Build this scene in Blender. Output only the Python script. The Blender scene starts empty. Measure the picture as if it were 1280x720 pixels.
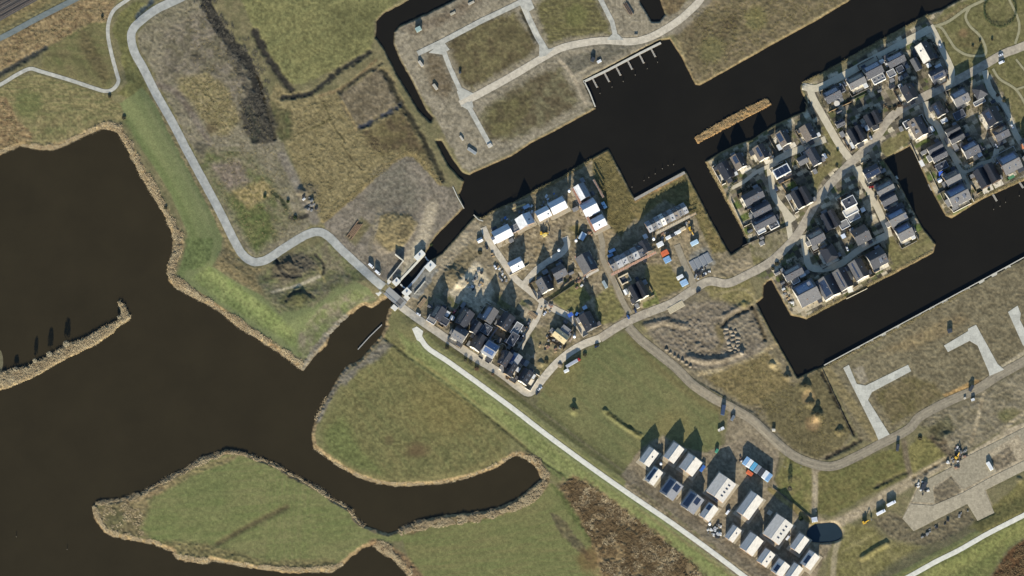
import bpy, bmesh, math, random
import numpy as np
from mathutils import Vector, Matrix
random.seed(7); rng = np.random.default_rng(7)
R = math.radians
S = 0.73                      # metres per photo pixel at the ground
D = 6000.0; TILT = R(12.0)     # survey camera: distance and off-nadir angle (from the south)
SUN_EL = 18.5; SUN_AZ = 183.0 # degrees; azimuth clockwise from north
K = 1.72                      # picture value of a flat sunlit surface over its albedo
COL_ = bpy.context.scene.collection

def P(px, py, z=0.0):
    "map position (photo pixel grid) -> world x, y on the level z"
    f = D / S
    u = (np.asarray(px, float) - 640) / f; v = (360 - np.asarray(py, float)) / f
    dy = math.sin(TILT) + v * math.cos(TILT); dz = -math.cos(TILT) + v * math.sin(TILT)
    t = (z - D * math.cos(TILT)) / dz
    return u * t, -D * math.sin(TILT) + dy * t

def A(r, g, b, k=None):
    "albedo of a flat sunlit surface that shows as this sRGB value"
    c = np.array([r, g, b]) / 255.0
    lin = np.where(c <= 0.04045, c / 12.92, ((c + 0.055) / 1.055) ** 2.4)
    return np.clip(lin / (k or K), 0, 0.85)

# ------------------------------------------------------------------ noise
_T = rng.random((256, 256))
def vnoise(x, y, seed=0):
    x = x + seed * 37.7; y = y + seed * 91.3
    xi = np.floor(x).astype(int); yi = np.floor(y).astype(int)
    fx = x - xi; fy = y - yi
    fx = fx * fx * (3 - 2 * fx); fy = fy * fy * (3 - 2 * fy)
    a = _T[yi & 255, xi & 255]; b = _T[yi & 255, (xi + 1) & 255]
    c = _T[(yi + 1) & 255, xi & 255]; d = _T[(yi + 1) & 255, (xi + 1) & 255]
    return (a * (1 - fx) + b * fx) * (1 - fy) + (c * (1 - fx) + d * fx) * fy
def fbm(x, y, s, o=3, seed=0):
    t = 0; a = 1; n = 0
    for i in range(o):
        t = t + a * vnoise(x / s, y / s, seed + i * 5 + 1); n += a; a *= 0.55; s /= 2.1
    return t / n
def sst(a, b, x):
    t = np.clip((x - a) / (b - a), 0, 1); return t * t * (3 - 2 * t)

# ------------------------------------------------------------------ ground raster
def axis(a, b, step):
    inner = np.arange(a, b + .01, step); out = []; d = step
    while len(out) < 34:
        d *= 1.22; out.append(d)
    o = np.cumsum(out)
    return np.concatenate([a - o[::-1], inner, b + o])
AX = axis(-14, 1294, 1.2); AY = axis(-14, 734, 1.2)
GX, GY = np.meshgrid(AX, AY); SH = GX.shape
print('grid', SH)
NF = fbm(GX, GY, 2.6, 2, 1)      # fine
NM = fbm(GX, GY, 9.0, 3, 2)      # medium
NL = fbm(GX, GY, 40.0, 3, 3)     # large
NX = fbm(GX, GY, 5.0, 3, 4)      # wobble
COL = np.zeros(SH + (3,)); H = np.full(SH, 1.3); ROUGH = np.full(SH, 0.10)

def sl(pts, pad):
    p = np.array(pts, float)
    x0, y0 = p.min(0) - pad; x1, y1 = p.max(0) + pad
    ix = slice(max(0, np.searchsorted(AX, x0) - 1), np.searchsorted(AX, x1) + 1)
    iy = slice(max(0, np.searchsorted(AY, y0) - 1), np.searchsorted(AY, y1) + 1)
    return iy, ix
def segd(X, Y, a, b):
    dx, dy = b[0] - a[0], b[1] - a[1]; l = dx * dx + dy * dy + 1e-9
    t = np.clip(((X - a[0]) * dx + (Y - a[1]) * dy) / l, 0, 1)
    return np.hypot(X - a[0] - t * dx, Y - a[1] - t * dy)
def sdp(poly, X, Y):
    d = np.full(X.shape, 1e9); ins = np.zeros(X.shape, bool); n = len(poly)
    for i in range(n):
        a = poly[i]; b = poly[(i + 1) % n]
        d = np.minimum(d, segd(X, Y, a, b))
        if a[1] != b[1]:
            c = ((a[1] > Y) != (b[1] > Y)) & (X < (b[0] - a[0]) * (Y - a[1]) / (b[1] - a[1]) + a[0]); ins ^= c
    return np.where(ins, -d, d)
def ldist(pts, X, Y):
    d = np.full(X.shape, 1e9)
    for a, b in zip(pts[:-1], pts[1:]): d = np.minimum(d, segd(X, Y, a, b))
    return d
def crom(pts, step=3.0):
    "smooth polyline through pts"
    p = np.array(pts, float); q = np.vstack([2 * p[0] - p[1], p, 2 * p[-1] - p[-2]]); out = []
    for i in range(1, len(q) - 2):
        n = max(1, int(np.hypot(*(q[i + 1] - q[i])) / step))
        for k in range(n):
            t = k / n
            out.append(0.5 * (2 * q[i] + (q[i + 1] - q[i - 1]) * t + (2 * q[i - 1] - 5 * q[i] + 4 * q[i + 1] - q[i + 2]) * t * t + (3 * q[i] - q[i - 1] - 3 * q[i + 1] + q[i + 2]) * t ** 3))
    out.append(q[-2]); return [tuple(a) for a in out]
def aniso(X, Y, ang, sa, sc, seed):
    c, s = math.cos(R(ang)), math.sin(R(ang)); Y2 = -Y
    return vnoise((X * c + Y2 * s) / sa, (-X * s + Y2 * c) / sc, seed)
_zk = [0]
def _mix(s, m, cA, cB, ns, stripe, var):
    _zk[0] += 1; k = _zk[0] * 17
    N = {'f': NF, 'm': NM, 'l': NL}[ns]
    n = np.roll(np.roll(N, k, 0), k * 3, 1)[s]
    n = np.clip((n - .5) * 2.2 + .5, 0, 1)
    if stripe:
        st = aniso(GX[s], GY[s], *stripe, k); n = np.clip(n * .55 + st * .6 - .08, 0, 1)
    cB = cA if cB is None else cB
    if ns == 'l': var *= .5
    c = A(*cA) * (1 - n[..., None]) + A(*cB) * n[..., None]
    c = c * (1 + var * (NF[s] - .5))[..., None]
    COL[s] = COL[s] * (1 - m[..., None]) + c * m[..., None]
def zone(poly, cA, cB=None, ns='m', feather=1.5, wob=2.5, amt=1.0, stripe=None, rough=None, dh=None, var=1.0):
    s = sl(poly, feather + wob + 3)
    d = sdp(poly, GX[s], GY[s]) + wob * 2 * (NX[s] - .5)
    m = sst(feather, -feather, d) * amt
    _mix(s, m, cA, cB, ns, stripe, var)
    if rough is not None: ROUGH[s] = ROUGH[s] * (1 - m) + rough * m
    if dh is not None: H[s] += dh * m
def line(pts, w, cA, cB=None, ns='m', feather=1.2, wob=1.0, amt=1.0, rough=None, dh=None, smooth=True, var=.8):
    if smooth and len(pts) > 2: pts = crom(pts, 4)
    s = sl(pts, w + feather + wob + 3)
    d = ldist(pts, GX[s], GY[s]) - w / 2 + wob * 2 * (NX[s] - .5)
    m = sst(feather, -feather, d) * amt
    _mix(s, m, cA, cB, ns, None, var)
    if rough is not None: ROUGH[s] = ROUGH[s] * (1 - m) + rough * m
    if dh is not None: H[s] += dh * m
def blob(x, y, r, cA, cB=None, ns='m', amt=1.0, ry=None, dh=None, rough=None, feather=.35, ang=0):
    ry = ry or r
    pad = max(r, ry) * 1.6; s = sl([(x - pad, y - pad), (x + pad, y + pad)], 2)
    c, si = math.cos(R(ang)), math.sin(R(ang)); dx = GX[s] - x; dy = -(GY[s] - y)
    d = np.hypot((dx * c + dy * si) / r, (-dx * si + dy * c) / ry) + .5 * (NX[s] - .5)
    m = sst(1 + feather, 1 - feather, d) * amt
    if cA is not None: _mix(s, m, cA, cB, ns, None, .5)
    if rough is not None: ROUGH[s] = ROUGH[s] * (1 - m) + rough * m
    if dh is not None: H[s] += dh * sst(1.15, 0.25, d)
def rectp(cx, cy, l, w, ang):
    c, s = math.cos(R(ang)), math.sin(R(ang)); o = []
    for a, b in ((-1, -1), (1, -1), (1, 1), (-1, 1)):
        x = a * l / 2; y = b * w / 2; o.append((cx + x * c - y * s, cy - (x * s + y * c)))
    return o
def mound(pts, w, h):
    "a long bank: soft ridge along a polyline"
    s = sl(pts, w * 1.2); d = ldist(pts, GX[s], GY[s]); H[s] += h * sst(w, w * .1, d)
# ------------------------------------------------------------------ water outlines and a teal sheet
LAKE = [(-400,196),(0,194),(8,189),(25,182),(50,187),(65,187),(85,180),(110,167),(130,160),(147,165),(155,178),(172,212),(192,245),(207,272),(216,295),(216,310),(210,330),(210,350),(220,360),(250,375),(277,390),(295,407),(320,422),(332,430),(352,442),(367,455),(379,464),
 (392,447),(409,432),(412,419),(430,400),(450,385),(456,382),(465,385),(474,379),(487,370),(492,376),(488,381),(481,401),(482,407),(476,420),(465,432),(447,452),(437,455),(430,460),(420,477),(405,502),(395,522),(390,535),(389,545),(392,560),(405,569),(425,584),(447,596),(470,604),(495,608),(520,607),(545,605),(570,601),(595,595),(620,585),(640,571),(650,570),(662,577),(672,587),(676,599),(667,607),(655,617),(640,626),
 (615,637),(590,641),(565,642),(540,647),(520,652),(500,662),(485,666),(470,662),(455,656),(445,650),(440,637),(420,627),(402,612),(382,602),(367,595),(347,582),(330,575),(302,565),(282,561),(267,569),(250,572),(235,585),(212,596),(187,611),(162,621),(142,626),(125,626),(115,632),(117,647),(130,665),(140,670),(162,675),(190,680),(215,689),(222,700),(257,705),(265,700),(295,706),(320,711),(345,715),(370,717),(402,715),(415,716),(427,707),(440,696),(455,685),(467,682),(475,690),(492,700),(505,712),(512,722),(520,1200),(-400,1200)]
SPIT = [(-60,480),(0,465),(15,461),(35,457),(57,446),(82,431),(105,422),(135,405),(147,400),(151,392),(146,377),(150,375),(157,382),(164,397),(162,401),(147,410),(142,417),(120,432),(87,447),(70,456),(45,471),(15,484),(0,489),(-60,512)]
CANAL = [(490,365),(501,351),(532,317),(545,295),(580,260),(574,243),(577,237),(581,224),(590,217),(640,195),(662,180),(697,162),(745,136),(730,101),(824,51),(837,49),(852,72),(869,106),(875,107),(960,59),(1022,25),(1060,2),(1120,-40),(1280,-40),(1195,1),(1177,12),(1160,17),(1132,32),(1100,50),(1060,72),(1035,87),(1015,96),(1000,105),(1000,112),(1008,127),(1006,139),(996,143),(967,156),(940,174),(917,182),(899,191),(881,202),(896,229),(929,290),(934,304),(914,318),(910,313),(890,277),(858,215),(854,213),(794,249),(776,215),(761,186),(740,197),(720,209),(700,222),(670,236),(645,251),(620,261),(602,272),(594,269),(552,317),(537,326),(510,359),(500,371)]
UPPER = [(545,-20),(512,0),(480,17),(471,27),(470,47),(480,60),(495,90),(510,115),(525,140),(538,152),(541,147),(532,137),(515,102),(500,75),(492,55),(492,40),(500,32),(532,17),(567,0),(600,-20)]
ARM = [(545,176),(552,176),(566,200),(577,215),(586,219),(583,228),(575,222),(560,206)]
EAST = [(1105,200),(1137,183),(1142,190),(1162,234),(1182,270),(1190,273),(1226,250),(1280,226),(1700,20),(1700,110),(1280,322),(1212,359),(1030,457),(1022,460),(997,472),(962,410),(946,379),(954,372),(955,357),(959,352),(964,350),(988,394),(1008,399),(1100,351),(1115,344),(1167,316),(1170,305),(1155,287),(1145,270),(1125,230)]
STUB = [(798,-20),(818,-20),(831,18),(824,27),(815,27),(800,2)]
REEDBAR = [(867,172),(880,163),(932,134),(959,122),(965,131),(950,139),(872,180)]
TEAL_SHEET = [(1008,672),(1010,662),(1018,656),(1030,654),(1042,654),(1049,659),(1053,668),(1049,674),(1040,677),(1028,678),(1015,677)]  # rounded outline of a dark teal sheet

# ------------------------------------------------------------------ ways
ROAD_W = [(240,-10),(220,0),(195,12),(175,27),(166,37),(164,48),(168,65),(180,87),(195,117),(215,152),(232,185),(252,222),(275,265),(295,305),(305,320),(316,327),(325,327),(336,323),(360,307),(384,293),(399,290),(411,296),(430,315),(465,347),(479,359)]
ROAD_TOWN = [(497,380),(520,397),(545,414),(570,431),(595,448),(625,466),(646,482),(660,491),(670,484),(690,460),(710,442),(730,430),(750,423),(775,407),(800,395),(840,379),(862,365),(885,352),(910,354),(935,343),(962,328),(985,307),(1002,285),(1025,246),(1055,212),(1080,188),(1095,172),(1115,145),(1145,126),(1185,106),(1222,86),(1255,67),(1285,55),(1400,0)]
PATH_DIKE = [(521,413),(527,425),(536,436),(560,452),(595,477),(640,510),(680,541),(740,585),(790,620),(840,654),(890,690),(927,718),(990,764)]
PATH_SE = [(1360,602),(1280,644),(1235,667),(1200,687),(1170,702),(1145,716),(1100,740)]
PATH_NW = [(-60,138),(0,106),(20,94),(37,86),(50,89),(87,100),(117,110),(132,114),(142,111),(148,102),(146,92),(140,70),(135,45),(136,27),(143,12),(159,0),(175,-12)]
DIRT = [(785,408),(800,424),(820,440),(845,460),(865,480),(890,497),(915,510),(940,525),(960,543),(980,561),(1000,574),(1025,582),(1045,582),(1072,570),(1097,557),(1135,537),(1150,521),(1185,502),(1222,486),(1247,470),(1285,449),(1350,410)]

# ------------------------------------------------------------------ base colours
_mix((slice(None), slice(None)), np.ones(SH), (104,100,68), (122,113,80), 'm', None, .5)
GRASS = ((100,107,62),(118,115,70))
# north-west: railway strip, rough reed land, the dike
zone([(-200,160),(-200,-60),(160,-60),(140,25),(60,60),(0,90)], (150,130,92),(104,84,58),'m',feather=2,rough=.3,stripe=(27,14,3))
zone([(-200,40),(-200,-100),(130,-60),(100,-10),(40,30),(0,52)], (120,112,78),(96,92,62),'m',stripe=(28,40,3))
zone([(0,38),(60,5),(70,-5),(40,-5),(0,20)], (104,98,62),(128,112,76),stripe=(28,40,2))
zone([(55,62),(110,30),(133,28),(138,70),(144,100),(135,112),(90,98),(52,86)], (96,99,58),(118,108,72),'l',feather=2,stripe=(-60,30,7))
zone([(100,33),(112,40),(125,70),(140,98),(130,106),(112,82),(100,60)], (82,72,50),(100,88,58),'m',amt=.7,feather=5,rough=.25)
line([(62,68),(85,70),(100,78),(108,92)], 5, (84,80,52), None, amt=.6, feather=3)
zone([(-80,112),(0,110),(20,97),(45,92),(130,118),(150,132),(156,150),(130,156),(100,168),(60,182),(0,190),(-80,190)], (108,106,66),(132,120,80),'m',rough=.16)
blob(35,130,17,(88,100,56),(104,106,60),amt=.7)
zone([(-10,120),(8,122),(22,150),(40,168),(40,178),(-10,188)], (150,128,90),(110,88,60),'m',rough=.3,feather=3)
zone([(148,118),(158,104),(150,60),(140,40),(150,15),(172,2),(196,6),(172,24),(160,44),(166,75),(190,118),(176,128)], (112,108,62),(98,98,58),'m')
zone([(150,130),(165,120),(178,110),(194,130),(214,168),(232,204),(250,238),(262,260),(279,295),(277,312),(266,334),(300,356),(341,377),(371,389),(396,374),(417,350),(440,350),(462,362),(470,375),(440,384),(410,418),(372,446),(320,412),(280,385),(245,363),(222,342),(233,312),(234,290),(212,240),(190,205),(172,178)], (104,113,70),(113,119,76),'l',feather=1.2,wob=.8,stripe=(-62,60,5),rough=.03,var=.35)
line([(158,150),(176,178),(198,208),(218,242),(240,290),(238,312),(226,342)], 9, (92,104,60), None, feather=4, amt=.8, var=.3)
line([(182,130),(202,165),(224,206),(244,244),(262,280)], 5, (118,122,80), None, feather=3, amt=.7, var=.3)
zone([(232,298),(268,299),(262,328),(245,338),(225,338),(232,318)], (86,98,56),(94,106,62),'m',feather=2)  # darker green paints the shade on the slope facing northwest
zone([(262,334),(300,360),(345,392),(372,420),(370,436),(320,404),(275,376),(240,348)], (118,126,74),(104,116,64),'m',feather=3)
zone([(372,420),(400,385),(440,362),(470,372),(440,385),(412,418),(384,452),(374,446)], (126,118,94),(104,112,66),'m',feather=3)
line([(188,112),(205,146),(222,180),(240,215),(262,256),(284,300),(300,326)], 6, (146,130,92), (118,108,72), ns='f', feather=1.5, wob=2, rough=.25)
zone([(270,334),(284,306),(300,330),(330,336),(322,352),(340,374),(305,356)], (136,120,84),(114,102,68),'f',feather=3,wob=3,rough=.25,stripe=(-40,14,3))
# between the road and the scrub
zone([(224,-10),(255,-10),(275,40),(300,70),(320,100),(345,150),(372,230),(392,278),(380,290),(335,318),(318,322),(306,312),(262,225),(232,170),(196,100),(174,60),(172,44),(186,26)], (110,104,82),(128,119,98),'m',rough=.2)
zone([(205,35),(260,10),(285,60),(310,110),(300,150),(250,95),(200,100)], (124,114,98),(100,94,74),'m',feather=10,rough=.22)
zone([(222,98),(258,92),(285,110),(300,150),(285,170),(265,168),(240,130),(222,112)], (140,126,90),(114,106,70),'f',feather=5,rough=.26)
line([(196,106),(222,118),(250,160),(262,180)], 8, (96,86,74), (122,112,98), feather=3)
blob(245,72,7,(64,60,50),amt=.6,rough=.4); blob(216,86,6,(70,66,56),amt=.5); blob(265,160,7,(74,60,46),amt=.6)
zone([(235,190),(300,185),(345,230),(370,280),(330,310),(300,290),(270,240)], (96,100,62),(116,108,84),'m',feather=8,rough=.2)
zone([(282,240),(330,255),(345,290),(320,318),(308,300)], (84,94,50),(100,102,60),'m',feather=6)
zone([(262,206),(300,200),(312,228),(285,238)], (128,114,100),(110,100,84),'m',feather=5)
zone([(290,240),(330,225),(345,240),(310,262)], (154,136,92),(120,108,66),'f',feather=4,rough=.25)
# green field at the top and the ditched land south of it
zone([(296,-15),(520,-15),(484,12),(468,26),(467,48),(462,64),(382,104),(366,106),(345,92),(322,48)], (122,118,72),(108,108,66),'m',feather=2,stripe=(28,30,4),rough=.1)
for i in range(9):
    r = 26 + i * 5; line([(430 + r * math.cos(R(a)) * 1.1 - 8, 40 - r * math.sin(R(a)) * .8 - 4) for a in range(190, 330, 14)], 1.4, (92,88,50), amt=.55 - .03 * i, feather=.9, wob=.4)
zone([(412,12),(470,6),(478,20),(468,40),(430,58),(414,40)], (100,98,58),(84,84,52),'m',amt=.6,feather=7,stripe=(50,20,2.2))
zone([(345,105),(380,118),(424,116),(470,80),(486,86),(545,215),(556,234),(530,212),(515,197),(495,199),(450,238),(402,278),(388,262),(358,180),(335,130)], (138,124,86),(112,102,68),'f',feather=3,rough=.22,stripe=(52,16,2.6))
zone([(424,118),(472,86),(484,92),(500,128),(450,160),(430,140)], (122,110,88),(100,90,70),'m',feather=4)
zone([(452,166),(504,138),(540,206),(520,196),(494,188),(478,196),(462,184)], (106,96,62),(88,76,54),'m',feather=4,rough=.2)
zone([(340,128),(362,140),(368,172),(352,178),(340,165)], (78,82,50),(96,90,60),'m',feather=4)
line([(400,120),(432,108),(470,76)], 4, (138,120,84), (104,88,60))
line([(428,128),(440,150),(446,164)], 3, (140,122,84)); line([(405,128),(416,156),(430,176)], 2, (70,66,40), amt=.8)
line([(372,168),(392,160),(412,150)], 2.4, (76,72,42), amt=.8); line([(428,182),(440,200),(454,214)], 2, (80,70,44), amt=.8)
# grey fan beside the lock
zone([(402,279),(450,238),(495,198),(515,195),(530,210),(552,232),(566,234),(579,260),(545,295),(530,315),(505,332),(480,354),(462,342),(430,312)], (112,104,90),(128,118,104),'m',feather=2,wob=3,rough=.14)
line([(404,277),(450,238),(494,200),(514,193),(532,208),(550,230)], 5, (150,132,84), (130,112,72), feather=2)
zone([(470,215),(505,200),(530,240),(520,262),(478,262),(455,262)], (104,100,86),(122,114,100),'m',feather=8,stripe=(75,14,3))
line([(462,258),(480,256),(500,254)], 6, (84,78,68), amt=.6, feather=4)
for a_, r_ in ((0,16),(0,22),(0,28)): line([(505 + r_ * math.cos(R(q)), 232 - r_ * .8 * math.sin(R(q))) for q in range(-60, 100, 20)], 2.2, (142,132,116), None, amt=.5, feather=1.6)
line([(540,258),(534,280),(528,298),(512,325)], 15, (176,162,136), (152,140,118), feather=4)
zone([(470,270),(490,266),(512,268),(522,280),(512,300),(500,312),(478,318),(466,300)], (146,130,90),(112,100,70),'f',feather=3,rough=.3,dh=.6,stripe=(70,10,2))
blob(494,288,20,None,dh=1.2,ry=28,ang=-25)
blob(506,292,7,(70,64,48),amt=.6)
zone([(432,296),(452,272),(464,282),(444,308)], (128,116,80),(104,98,70),'m',feather=3)
line([(352,195),(362,212),(370,228),(384,256),(394,276)], 11, (112,104,92), (132,124,110), feather=3)
blob(385,240,12,(108,100,82),(90,82,64),amt=.8,rough=.45,dh=.8); blob(392,262,8,(120,112,98),amt=.7,rough=.4)
# hollow works area south of the road bend
zone([(322,345),(352,325),(380,310),(412,300),(450,338),(455,350),(420,362),(392,384),(350,392),(330,372)], (116,108,84),(104,106,66),'m',feather=4,rough=.2)
blob(362,336,24,(96,88,70),(74,68,54),ry=15,ang=8,rough=.5,dh=.6); line([(330,350),(350,345),(360,346),(372,338)],3,(60,56,46),amt=.8)
line([(345,364),(372,357),(398,346)], 3, (170,160,132), amt=.8); blob(370,374,16,(96,96,58),(70,70,48),ry=9,ang=8,rough=.3,dh=1.2)
line([(378,324),(398,336),(406,352)], 3, (150,134,84), amt=.7)
blob(380,328,19,(70,66,56),(92,86,72),'f',ry=11,ang=-20,rough=.6,feather=.5)
line([(346,326),(350,337),(360,345),(376,345)], 4, (54,52,46), None, rough=.5, dh=-.6); line([(394,318),(404,330),(404,342)], 3.5, (60,58,48), None, rough=.4, dh=-.5)
line([(358,376),(366,367),(382,365),(392,372)], 4, (62,60,48), (84,80,60), rough=.4, dh=-.5); line([(340,366),(370,358),(400,346)], 3.4, (176,164,136), None, amt=.8)
line([(340,240),(352,250),(358,262)], 5, (50,56,40), (70,74,50), rough=.4); line([(362,272),(374,273),(384,270)], 5, (56,54,48), None, rough=.4)
zone([(300,128),(318,116),(336,130),(347,160),(343,182),(316,180),(304,160)], (56,53,46),(76,72,62),'f',feather=4,wob=4,rough=.4); blob(251,184,8,(66,64,54),(84,80,68),'f',amt=.7,rough=.3)
line([(232,172),(262,180),(300,182),(345,180)], 2.2, (140,130,110), None, amt=.6); line([(240,160),(270,184),(310,188),(350,176)], 2, (134,124,104), None, amt=.5)
# plots north of the canal
zone([(492,60),(492,40),(502,32),(540,14),(575,-8),(800,-15),(832,20),(850,10),(868,-10),(900,-10),(850,40),(826,50),(730,100),(744,134),(697,160),(640,193),(590,216),(578,210),(545,150),(515,100)], (142,132,112),(126,117,98),'m',feather=2,rough=.12)
for pol, a, b in (([(560,52),(600,28),(642,14),(672,58),(660,72),(610,100),(590,112),(578,104)], (88,78,54), (108,100,66)),
                  ([(606,134),(640,112),(676,92),(700,84),(726,128),(690,152),(640,176),(612,176),(598,150)], (110,104,76), (90,80,58)),
                  ([(668,6),(700,-12),(740,-12),(760,30),(762,42),(710,48),(686,58)], (112,106,64), (90,84,56)),
                  ([(610,140),(640,120),(665,115),(660,140),(636,168),(614,170)], (84,76,52), (104,98,62)),
                  ([(536,66),(552,72),(566,104),(560,124),(544,118),(532,90)], (96,84,62), (116,104,84)),
                  ([(500,36),(560,14),(580,2),(600,0),(580,18),(540,36),(520,44)], (104,92,74), (124,112,94)),
                  ([(704,74),(760,58),(798,56),(740,88),(716,94),(706,84)], (112,106,92), (96,92,76))):
    zone(pol, a, b, 'm', feather=5, wob=4, rough=.16)
blob(640,42,22,(78,70,48),(96,88,58),amt=.7,ry=10); blob(720,20,14,(104,104,58),amt=.7)
line([(742,136),(697,160),(640,194),(592,216)], 9, (122,114,92), (104,98,76), feather=2); line([(650,182),(690,160),(730,140)], 2.4, (150,140,118))
line([(730,98),(790,70),(824,52)], 5, (150,138,112))
line([(700,76),(716,96),(732,130)], 4, (160,146,122)); line([(716,97),(750,78)], 4, (156,144,120)); line([(652,14),(668,50)], 5, (66,62,42), amt=.7)
blob(745,76,7,(84,80,68),amt=.6)
# rough land in the upper middle
zone([(842,44),(866,26),(888,0),(900,-20),(1090,-20),(1060,2),(1022,25),(960,59),(875,106),(868,104),(852,72)], (104,94,66),(122,108,80),'m',feather=2,rough=.26)
zone([(870,20),(920,5),(930,40),(900,70),(870,84),(852,66)], (90,78,56),(112,102,72),'m',feather=6,stripe=(55,14,2.5),rough=.25)
blob(945,24,14,(124,116,66),(102,100,58),amt=.7); blob(915,30,8,(76,66,48),amt=.6,rough=.4); blob(890,62,16,(108,106,62),amt=.5)
line([(848,54),(872,104),(960,58),(1060,2)], 5, (150,136,98), (120,106,72)); line([(846,40),(880,8),(890,-10)], 7, (128,118,100), feather=3)
zone([(822,-10),(866,-10),(848,14),(836,20),(828,10)], (120,104,72),(96,82,60),'m',feather=2,rough=.25)
# ---- housing land: mixed plots
def plots(poly, ang, cell, pal, seed, feather=1.2):
    s = sl(poly, 4); X, Y = GX[s], GY[s]
    m = sst(feather, -feather, sdp(poly, X, Y))
    c, si = math.cos(R(ang)), math.sin(R(ang))
    u = (X * c - Y * si) / cell[0]; v = (X * si + Y * c) / cell[1]
    v = v + .35 * _T[(np.floor(u).astype(int) * 7 + seed) & 255, 3]
    ui, vi = np.floor(u).astype(int), np.floor(v).astype(int)
    r = _T[(ui * 13 + seed) & 255, (vi * 29 + seed * 3) & 255]; r2 = _T[(ui * 31 + seed) & 255, (vi * 17 + 11) & 255]
    pa = np.array([A(*q) for q in pal]); idx = np.minimum((r * len(pal)).astype(int), len(pal) - 1)
    col = pa[idx] * (.82 + .36 * r2 + .5 * (NF[s] - .5) + .5 * (NM[s] - .5))[..., None]
    COL[s] = COL[s] * (1 - m[..., None]) + col * m[..., None]
    ROUGH[s] = ROUGH[s] * (1 - m) + .1 * m
GARD = [(150,138,114),(104,98,74),(90,92,58),(120,110,92),(92,86,74),(186,174,148),(70,66,56),(128,118,100),(168,154,126)]
ISL_N = [(1003,104),(1035,89),(1100,52),(1160,18),(1200,0),(1420,-90),(1420,150),(1280,224),(1226,248),(1190,271),(1182,268),(1142,188),(1136,182),(1105,200),(1126,232),(1146,272),(1168,304),(1166,315),(1100,350),(1008,397),(989,392),(962,350),(930,342),(934,300),(897,228),(884,202),(940,175),(996,145),(1008,138),(1010,126)]
zone(ISL_N, (118,108,82),(104,100,64),'m',feather=1.5,wob=.6)
plots(ISL_N, 28, (7, 5), GARD, 3)
zone([(1165,34),(1178,14),(1200,2),(1420,-90),(1420,150),(1280,180),(1262,128),(1244,96),(1230,90),(1190,95),(1178,52)], (100,97,58),(112,106,68),'m',feather=2,rough=.1)
zone([(1205,30),(1222,40),(1228,62),(1205,66),(1192,52)], (108,98,62),(94,92,56),'m',feather=4); blob(1204,42,5,(128,104,72),amt=.7)
zone([(1165,32),(1200,8),(1212,6),(1180,30)], (128,114,80),(100,92,60),'m',feather=2,rough=.25)
zone([(1242,92),(1280,110),(1400,150),(1400,230),(1290,190),(1268,150)], (104,100,60),(116,108,70),'m',feather=3)
line([(1003,106),(1035,90),(1100,54),(1160,20)], 8, (112,106,70), (130,118,86), feather=2)
for pol in ([(1040,150),(1056,192),(1040,190),(1026,160)], [(1030,178),(1056,188),(1052,204),(1030,222),(1020,240),(1014,222),(1024,200)], [(1104,178),(1135,162),(1138,176),(1110,198),(1098,188)], [(1110,298),(1142,280),(1156,288),(1168,306),(1164,314),(1116,340),(1108,322)],
            [(940,308),(985,284),(986,300),(960,322),(938,336),(930,330)], [(900,322),(930,308),(940,334),(912,348),(890,348)], [(1018,52),(1040,46),(1040,48),(1020,60)], [(1066,190),(1100,152),(1104,160),(1080,186)]):
    zone(pol, (108,104,62),(122,112,74),'m',feather=1.5,wob=1,rough=.12,stripe=(28,12,2.5))
zone([(946,292),(984,280),(990,296),(958,324),(940,318)], (132,122,98),(112,106,76),'m',feather=4)
line([(884,204),(900,232),(932,296)], 3, (160,136,92)); line([(1141,190),(1162,234),(1184,271),(1226,249),(1280,225)], 4, (170,146,98), (140,120,84))
line([(1008,398),(1100,350),(1166,315),(1169,304),(1154,286)], 3.5, (166,140,96), (128,108,74)); line([(964,352),(989,393),(1008,398)], 3, (160,140,104))
for x, y, l, w, a, c in ((923,256,12,9,28,0),(932,271,13,9,28,0),(936,287,13,8,28,0),(955,276,6,6,28,1),(990,232,8,12,-62,0),(1076,120,18,6,28,0),(1050,127,14,6,28,0),(1152,178,20,8,28,0),(1158,196,8,8,28,0),(1168,206,5,10,-62,0),(1163,222,8,16,-62,0),(1176,246,7,20,-62,0),(1200,262,22,5,28,0),(1238,236,10,5,28,1),(1262,222,16,5,28,1),(1034,375,14,8,28,0),(1047,370,8,7,28,1),(1058,366,7,10,-62,0),(1081,349,20,7,28,0),(1097,340,14,6,28,0),(1148,285,9,16,-62,0),(975,348,6,10,-62,0),(1023,321,6,10,-62,0),(1068,282,8,6,28,0),(1172,166,9,5,28,0),(922,220,10,6,28,1),(1161,100,5,9,-62,0),(1138,58,10,6,28,1),(1015,110,14,5,28,1)):
    zone(rectp(x, y, l, w, a), ((80,98,44),(98,104,52))[c], (96,106,54), 'f', feather=.8, wob=.4)
# ---- middle island
MID = [(596,272),(620,262),(700,223),(740,198),(761,187),(776,216),(794,250),(854,214),(860,222),(890,278),(912,317),(936,304),(944,340),(912,352),(880,352),(862,364),(800,394),(752,422),(712,440),(672,484),(660,494),(620,464),(545,412),(497,380),(505,364),(540,326),(554,316)]
zone(MID, (146,132,106),(112,102,78),'m',feather=1.5,wob=.6,rough=.28)
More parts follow.
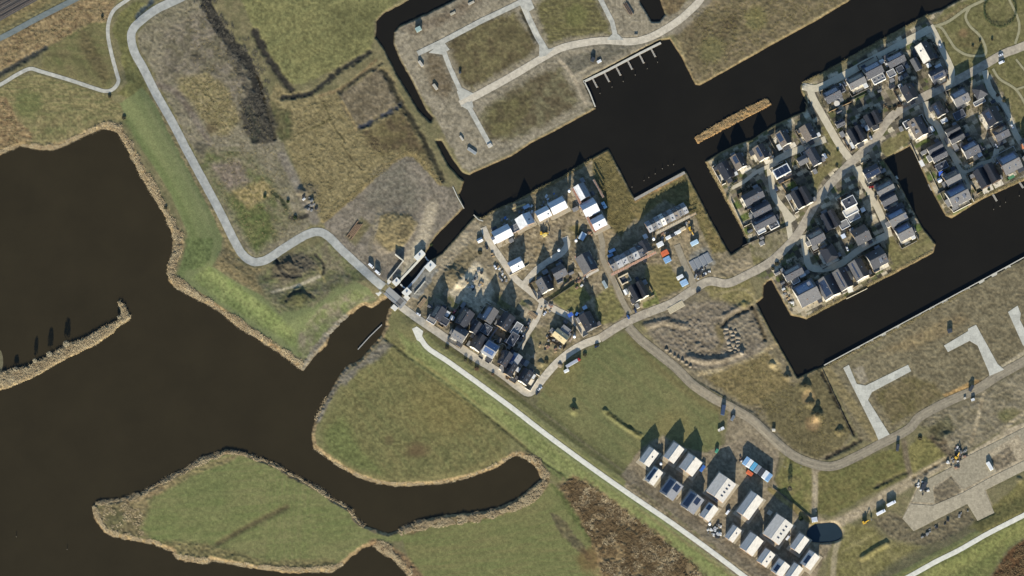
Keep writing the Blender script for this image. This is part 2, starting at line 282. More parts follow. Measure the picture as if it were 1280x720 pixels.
#plots([(610,275),(740,205),(765,290),(690,330),(640,345)], 28, (10, 6), [(130,120,98),(112,104,78),(146,134,108),(104,98,70)], 9)
plots([(530,378),(560,360),(600,385),(640,360),(672,395),(668,462),(655,480),(560,420)], -32, (8, 7), [(128,118,98),(112,108,84),(104,102,66),(140,130,110),(92,88,70)], 21)
zone([(740,200),(760,188),(774,215),(792,248),(800,262),(778,296),(762,292),(758,268),(742,228)], (112,100,60),(92,84,50),'m',feather=2,rough=.25)
zone([(792,252),(854,216),(868,236),(888,275),(910,314),(890,318),(868,270),(830,250),(800,276),(786,270)], (124,108,66),(98,92,54),'m',feather=2,rough=.28)
line([(794,252),(824,236),(854,218)], 3, (170,130,82), (140,116,70)); line([(596,272),(650,248),(700,224),(740,199),(760,188)], 4, (110,96,58), (140,116,72))
zone([(806,330),(836,330),(850,352),(856,360),(810,382),(806,350)], (110,102,58),(122,112,70),'l',feather=3)
zone([(742,372),(764,358),(782,392),(772,402),(752,406),(745,390)], (112,108,62),(122,114,72),'m',feather=2)
zone([(684,370),(722,350),(740,372),(720,392),(704,388)], (104,104,58),(116,110,68),'m',feather=2)
zone([(800,372),(818,362),(824,380),(804,386)], (100,104,54),None,'m')
zone([(562,366),(580,342),(592,326),(604,330),(618,362),(612,380),(596,394),(584,378),(570,376)], (188,175,148),(168,155,130),'m',feather=3,wob=3)
zone([(556,330),(580,302),(590,304),(596,320),(580,345),(562,362),(552,350)], (124,112,86),(108,98,72),'m',feather=3,rough=.4)
zone([(540,328),(556,316),(592,276),(604,284),(586,304),(556,340),(548,352)], (150,138,114),(134,122,100),'m',feather=3)
zone([(604,296),(632,350),(652,372),(640,382),(618,360),(600,330)], (120,108,84),(138,126,102),'m',feather=4,rough=.3)
zone([(664,300),(690,296),(695,325),(668,328)], (150,126,74),(122,104,64),'m',feather=3,rough=.4); zone([(700,286),(722,280),(735,300),(712,312),(704,300)], (118,108,62),(96,88,52),'m',feather=3,rough=.25)
zone([(680,290),(700,280),(706,300),(700,318),(684,320)], (142,128,108),None,'m',feather=3)
zone([(745,290),(765,285),(775,300),(760,318),(750,316)], (152,134,100),(136,120,92),'m',feather=3)
zone([(664,412),(690,408),(712,420),(720,440),(700,446),(690,462),(672,470),(668,440)], (128,116,88),(108,102,70),'m',feather=3,rough=.25)
zone([(820,298),(850,280),(864,290),(858,320),(848,318),(828,312)], (150,132,100),(132,118,92),'m',feather=3)
zone([(860,318),(884,308),(894,330),(872,345)], (130,126,116),(112,110,100),'m',feather=2)
zone([(511,363),(522,349),(537,330),(548,338),(536,356),(522,374),(514,372)], (112,112,108),(128,126,118),'m',feather=1)
zone([(497,346),(520,314),(530,318),(504,350)], (168,158,134),(150,142,122),'m',feather=1)
zone([(486,350),(500,330),(506,334),(492,354)], (128,122,110),None,'m',feather=1)
zone([(470,300),(462,330),(478,345),(490,338),(486,316)], (120,110,94),(134,122,104),'m',feather=4)
line([(474,262),(470,285),(463,305),(466,325),(476,340)], 5, (136,126,106), (120,110,92), feather=2)
zone([(488,380),(496,378),(522,398),(528,410),(520,414),(500,404),(480,410)], (112,108,64),(124,114,78),'m',feather=3)
line([(536,418),(560,438),(600,464),(640,488)], 9, (118,112,74), (136,122,90), feather=3, rough=.2)
zone([(612,300),(640,290),(700,262),(722,300),(760,300),(752,330),(716,352),(690,340),(660,344),(640,338)], (152,138,110),(108,96,74),'f',feather=4,wob=4,rough=.4,amt=.8)
zone([(770,338),(820,312),(850,296),(866,318),(850,330),(812,330),(788,350)], (150,134,106),(112,102,78),'f',feather=4,wob=4,rough=.3,amt=.8)
# brown works land east of the middle island
zone([(800,396),(860,366),(900,352),(935,344),(948,378),(962,412),(996,470),(1022,462),(1068,540),(1052,566),(1020,578),(985,560),(940,520),(870,476),(820,438)], (126,115,92),(108,98,74),'m',feather=3,rough=.2)
zone([(806,405),(860,378),(905,378),(940,388),(960,440),(900,462),(868,462),(828,436)], (130,119,102),(108,98,82),'m',feather=5,rough=.35,stripe=(-30,14,3))
blob(897,422,9,(116,102,70),(100,90,60),ry=16); line([(838,414),(860,408),(884,404)], 4, (150,138,112), (120,110,86), rough=.5)
line([(874,468),(905,462),(940,450),(958,438),(975,430)], 6, (176,160,124), (150,132,98), rough=.3)
line([(903,407),(914,396),(930,389),(939,384)], 5, (88,78,60), (70,62,50), dh=-1.2, feather=2, rough=.4)  # trench, its shade also painted in as a dark soil line
line([(940,384),(949,404),(956,424)], 5, (86,76,56), (70,62,48), dh=-1.2, feather=2, rough=.4)  # second trench arm, shade likewise put into its dark colour
mound([(860,447),(880,452),(905,450),(928,440)], 6, 1.6); mound([(806,408),(830,402),(858,408)], 6, 1.2); mound([(905,396),(930,380),(948,392),(952,420)], 5, 1.0); mound([(866,478),(905,500),(940,520),(975,556)], 5, 1.2)
zone([(838,412),(866,398),(890,402),(900,430),(880,446),(850,440)], (112,101,84),(134,123,106),'f',feather=4,rough=.5,stripe=(-25,10,2))
zone([(912,396),(940,390),(950,420),(930,438),(912,436)], (108,98,80),(128,118,100),'m',feather=4,rough=.4,stripe=(-70,12,2.5))
for pts in ([(800,420),(850,400),(900,384),(930,372)], [(806,426),(840,436),(880,440),(920,430)], [(824,414),(850,424),(872,432)]): line(pts, 2.2, (140,128,104), (96,86,68), feather=1, amt=.7)
zone([(876,352),(936,346),(946,378),(930,384),(890,372)], (120,112,66),(132,120,78),'m',feather=4)
zone([(880,472),(960,440),(985,476),(1000,500),(960,510),(930,506)], (130,114,74),(108,96,62),'m',feather=4,rough=.2,stripe=(30,16,3))
zone([(950,500),(1000,478),(1022,462),(1066,540),(1050,562),(1020,574),(990,560),(960,530)], (108,98,66),(94,86,58),'m',feather=3,rough=.16)
line([(948,378),(962,410),(997,470)], 5, (150,132,84), feather=2); blob(968,456,8,(160,142,100),amt=.8,rough=.4); line([(1000,472),(1022,460)], 4, (140,122,80))
blob(1016,530,9,(156,128,88),(120,96,66),amt=.8); blob(1010,496,8,(148,124,84),amt=.7)
line([(896,368),(930,362),(948,380)], 3, (150,136,96), amt=.7)
for i in range(5): line([(905 + i * 3, 462 - i), (850 - i * 4, 430 - i * 8), (842, 400 - i * 3 + 10)], 1.5, (86,76,60), amt=.5)
# field in the middle of the south
zone([(776,416),(792,418),(820,446),(862,486),(898,512),(902,560),(880,572),(812,552),(776,592),(700,536),(668,514),(676,490),(700,462),(740,434)], (98,103,62),(116,112,70),'l',feather=2,wob=1.5,stripe=(-38,40,5),rough=.07)
line([(786,420),(822,458),(864,494),(896,512)], 8, (112,96,60), amt=.5, feather=5); line([(672,506),(730,548),(790,598)], 6, (116,112,66), amt=.6, feather=3)
blob(700,470,26,(122,110,66),amt=.45); blob(840,540,26,(124,112,66),amt=.5)
# oval meadow, dike slopes, the peninsula and the field by the reed bed
zone([(486,372),(500,384),(524,414),(540,442),(640,516),(700,560),(760,606),(920,724),(940,760),(870,760),(760,664),(700,610),(676,590),(650,562),(640,566),(600,590),(540,602),(490,606),(440,592),(395,560),(392,535),(420,480),(448,454),(476,424),(484,402)], (107,106,65),(120,114,74),'l',feather=2,stripe=(-58,26,4),rough=.09)
zone([(480,420),(520,440),(600,500),(640,545),(630,580),(560,600),(480,602),(410,565),(402,530),(440,470)], (116,109,66),(101,101,60),'m',feather=8,stripe=(-48,60,2.6))
zone([(402,540),(430,520),(450,560),(480,592),(450,590),(410,568)], (96,106,56),None,'m',amt=.7,feather=8)
blob(522,563,14,(98,78,54),amt=.75,ry=9,feather=.6); blob(486,551,6,(90,76,52),amt=.5); blob(560,510,46,(124,108,58),amt=.35,ry=34,feather=.6)
line([(395,560),(420,577),(470,598),(520,600),(580,590),(630,570)], 6, (128,118,72), feather=3, amt=.6)
line([(478,421),(510,445),(560,480),(600,512),(640,545),(672,572),(704,592)], 3.2, (74,74,44), (92,86,52), feather=1.5, dh=-.4, rough=.3)
zone([(494,412),(530,440),(640,520),(760,610),(925,730),(880,740),(760,650),(690,592),(640,540),(560,476),(510,440)], (98,107,60),(114,118,70),'m',feather=3,stripe=(-36,40,4))
DK = PATH_DIKE[1:]
def off(pts, d):
    p = np.array(crom(pts, 8)); t = np.gradient(p, axis=0); t /= np.linalg.norm(t, axis=1)[:, None]; return [tuple(q) for q in p + np.stack([t[:, 1], -t[:, 0]], 1) * d]
line(off(DK, 7), 8, (127,125,80), (116,117,70), feather=1.2, wob=.6, var=.4, smooth=False)
line(off(DK, 14), 5, (98,98,58), (108,104,64), feather=1.2, wob=.8, var=.4, smooth=False)
line(off(DK, 19), 3, (126,118,82), (112,104,70), feather=1.2, wob=1, smooth=False)
line(off(DK, -5.5), 5, (116,122,76), None, feather=1.5, wob=.6, var=.4, smooth=False)
line(off(DK, -24), 5, (112,116,70), None, feather=2, wob=.8, amt=.7, var=.4, smooth=False); line(off(DK, -30), 2, (92,90,54), None, feather=1, wob=.8, amt=.7, smooth=False)
for d_ in (7, -7): line(off(PATH_SE, d_), 7, (118,120,74), (108,112,66), feather=1.5, wob=.6, var=.4, smooth=False)
zone([(420,478),(448,454),(478,424),(490,432),(478,446),(450,462),(432,482)], (118,112,98),(100,94,78),'m',feather=3,rough=.3)
zone([(118,632),(150,624),(212,598),(265,572),(300,566),(350,584),(402,614),(438,640),(446,652),(485,668),(505,663),(512,676),(468,680),(440,694),(410,712),(330,710),(220,694),(140,668),(120,650)], (104,112,62),(118,116,72),'l',feather=2,stripe=(5,40,3),rough=.09)
zone([(118,632),(150,626),(190,612),(186,640),(176,660),(190,676),(140,668),(120,650)], (128,114,78),(104,94,64),'m',feather=6,rough=.3)
zone([(180,600),(260,576),(300,568),(290,576),(240,596),(190,622),(150,632)], (150,130,92),(116,98,68),'m',feather=3,rough=.3)
zone([(190,678),(220,676),(260,680),(330,700),(420,700),(410,716),(320,712),(222,698)], (120,110,72),(96,92,58),'m',feather=4,rough=.35)
line([(272,680),(300,664),(330,648),(358,634)], 7, (84,78,52), (102,94,60), feather=3, dh=-.3); blob(145,650,12,(78,82,50),amt=.6,rough=.35)
blob(255,600,40,(94,106,58),amt=.4,feather=.6)
zone([(500,664),(540,650),(600,643),(660,618),(684,604),(694,606),(730,640),(745,690),(760,740),(760,1000),(520,1000),(516,720),(508,690)], (104,110,62),(116,112,68),'l',feather=2,stripe=(12,40,3),rough=.08)
zone([(686,640),(700,645),(740,695),(736,702),(700,668)], (88,82,60),(104,96,66),'m',feather=2,rough=.2); zone([(690,606),(710,640),(744,690),(735,640)], (90,98,52),None,'m',feather=3)
zone([(696,606),(716,594),(740,606),(800,650),(870,706),(905,760),(760,760),(745,690),(720,640)], (96,80,54),(128,110,78),'m',feather=4,wob=5,rough=.5)
blob(724,620,18,(90,70,48),amt=.5); blob(776,668,9,(78,78,50),amt=.5); blob(760,700,26,(140,116,78),amt=.5); blob(735,700,14,(104,78,46),amt=.6)
zone([(1230,735),(1262,686),(1300,660),(1400,640),(1400,800)], (98,72,44),(84,60,38),'m',feather=2,rough=.4)
zone([(1060,740),(1140,714),(1240,664),(1380,590),(1400,640),(1300,660),(1258,688),(1224,740)], (100,106,56),(116,116,66),'m',feather=3,stripe=(28,40,3))
# south-east: estate yard, works
zone([(776,596),(800,562),(815,552),(830,545),(850,560),(884,566),(905,556),(912,510),(960,540),(975,562),(968,600),(1000,640),(1052,655),(1030,700),(1010,740),(950,740),(900,690)], (140,126,102),(124,112,90),'m',feather=2,rough=.12)
zone([(784,600),(900,690),(960,735),(946,742),(880,690),(780,612)], (142,128,104),(114,106,76),'m',feather=2,rough=.2); line([(776,596),(840,648),(930,712),(950,730)], 2.5, (104,92,70), amt=.6)
zone([(902,558),(935,545),(962,560),(975,570),(965,600),(930,575),(912,590),(892,612),(880,600)], (138,124,102),(120,108,88),'m',feather=2)
zone([(968,600),(985,568),(1010,580),(1020,584),(1016,640),(1000,640),(972,612)], (104,104,56),(118,110,66),'m',feather=2)
zone([(1022,590),(1070,578),(1110,562),(1132,560),(1134,598),(1080,622),(1040,646),(1020,640)], (112,104,60),(98,98,54),'m',feather=2,stripe=(28,16,3))
line([(1018,585),(1019,610),(1017,640)], 7, (172,156,128), (146,132,106), feather=2); line([(1014,582),(1022,588),(1028,584)], 5, (134,120,96))
line([(962,612),(985,630),(1010,650),(1022,658)], 6, (150,132,80), (110,100,60)); line([(975,570),(968,600)], 1.6, (90,84,62))
zone([(1134,560),(1150,545),(1168,550),(1184,570),(1140,596)], (124,116,66),(104,100,56),'m',feather=2); line([(1130,552),(1134,580),(1140,600)], 7, (112,100,78), feather=2)
zone([(1140,596),(1182,572),(1188,578),(1146,602)], (150,140,90),None,'m')
line([(1040,658),(1075,640),(1110,618),(1150,596),(1190,574)], 13, (166,150,122), (144,130,104), feather=3)
zone([(1160,548),(1175,530),(1200,535),(1210,560),(1196,580),(1180,568)], (78,68,52),(104,94,76),'m',feather=4,rough=.5)
zone([(1128,648),(1150,600),(1160,606),(1190,580),(1260,536),(1400,480),(1400,540),(1280,586),(1232,612),(1243,640),(1222,650),(1210,628),(1142,664)], (168,154,128),(154,140,116),'f',feather=1.2,wob=.4,rough=.04)
zone([(1168,610),(1190,596),(1201,614),(1180,628),(1168,630)], (122,112,90),(106,96,78),'m',feather=1,rough=.3); zone([(1234,576),(1262,558),(1270,576),(1246,590)], (124,112,92),(108,98,80),'m',feather=1,rough=.3)
zone([(1090,650),(1110,640),(1128,645),(1142,666),(1208,632),(1222,652),(1180,676),(1150,682),(1110,672)], (116,106,82),(94,86,66),'m',feather=4,rough=.3,stripe=(30,10,2.5))
zone([(1040,690),(1058,655),(1090,660),(1110,676),(1150,684),(1120,702),(1070,735),(1030,735)], (112,106,60),(122,114,72),'m',feather=4)
zone([(1210,660),(1290,590),(1400,545),(1400,590),(1230,668)], (116,108,62),(104,100,56),'m',feather=3)
line([(1052,690),(1075,678),(1095,668)], 2.4, (140,130,84), amt=.8); line([(1040,735),(1044,690),(1052,665)], 7, (150,138,108), feather=2)
zone([(1030,460),(1212,362),(1280,324),(1500,220),(1500,380),(1300,440),(1247,468),(1185,500),(1150,518),(1115,540),(1098,552),(1076,552)], (122,112,86),(104,95,72),'m',feather=2,rough=.2)
zone([(1100,440),(1160,408),(1200,392),(1212,400),(1180,420),(1130,440)], (134,118,84),(112,98,72),'m',feather=6); zone([(1092,492),(1136,470),(1170,480),(1180,496),(1115,532)], (98,90,56),(112,100,70),'m',feather=4)
zone([(1066,462),(1078,458),(1086,478),(1078,482)], (140,130,110),None,'f',feather=2); line([(1032,460),(1060,500),(1098,552)], 12, (120,108,74), (134,120,84), feather=3)
zone([(1180,494),(1222,474),(1226,484),(1188,504)], (172,140,88),(150,118,70),'m',feather=1); blob(1224,481,6,(92,74,48),amt=.7)
zone([(1130,530),(1190,506),(1250,474),(1400,400),(1400,480),(1260,534),(1196,572),(1170,535)], (130,120,98),(108,100,78),'m',feather=3,rough=.25)
line([(1230,490),(1224,515),(1218,540),(1214,552)], 5, (160,146,118), (136,122,96)); blob(1262,520,14,(100,100,56),(112,106,66),amt=.7,ry=9)
line([(1247,552),(1262,530),(1300,505)], 5, (156,142,114)); line([(1250,460),(1285,438)], 4, (160,148,122))
zone([(1160,535),(1185,520),(1196,535),(1172,552)], (70,66,44),(100,96,70),'m',feather=4,rough=.4)
line([(1100,430),(1050,456)], 4, (120,112,82)); 
# dark ditches and the scrub strip
DITCH = [([(252,-12),(262,12),(276,36),(296,62),(310,78),(322,110),(324,140)], 13, (42,41,38)), ([(312,138),(320,158),(318,172)], 11, (48,50,42)), ([(462,66),(425,88),(400,108),(384,118),(352,122)], 6, (36,37,36)), ([(476,80),(448,96),(424,116)], 4, (58,54,42)),
         ([(478,88),(490,106),(500,128),(516,152),(532,180),(545,206),(553,224)], 6.5, (46,44,34)), ([(500,132),(476,146),(451,159)], 5, (44,50,60)), ([(318,40),(330,62),(348,92),(364,112)], 9, (44,42,38)), ([(320,90),(332,130),(344,172)], 4, (58,54,42)),
         ([(-30,108),(0,92),(28,76),(56,60)], 6, (50,52,50)), ([(1026,463),(1045,500),(1068,545)], 3.4, (40,36,28)), ([(1034,572),(1076,551)], 4.5, (38,34,28)), ([(760,517),(776,528),(792,538),(804,548)], 4, (78,76,42)),
         ([(652,14),(664,36),(672,50)], 4, (64,58,40)), ([(190,2),(180,12),(172,22)], 6, (50,60,66)), ([(1094,609),(1132,590)], 3, (64,60,44)), ([(1142,598),(1184,574)], 3, (74,66,48))]
for pts, w, c in DITCH: line(pts, w, c, tuple(int(v * 1.25) for v in c), feather=2.4, wob=3, rough=.16, dh=-.8, amt=.98)
for x, y, r, c in ((1010,482,0,0),): pass
line([(285,50),(300,90),(322,130)], 12, (92,86,76), (72,68,58), amt=.7, feather=4, rough=.4)
# ------------------------------------------------------------------ relief: dikes, heaps, banks
mound(PATH_DIKE, 30, 2.0); mound(PATH_SE, 26, 1.8)
mound([(160,110),(182,140),(214,200),(250,268),(262,322),(300,350),(360,398),(430,362),(470,352)], 26, 1.9)
mound([(756,514),(776,530),(800,545)], 5, 1.4); mound([(1078,698),(1096,686),(1108,680)], 6, 1.6)
for x, y, r, h in ((717,513,7,2.2),(1007,484,8,2.6),(1012,505,6,2.0),(1021,520,9,3.0),(984,472,6,2.0),(1050,540,6,2),(966,456,5,1.4),(580,352,14,2.2),(566,345,14,2.0),(345,332,5,1.2),(360,330,6,1.6),(376,240,6,1.6),(389,252,5,1.5),(384,262,4,1.2),(372,368,12,1.6),(350,335,8,1.2),(660,385,9,1.6),(650,392,6,1.2),(1182,548,10,1.4),(676,455,5,1.6),(1274,600,5,1)):
    blob(x, y, r, None, dh=h)
for q in [(762,434),(770,439),(778,444),(786,449),(794,453),(802,458),(811,461),(820,466),(829,470),(838,474)]:
    pass
def bank(poly, hb, steep, wob, rim=None, rimw=0, wet=None):
    s = sl(poly, 26); d = sdp(poly, GX[s], GY[s]) + wob * 2 * (NX[s] - .5)
    land = np.minimum(H[s], hb * 0 + .06 + np.maximum(d, 0) * S * steep)
    h = np.where(d > 0, land, np.maximum(-2.2, d * S * steep * 1.2 + .06))
    H[s] = h
    if rim is not None:
        m = sst(rimw + 1.4, rimw - 1.0, d) * sst(-8, -3, d)
        _mix(s, m, rim[0], rim[1], 'f', None, .7); ROUGH[s] = ROUGH[s] * (1 - m) + .28 * m
    m = sst(1.2, -.2, d); c = A(70, 58, 40); COL[s] = COL[s] * (1 - m[..., None]) + c * m[..., None]; ROUGH[s] *= (1 - .8 * sst(0, -2, d))
bank(LAKE, 1, .38, 1.5, ((160,138,98),(122,102,70)), 4.2)
line([(146,160),(160,182),(176,212),(196,246),(212,276),(224,298),(222,316),(214,336),(220,352),(250,372),(290,400),(325,424),(372,458)], 10, (162,140,100), (112,90,62), ns='f', feather=2, wob=2, rough=.35)
line([(60,184),(90,176),(112,164),(132,156),(148,160)], 6, (166,146,106), (130,110,76), ns='f', feather=2, wob=2, rough=.35)
line([(378,460),(392,440),(410,418),(432,396)], 7, (132,126,112), (112,104,88), ns='f', feather=2, wob=2, rough=.4)
line([(434,462),(424,478),(410,502),(398,526)], 5, (136,128,112), (104,96,80), ns='f', feather=2, wob=1.5, rough=.4)
line([(640,570),(664,572),(682,594),(676,612),(645,632),(600,646),(540,654),(512,664)], 9, (140,118,84), (104,86,60), ns='f', feather=2, wob=2, rough=.4, amt=.85)
line([(468,680),(490,690),(510,706),(524,724)], 13, (132,108,76), (104,84,60), ns='f', feather=3, wob=2, rough=.4)
s = sl(SPIT, 14); d = sdp(SPIT, GX[s], GY[s]) + 2.4 * (NX[s] - .5)
H[s] = np.maximum(H[s], np.where(d < 0, np.minimum(1.1, .05 - d * S * .45), -2)); _mix(s, sst(1.5, -1, d), (166,146,104), (126,106,74), 'f', None, .7); ROUGH[s] = np.maximum(ROUGH[s], .4 * sst(0, -2, d))
blob(2,452,9,(104,98,74),None,ry=24,ang=15); s = sl([(-12,420),(16,470)], 4); H[s] = np.maximum(H[s], .12 * sst(11, 3, np.hypot(GX[s] + 2, (GY[s] - 452) / 2.6)) * 3 - .25)
for w in (CANAL, EAST): bank(w, 1, 1.3, .5, ((140,120,84),(104,94,62)), 1.3)
bank(UPPER, 1, .8, .8, ((120,110,84),(96,88,62)), 1.5); bank(ARM, 1, .9, .6); bank(STUB, 1, .9, .6); bank(crom(TEAL_SHEET + TEAL_SHEET[:1], 2)[:-1], 1, .6, .3)
s = sl(REEDBAR, 6); d = sdp(REEDBAR, GX[s], GY[s]) + 1.2 * (NX[s] - .5)
H[s] = np.maximum(H[s], np.where(d < 0, .55, -2)); _mix(s, sst(.8, -.8, d), (176,140,84), (146,110,66), 'f', None, .7); ROUGH[s] = np.where(d < 0, .45, ROUGH[s])
# roughness of the land, then the beds of the ways
H += ROUGH * (2.6 * (NF - .5) + 1.1 * (NM - .5)) * sst(-.3, .4, H)
HS = H.copy()
WAYS = []
def flat_under(pts, w, drop=.14):
    s = sl(pts, w + 4); d = ldist(pts, GX[s], GY[s]); m = sst(w / 2 + 2.2, w / 2 + .3, d)
    k = HS[s]; sm = (np.roll(k, 2, 0) + np.roll(k, -2, 0) + np.roll(k, 2, 1) + np.roll(k, -2, 1) + np.roll(k, 4, 0) + np.roll(k, -4, 0) + k) / 7 if min(k.shape) > 9 else k
    H[s] = H[s] * (1 - m) + (np.minimum(sm, 9) - drop) * m
    HS[s] = HS[s] * (1 - m) + sm * m
def hs(px, py, arr=None):
    arr = HS if arr is None else arr
    px = np.atleast_1d(np.asarray(px, float)); py = np.atleast_1d(np.asarray(py, float))
    i = np.clip(np.searchsorted(AX, px) - 1, 0, len(AX) - 2); j = np.clip(np.searchsorted(AY, py) - 1, 0, len(AY) - 2)
    fx = (px - AX[i]) / (AX[i + 1] - AX[i]); fy = (py - AY[j]) / (AY[j + 1] - AY[j])
    return (arr[j, i] * (1 - fx) + arr[j, i + 1] * fx) * (1 - fy) + (arr[j + 1, i] * (1 - fx) + arr[j + 1, i + 1] * fx) * fy
def h1(px, py): return float(hs(px, py)[0])

# ------------------------------------------------------------------ materials
MATS = {}
def mat(name, col, rough=.8, var=.25, scale=1.2, bump=0, spec=.3, metal=0, second=None, coord='Object'):
    if name in MATS: return MATS[name]
    m = bpy.data.materials.new(name); m.use_nodes = True; nt = m.node_tree; N = nt.nodes; L = nt.links
    b = N['Principled BSDF']; b.inputs['Roughness'].default_value = rough; b.inputs['Metallic'].default_value = metal
    b.inputs['Specular IOR Level'].default_value = spec
    tc = N.new('ShaderNodeTexCoord'); nz = N.new('ShaderNodeTexNoise'); nz.inputs['Scale'].default_value = scale; nz.inputs['Detail'].default_value = 5
    nz.inputs['Roughness'].default_value = .65; L.new(tc.outputs[coord], nz.inputs['Vector'])
    r = N.new('ShaderNodeValToRGB'); L.new(nz.outputs['Fac'], r.inputs['Fac']); c = np.array(col, float); s2 = np.array(second, float) if second is not None else c * (1 + var)
    r.color_ramp.elements[0].position = .32; r.color_ramp.elements[1].position = .68
    r.color_ramp.elements[0].color = (*(c * (1 - var)), 1); r.color_ramp.elements[1].color = (*np.clip(s2, 0, .9), 1)
    L.new(r.outputs['Color'], b.inputs['Base Color'])
    if bump:
        bp = N.new('ShaderNodeBump'); bp.inputs['Strength'].default_value = bump; bp.inputs['Distance'].default_value = .1
        L.new(nz.outputs['Fac'], bp.inputs['Height']); L.new(bp.outputs['Normal'], b.inputs['Normal'])
    MATS[name] = m; return m
def tiles(name, col, w=.5, h=.32, rough=.6, spec=.35, var=.18, mort=.5, bump=.4):
    "roof tiles, bricks, decking: rows in the object's own coordinates"
    if name in MATS: return MATS[name]
    m = mat(name, col, rough, var, .6, 0, spec); nt = m.node_tree; N = nt.nodes; L = nt.links; b = N['Principled BSDF']
    br = N.new('ShaderNodeTexBrick'); br.inputs['Scale'].default_value = 1; br.inputs['Brick Width'].default_value = w; br.inputs['Row Height'].default_value = h
    br.inputs['Mortar Size'].default_value = .03; br.inputs['Color1'].default_value = (1, 1, 1, 1); br.inputs['Color2'].default_value = (.78, .78, .78, 1); br.inputs['Mortar'].default_value = (mort,) * 3 + (1,)
    tc = [n for n in N if n.type == 'TEX_COORD'][0]; L.new(tc.outputs['Object'], br.inputs['Vector'])
    mx = N.new('ShaderNodeMix'); mx.data_type = 'RGBA'; mx.blend_type = 'MULTIPLY'; mx.inputs[0].default_value = 1
    rp = [n for n in N if n.type == 'VALTORGB'][0]; L.new(rp.outputs['Color'], mx.inputs[6]); L.new(br.outputs['Color'], mx.inputs[7]); L.new(mx.outputs[2], b.inputs['Base Color'])
    bp = N.new('ShaderNodeBump'); bp.inputs['Strength'].default_value = bump; bp.inputs['Distance'].default_value = .05; L.new(br.outputs['Fac'], bp.inputs['Height']); bp.invert = True; L.new(bp.outputs['Normal'], b.inputs['Normal'])
    return m
def water(name, col, var):
    m = mat(name, col, .12, var, .02, 0, .16); nt = m.node_tree; N = nt.nodes; L = nt.links; b = N['Principled BSDF']
    tc = [n for n in N if n.type == 'TEX_COORD'][0]; nz = N.new('ShaderNodeTexNoise'); nz.inputs['Scale'].default_value = .5; nz.inputs['Detail'].default_value = 3; L.new(tc.outputs['Object'], nz.inputs['Vector'])
    bp = N.new('ShaderNodeBump'); bp.inputs['Strength'].default_value = .12; bp.inputs['Distance'].default_value = .1; L.new(nz.outputs['Fac'], bp.inputs['Height']); L.new(bp.outputs['Normal'], b.inputs['Normal']); return m

# ------------------------------------------------------------------ object helpers
def tag(o, label=None, cat=None, group=None, kind=None):
    if label: o['label'] = label
    if cat: o['category'] = cat
    if group: o['group'] = group
    if kind: o['kind'] = kind
    return o
def mesh(name, V, F, mats, parent=None, mi=None, smooth=False):
    me = bpy.data.meshes.new(name); me.from_pydata([tuple(map(float, v)) for v in V], [], F)
    for m in (mats if isinstance(mats, (list, tuple)) else [mats]): me.materials.append(m)
    if mi is not None: me.polygons.foreach_set('material_index', mi)
    if smooth: me.polygons.foreach_set('use_smooth', [True] * len(me.polygons))
    me.update(); o = bpy.data.objects.new(name, me); COL_.objects.link(o)
    if parent: o.parent = parent
    return o
def empty(name, px, py, ang=0, z=None, label=None, cat=None, group=None):
    o = bpy.data.objects.new(name, None); COL_.objects.link(o); z = h1(px, py) if z is None else z
    x, y = P(px, py, z); o.location = (float(x), float(y), z); o.rotation_euler = (0, 0, R(ang)); o.empty_display_size = 1
    return tag(o, label, cat, group)
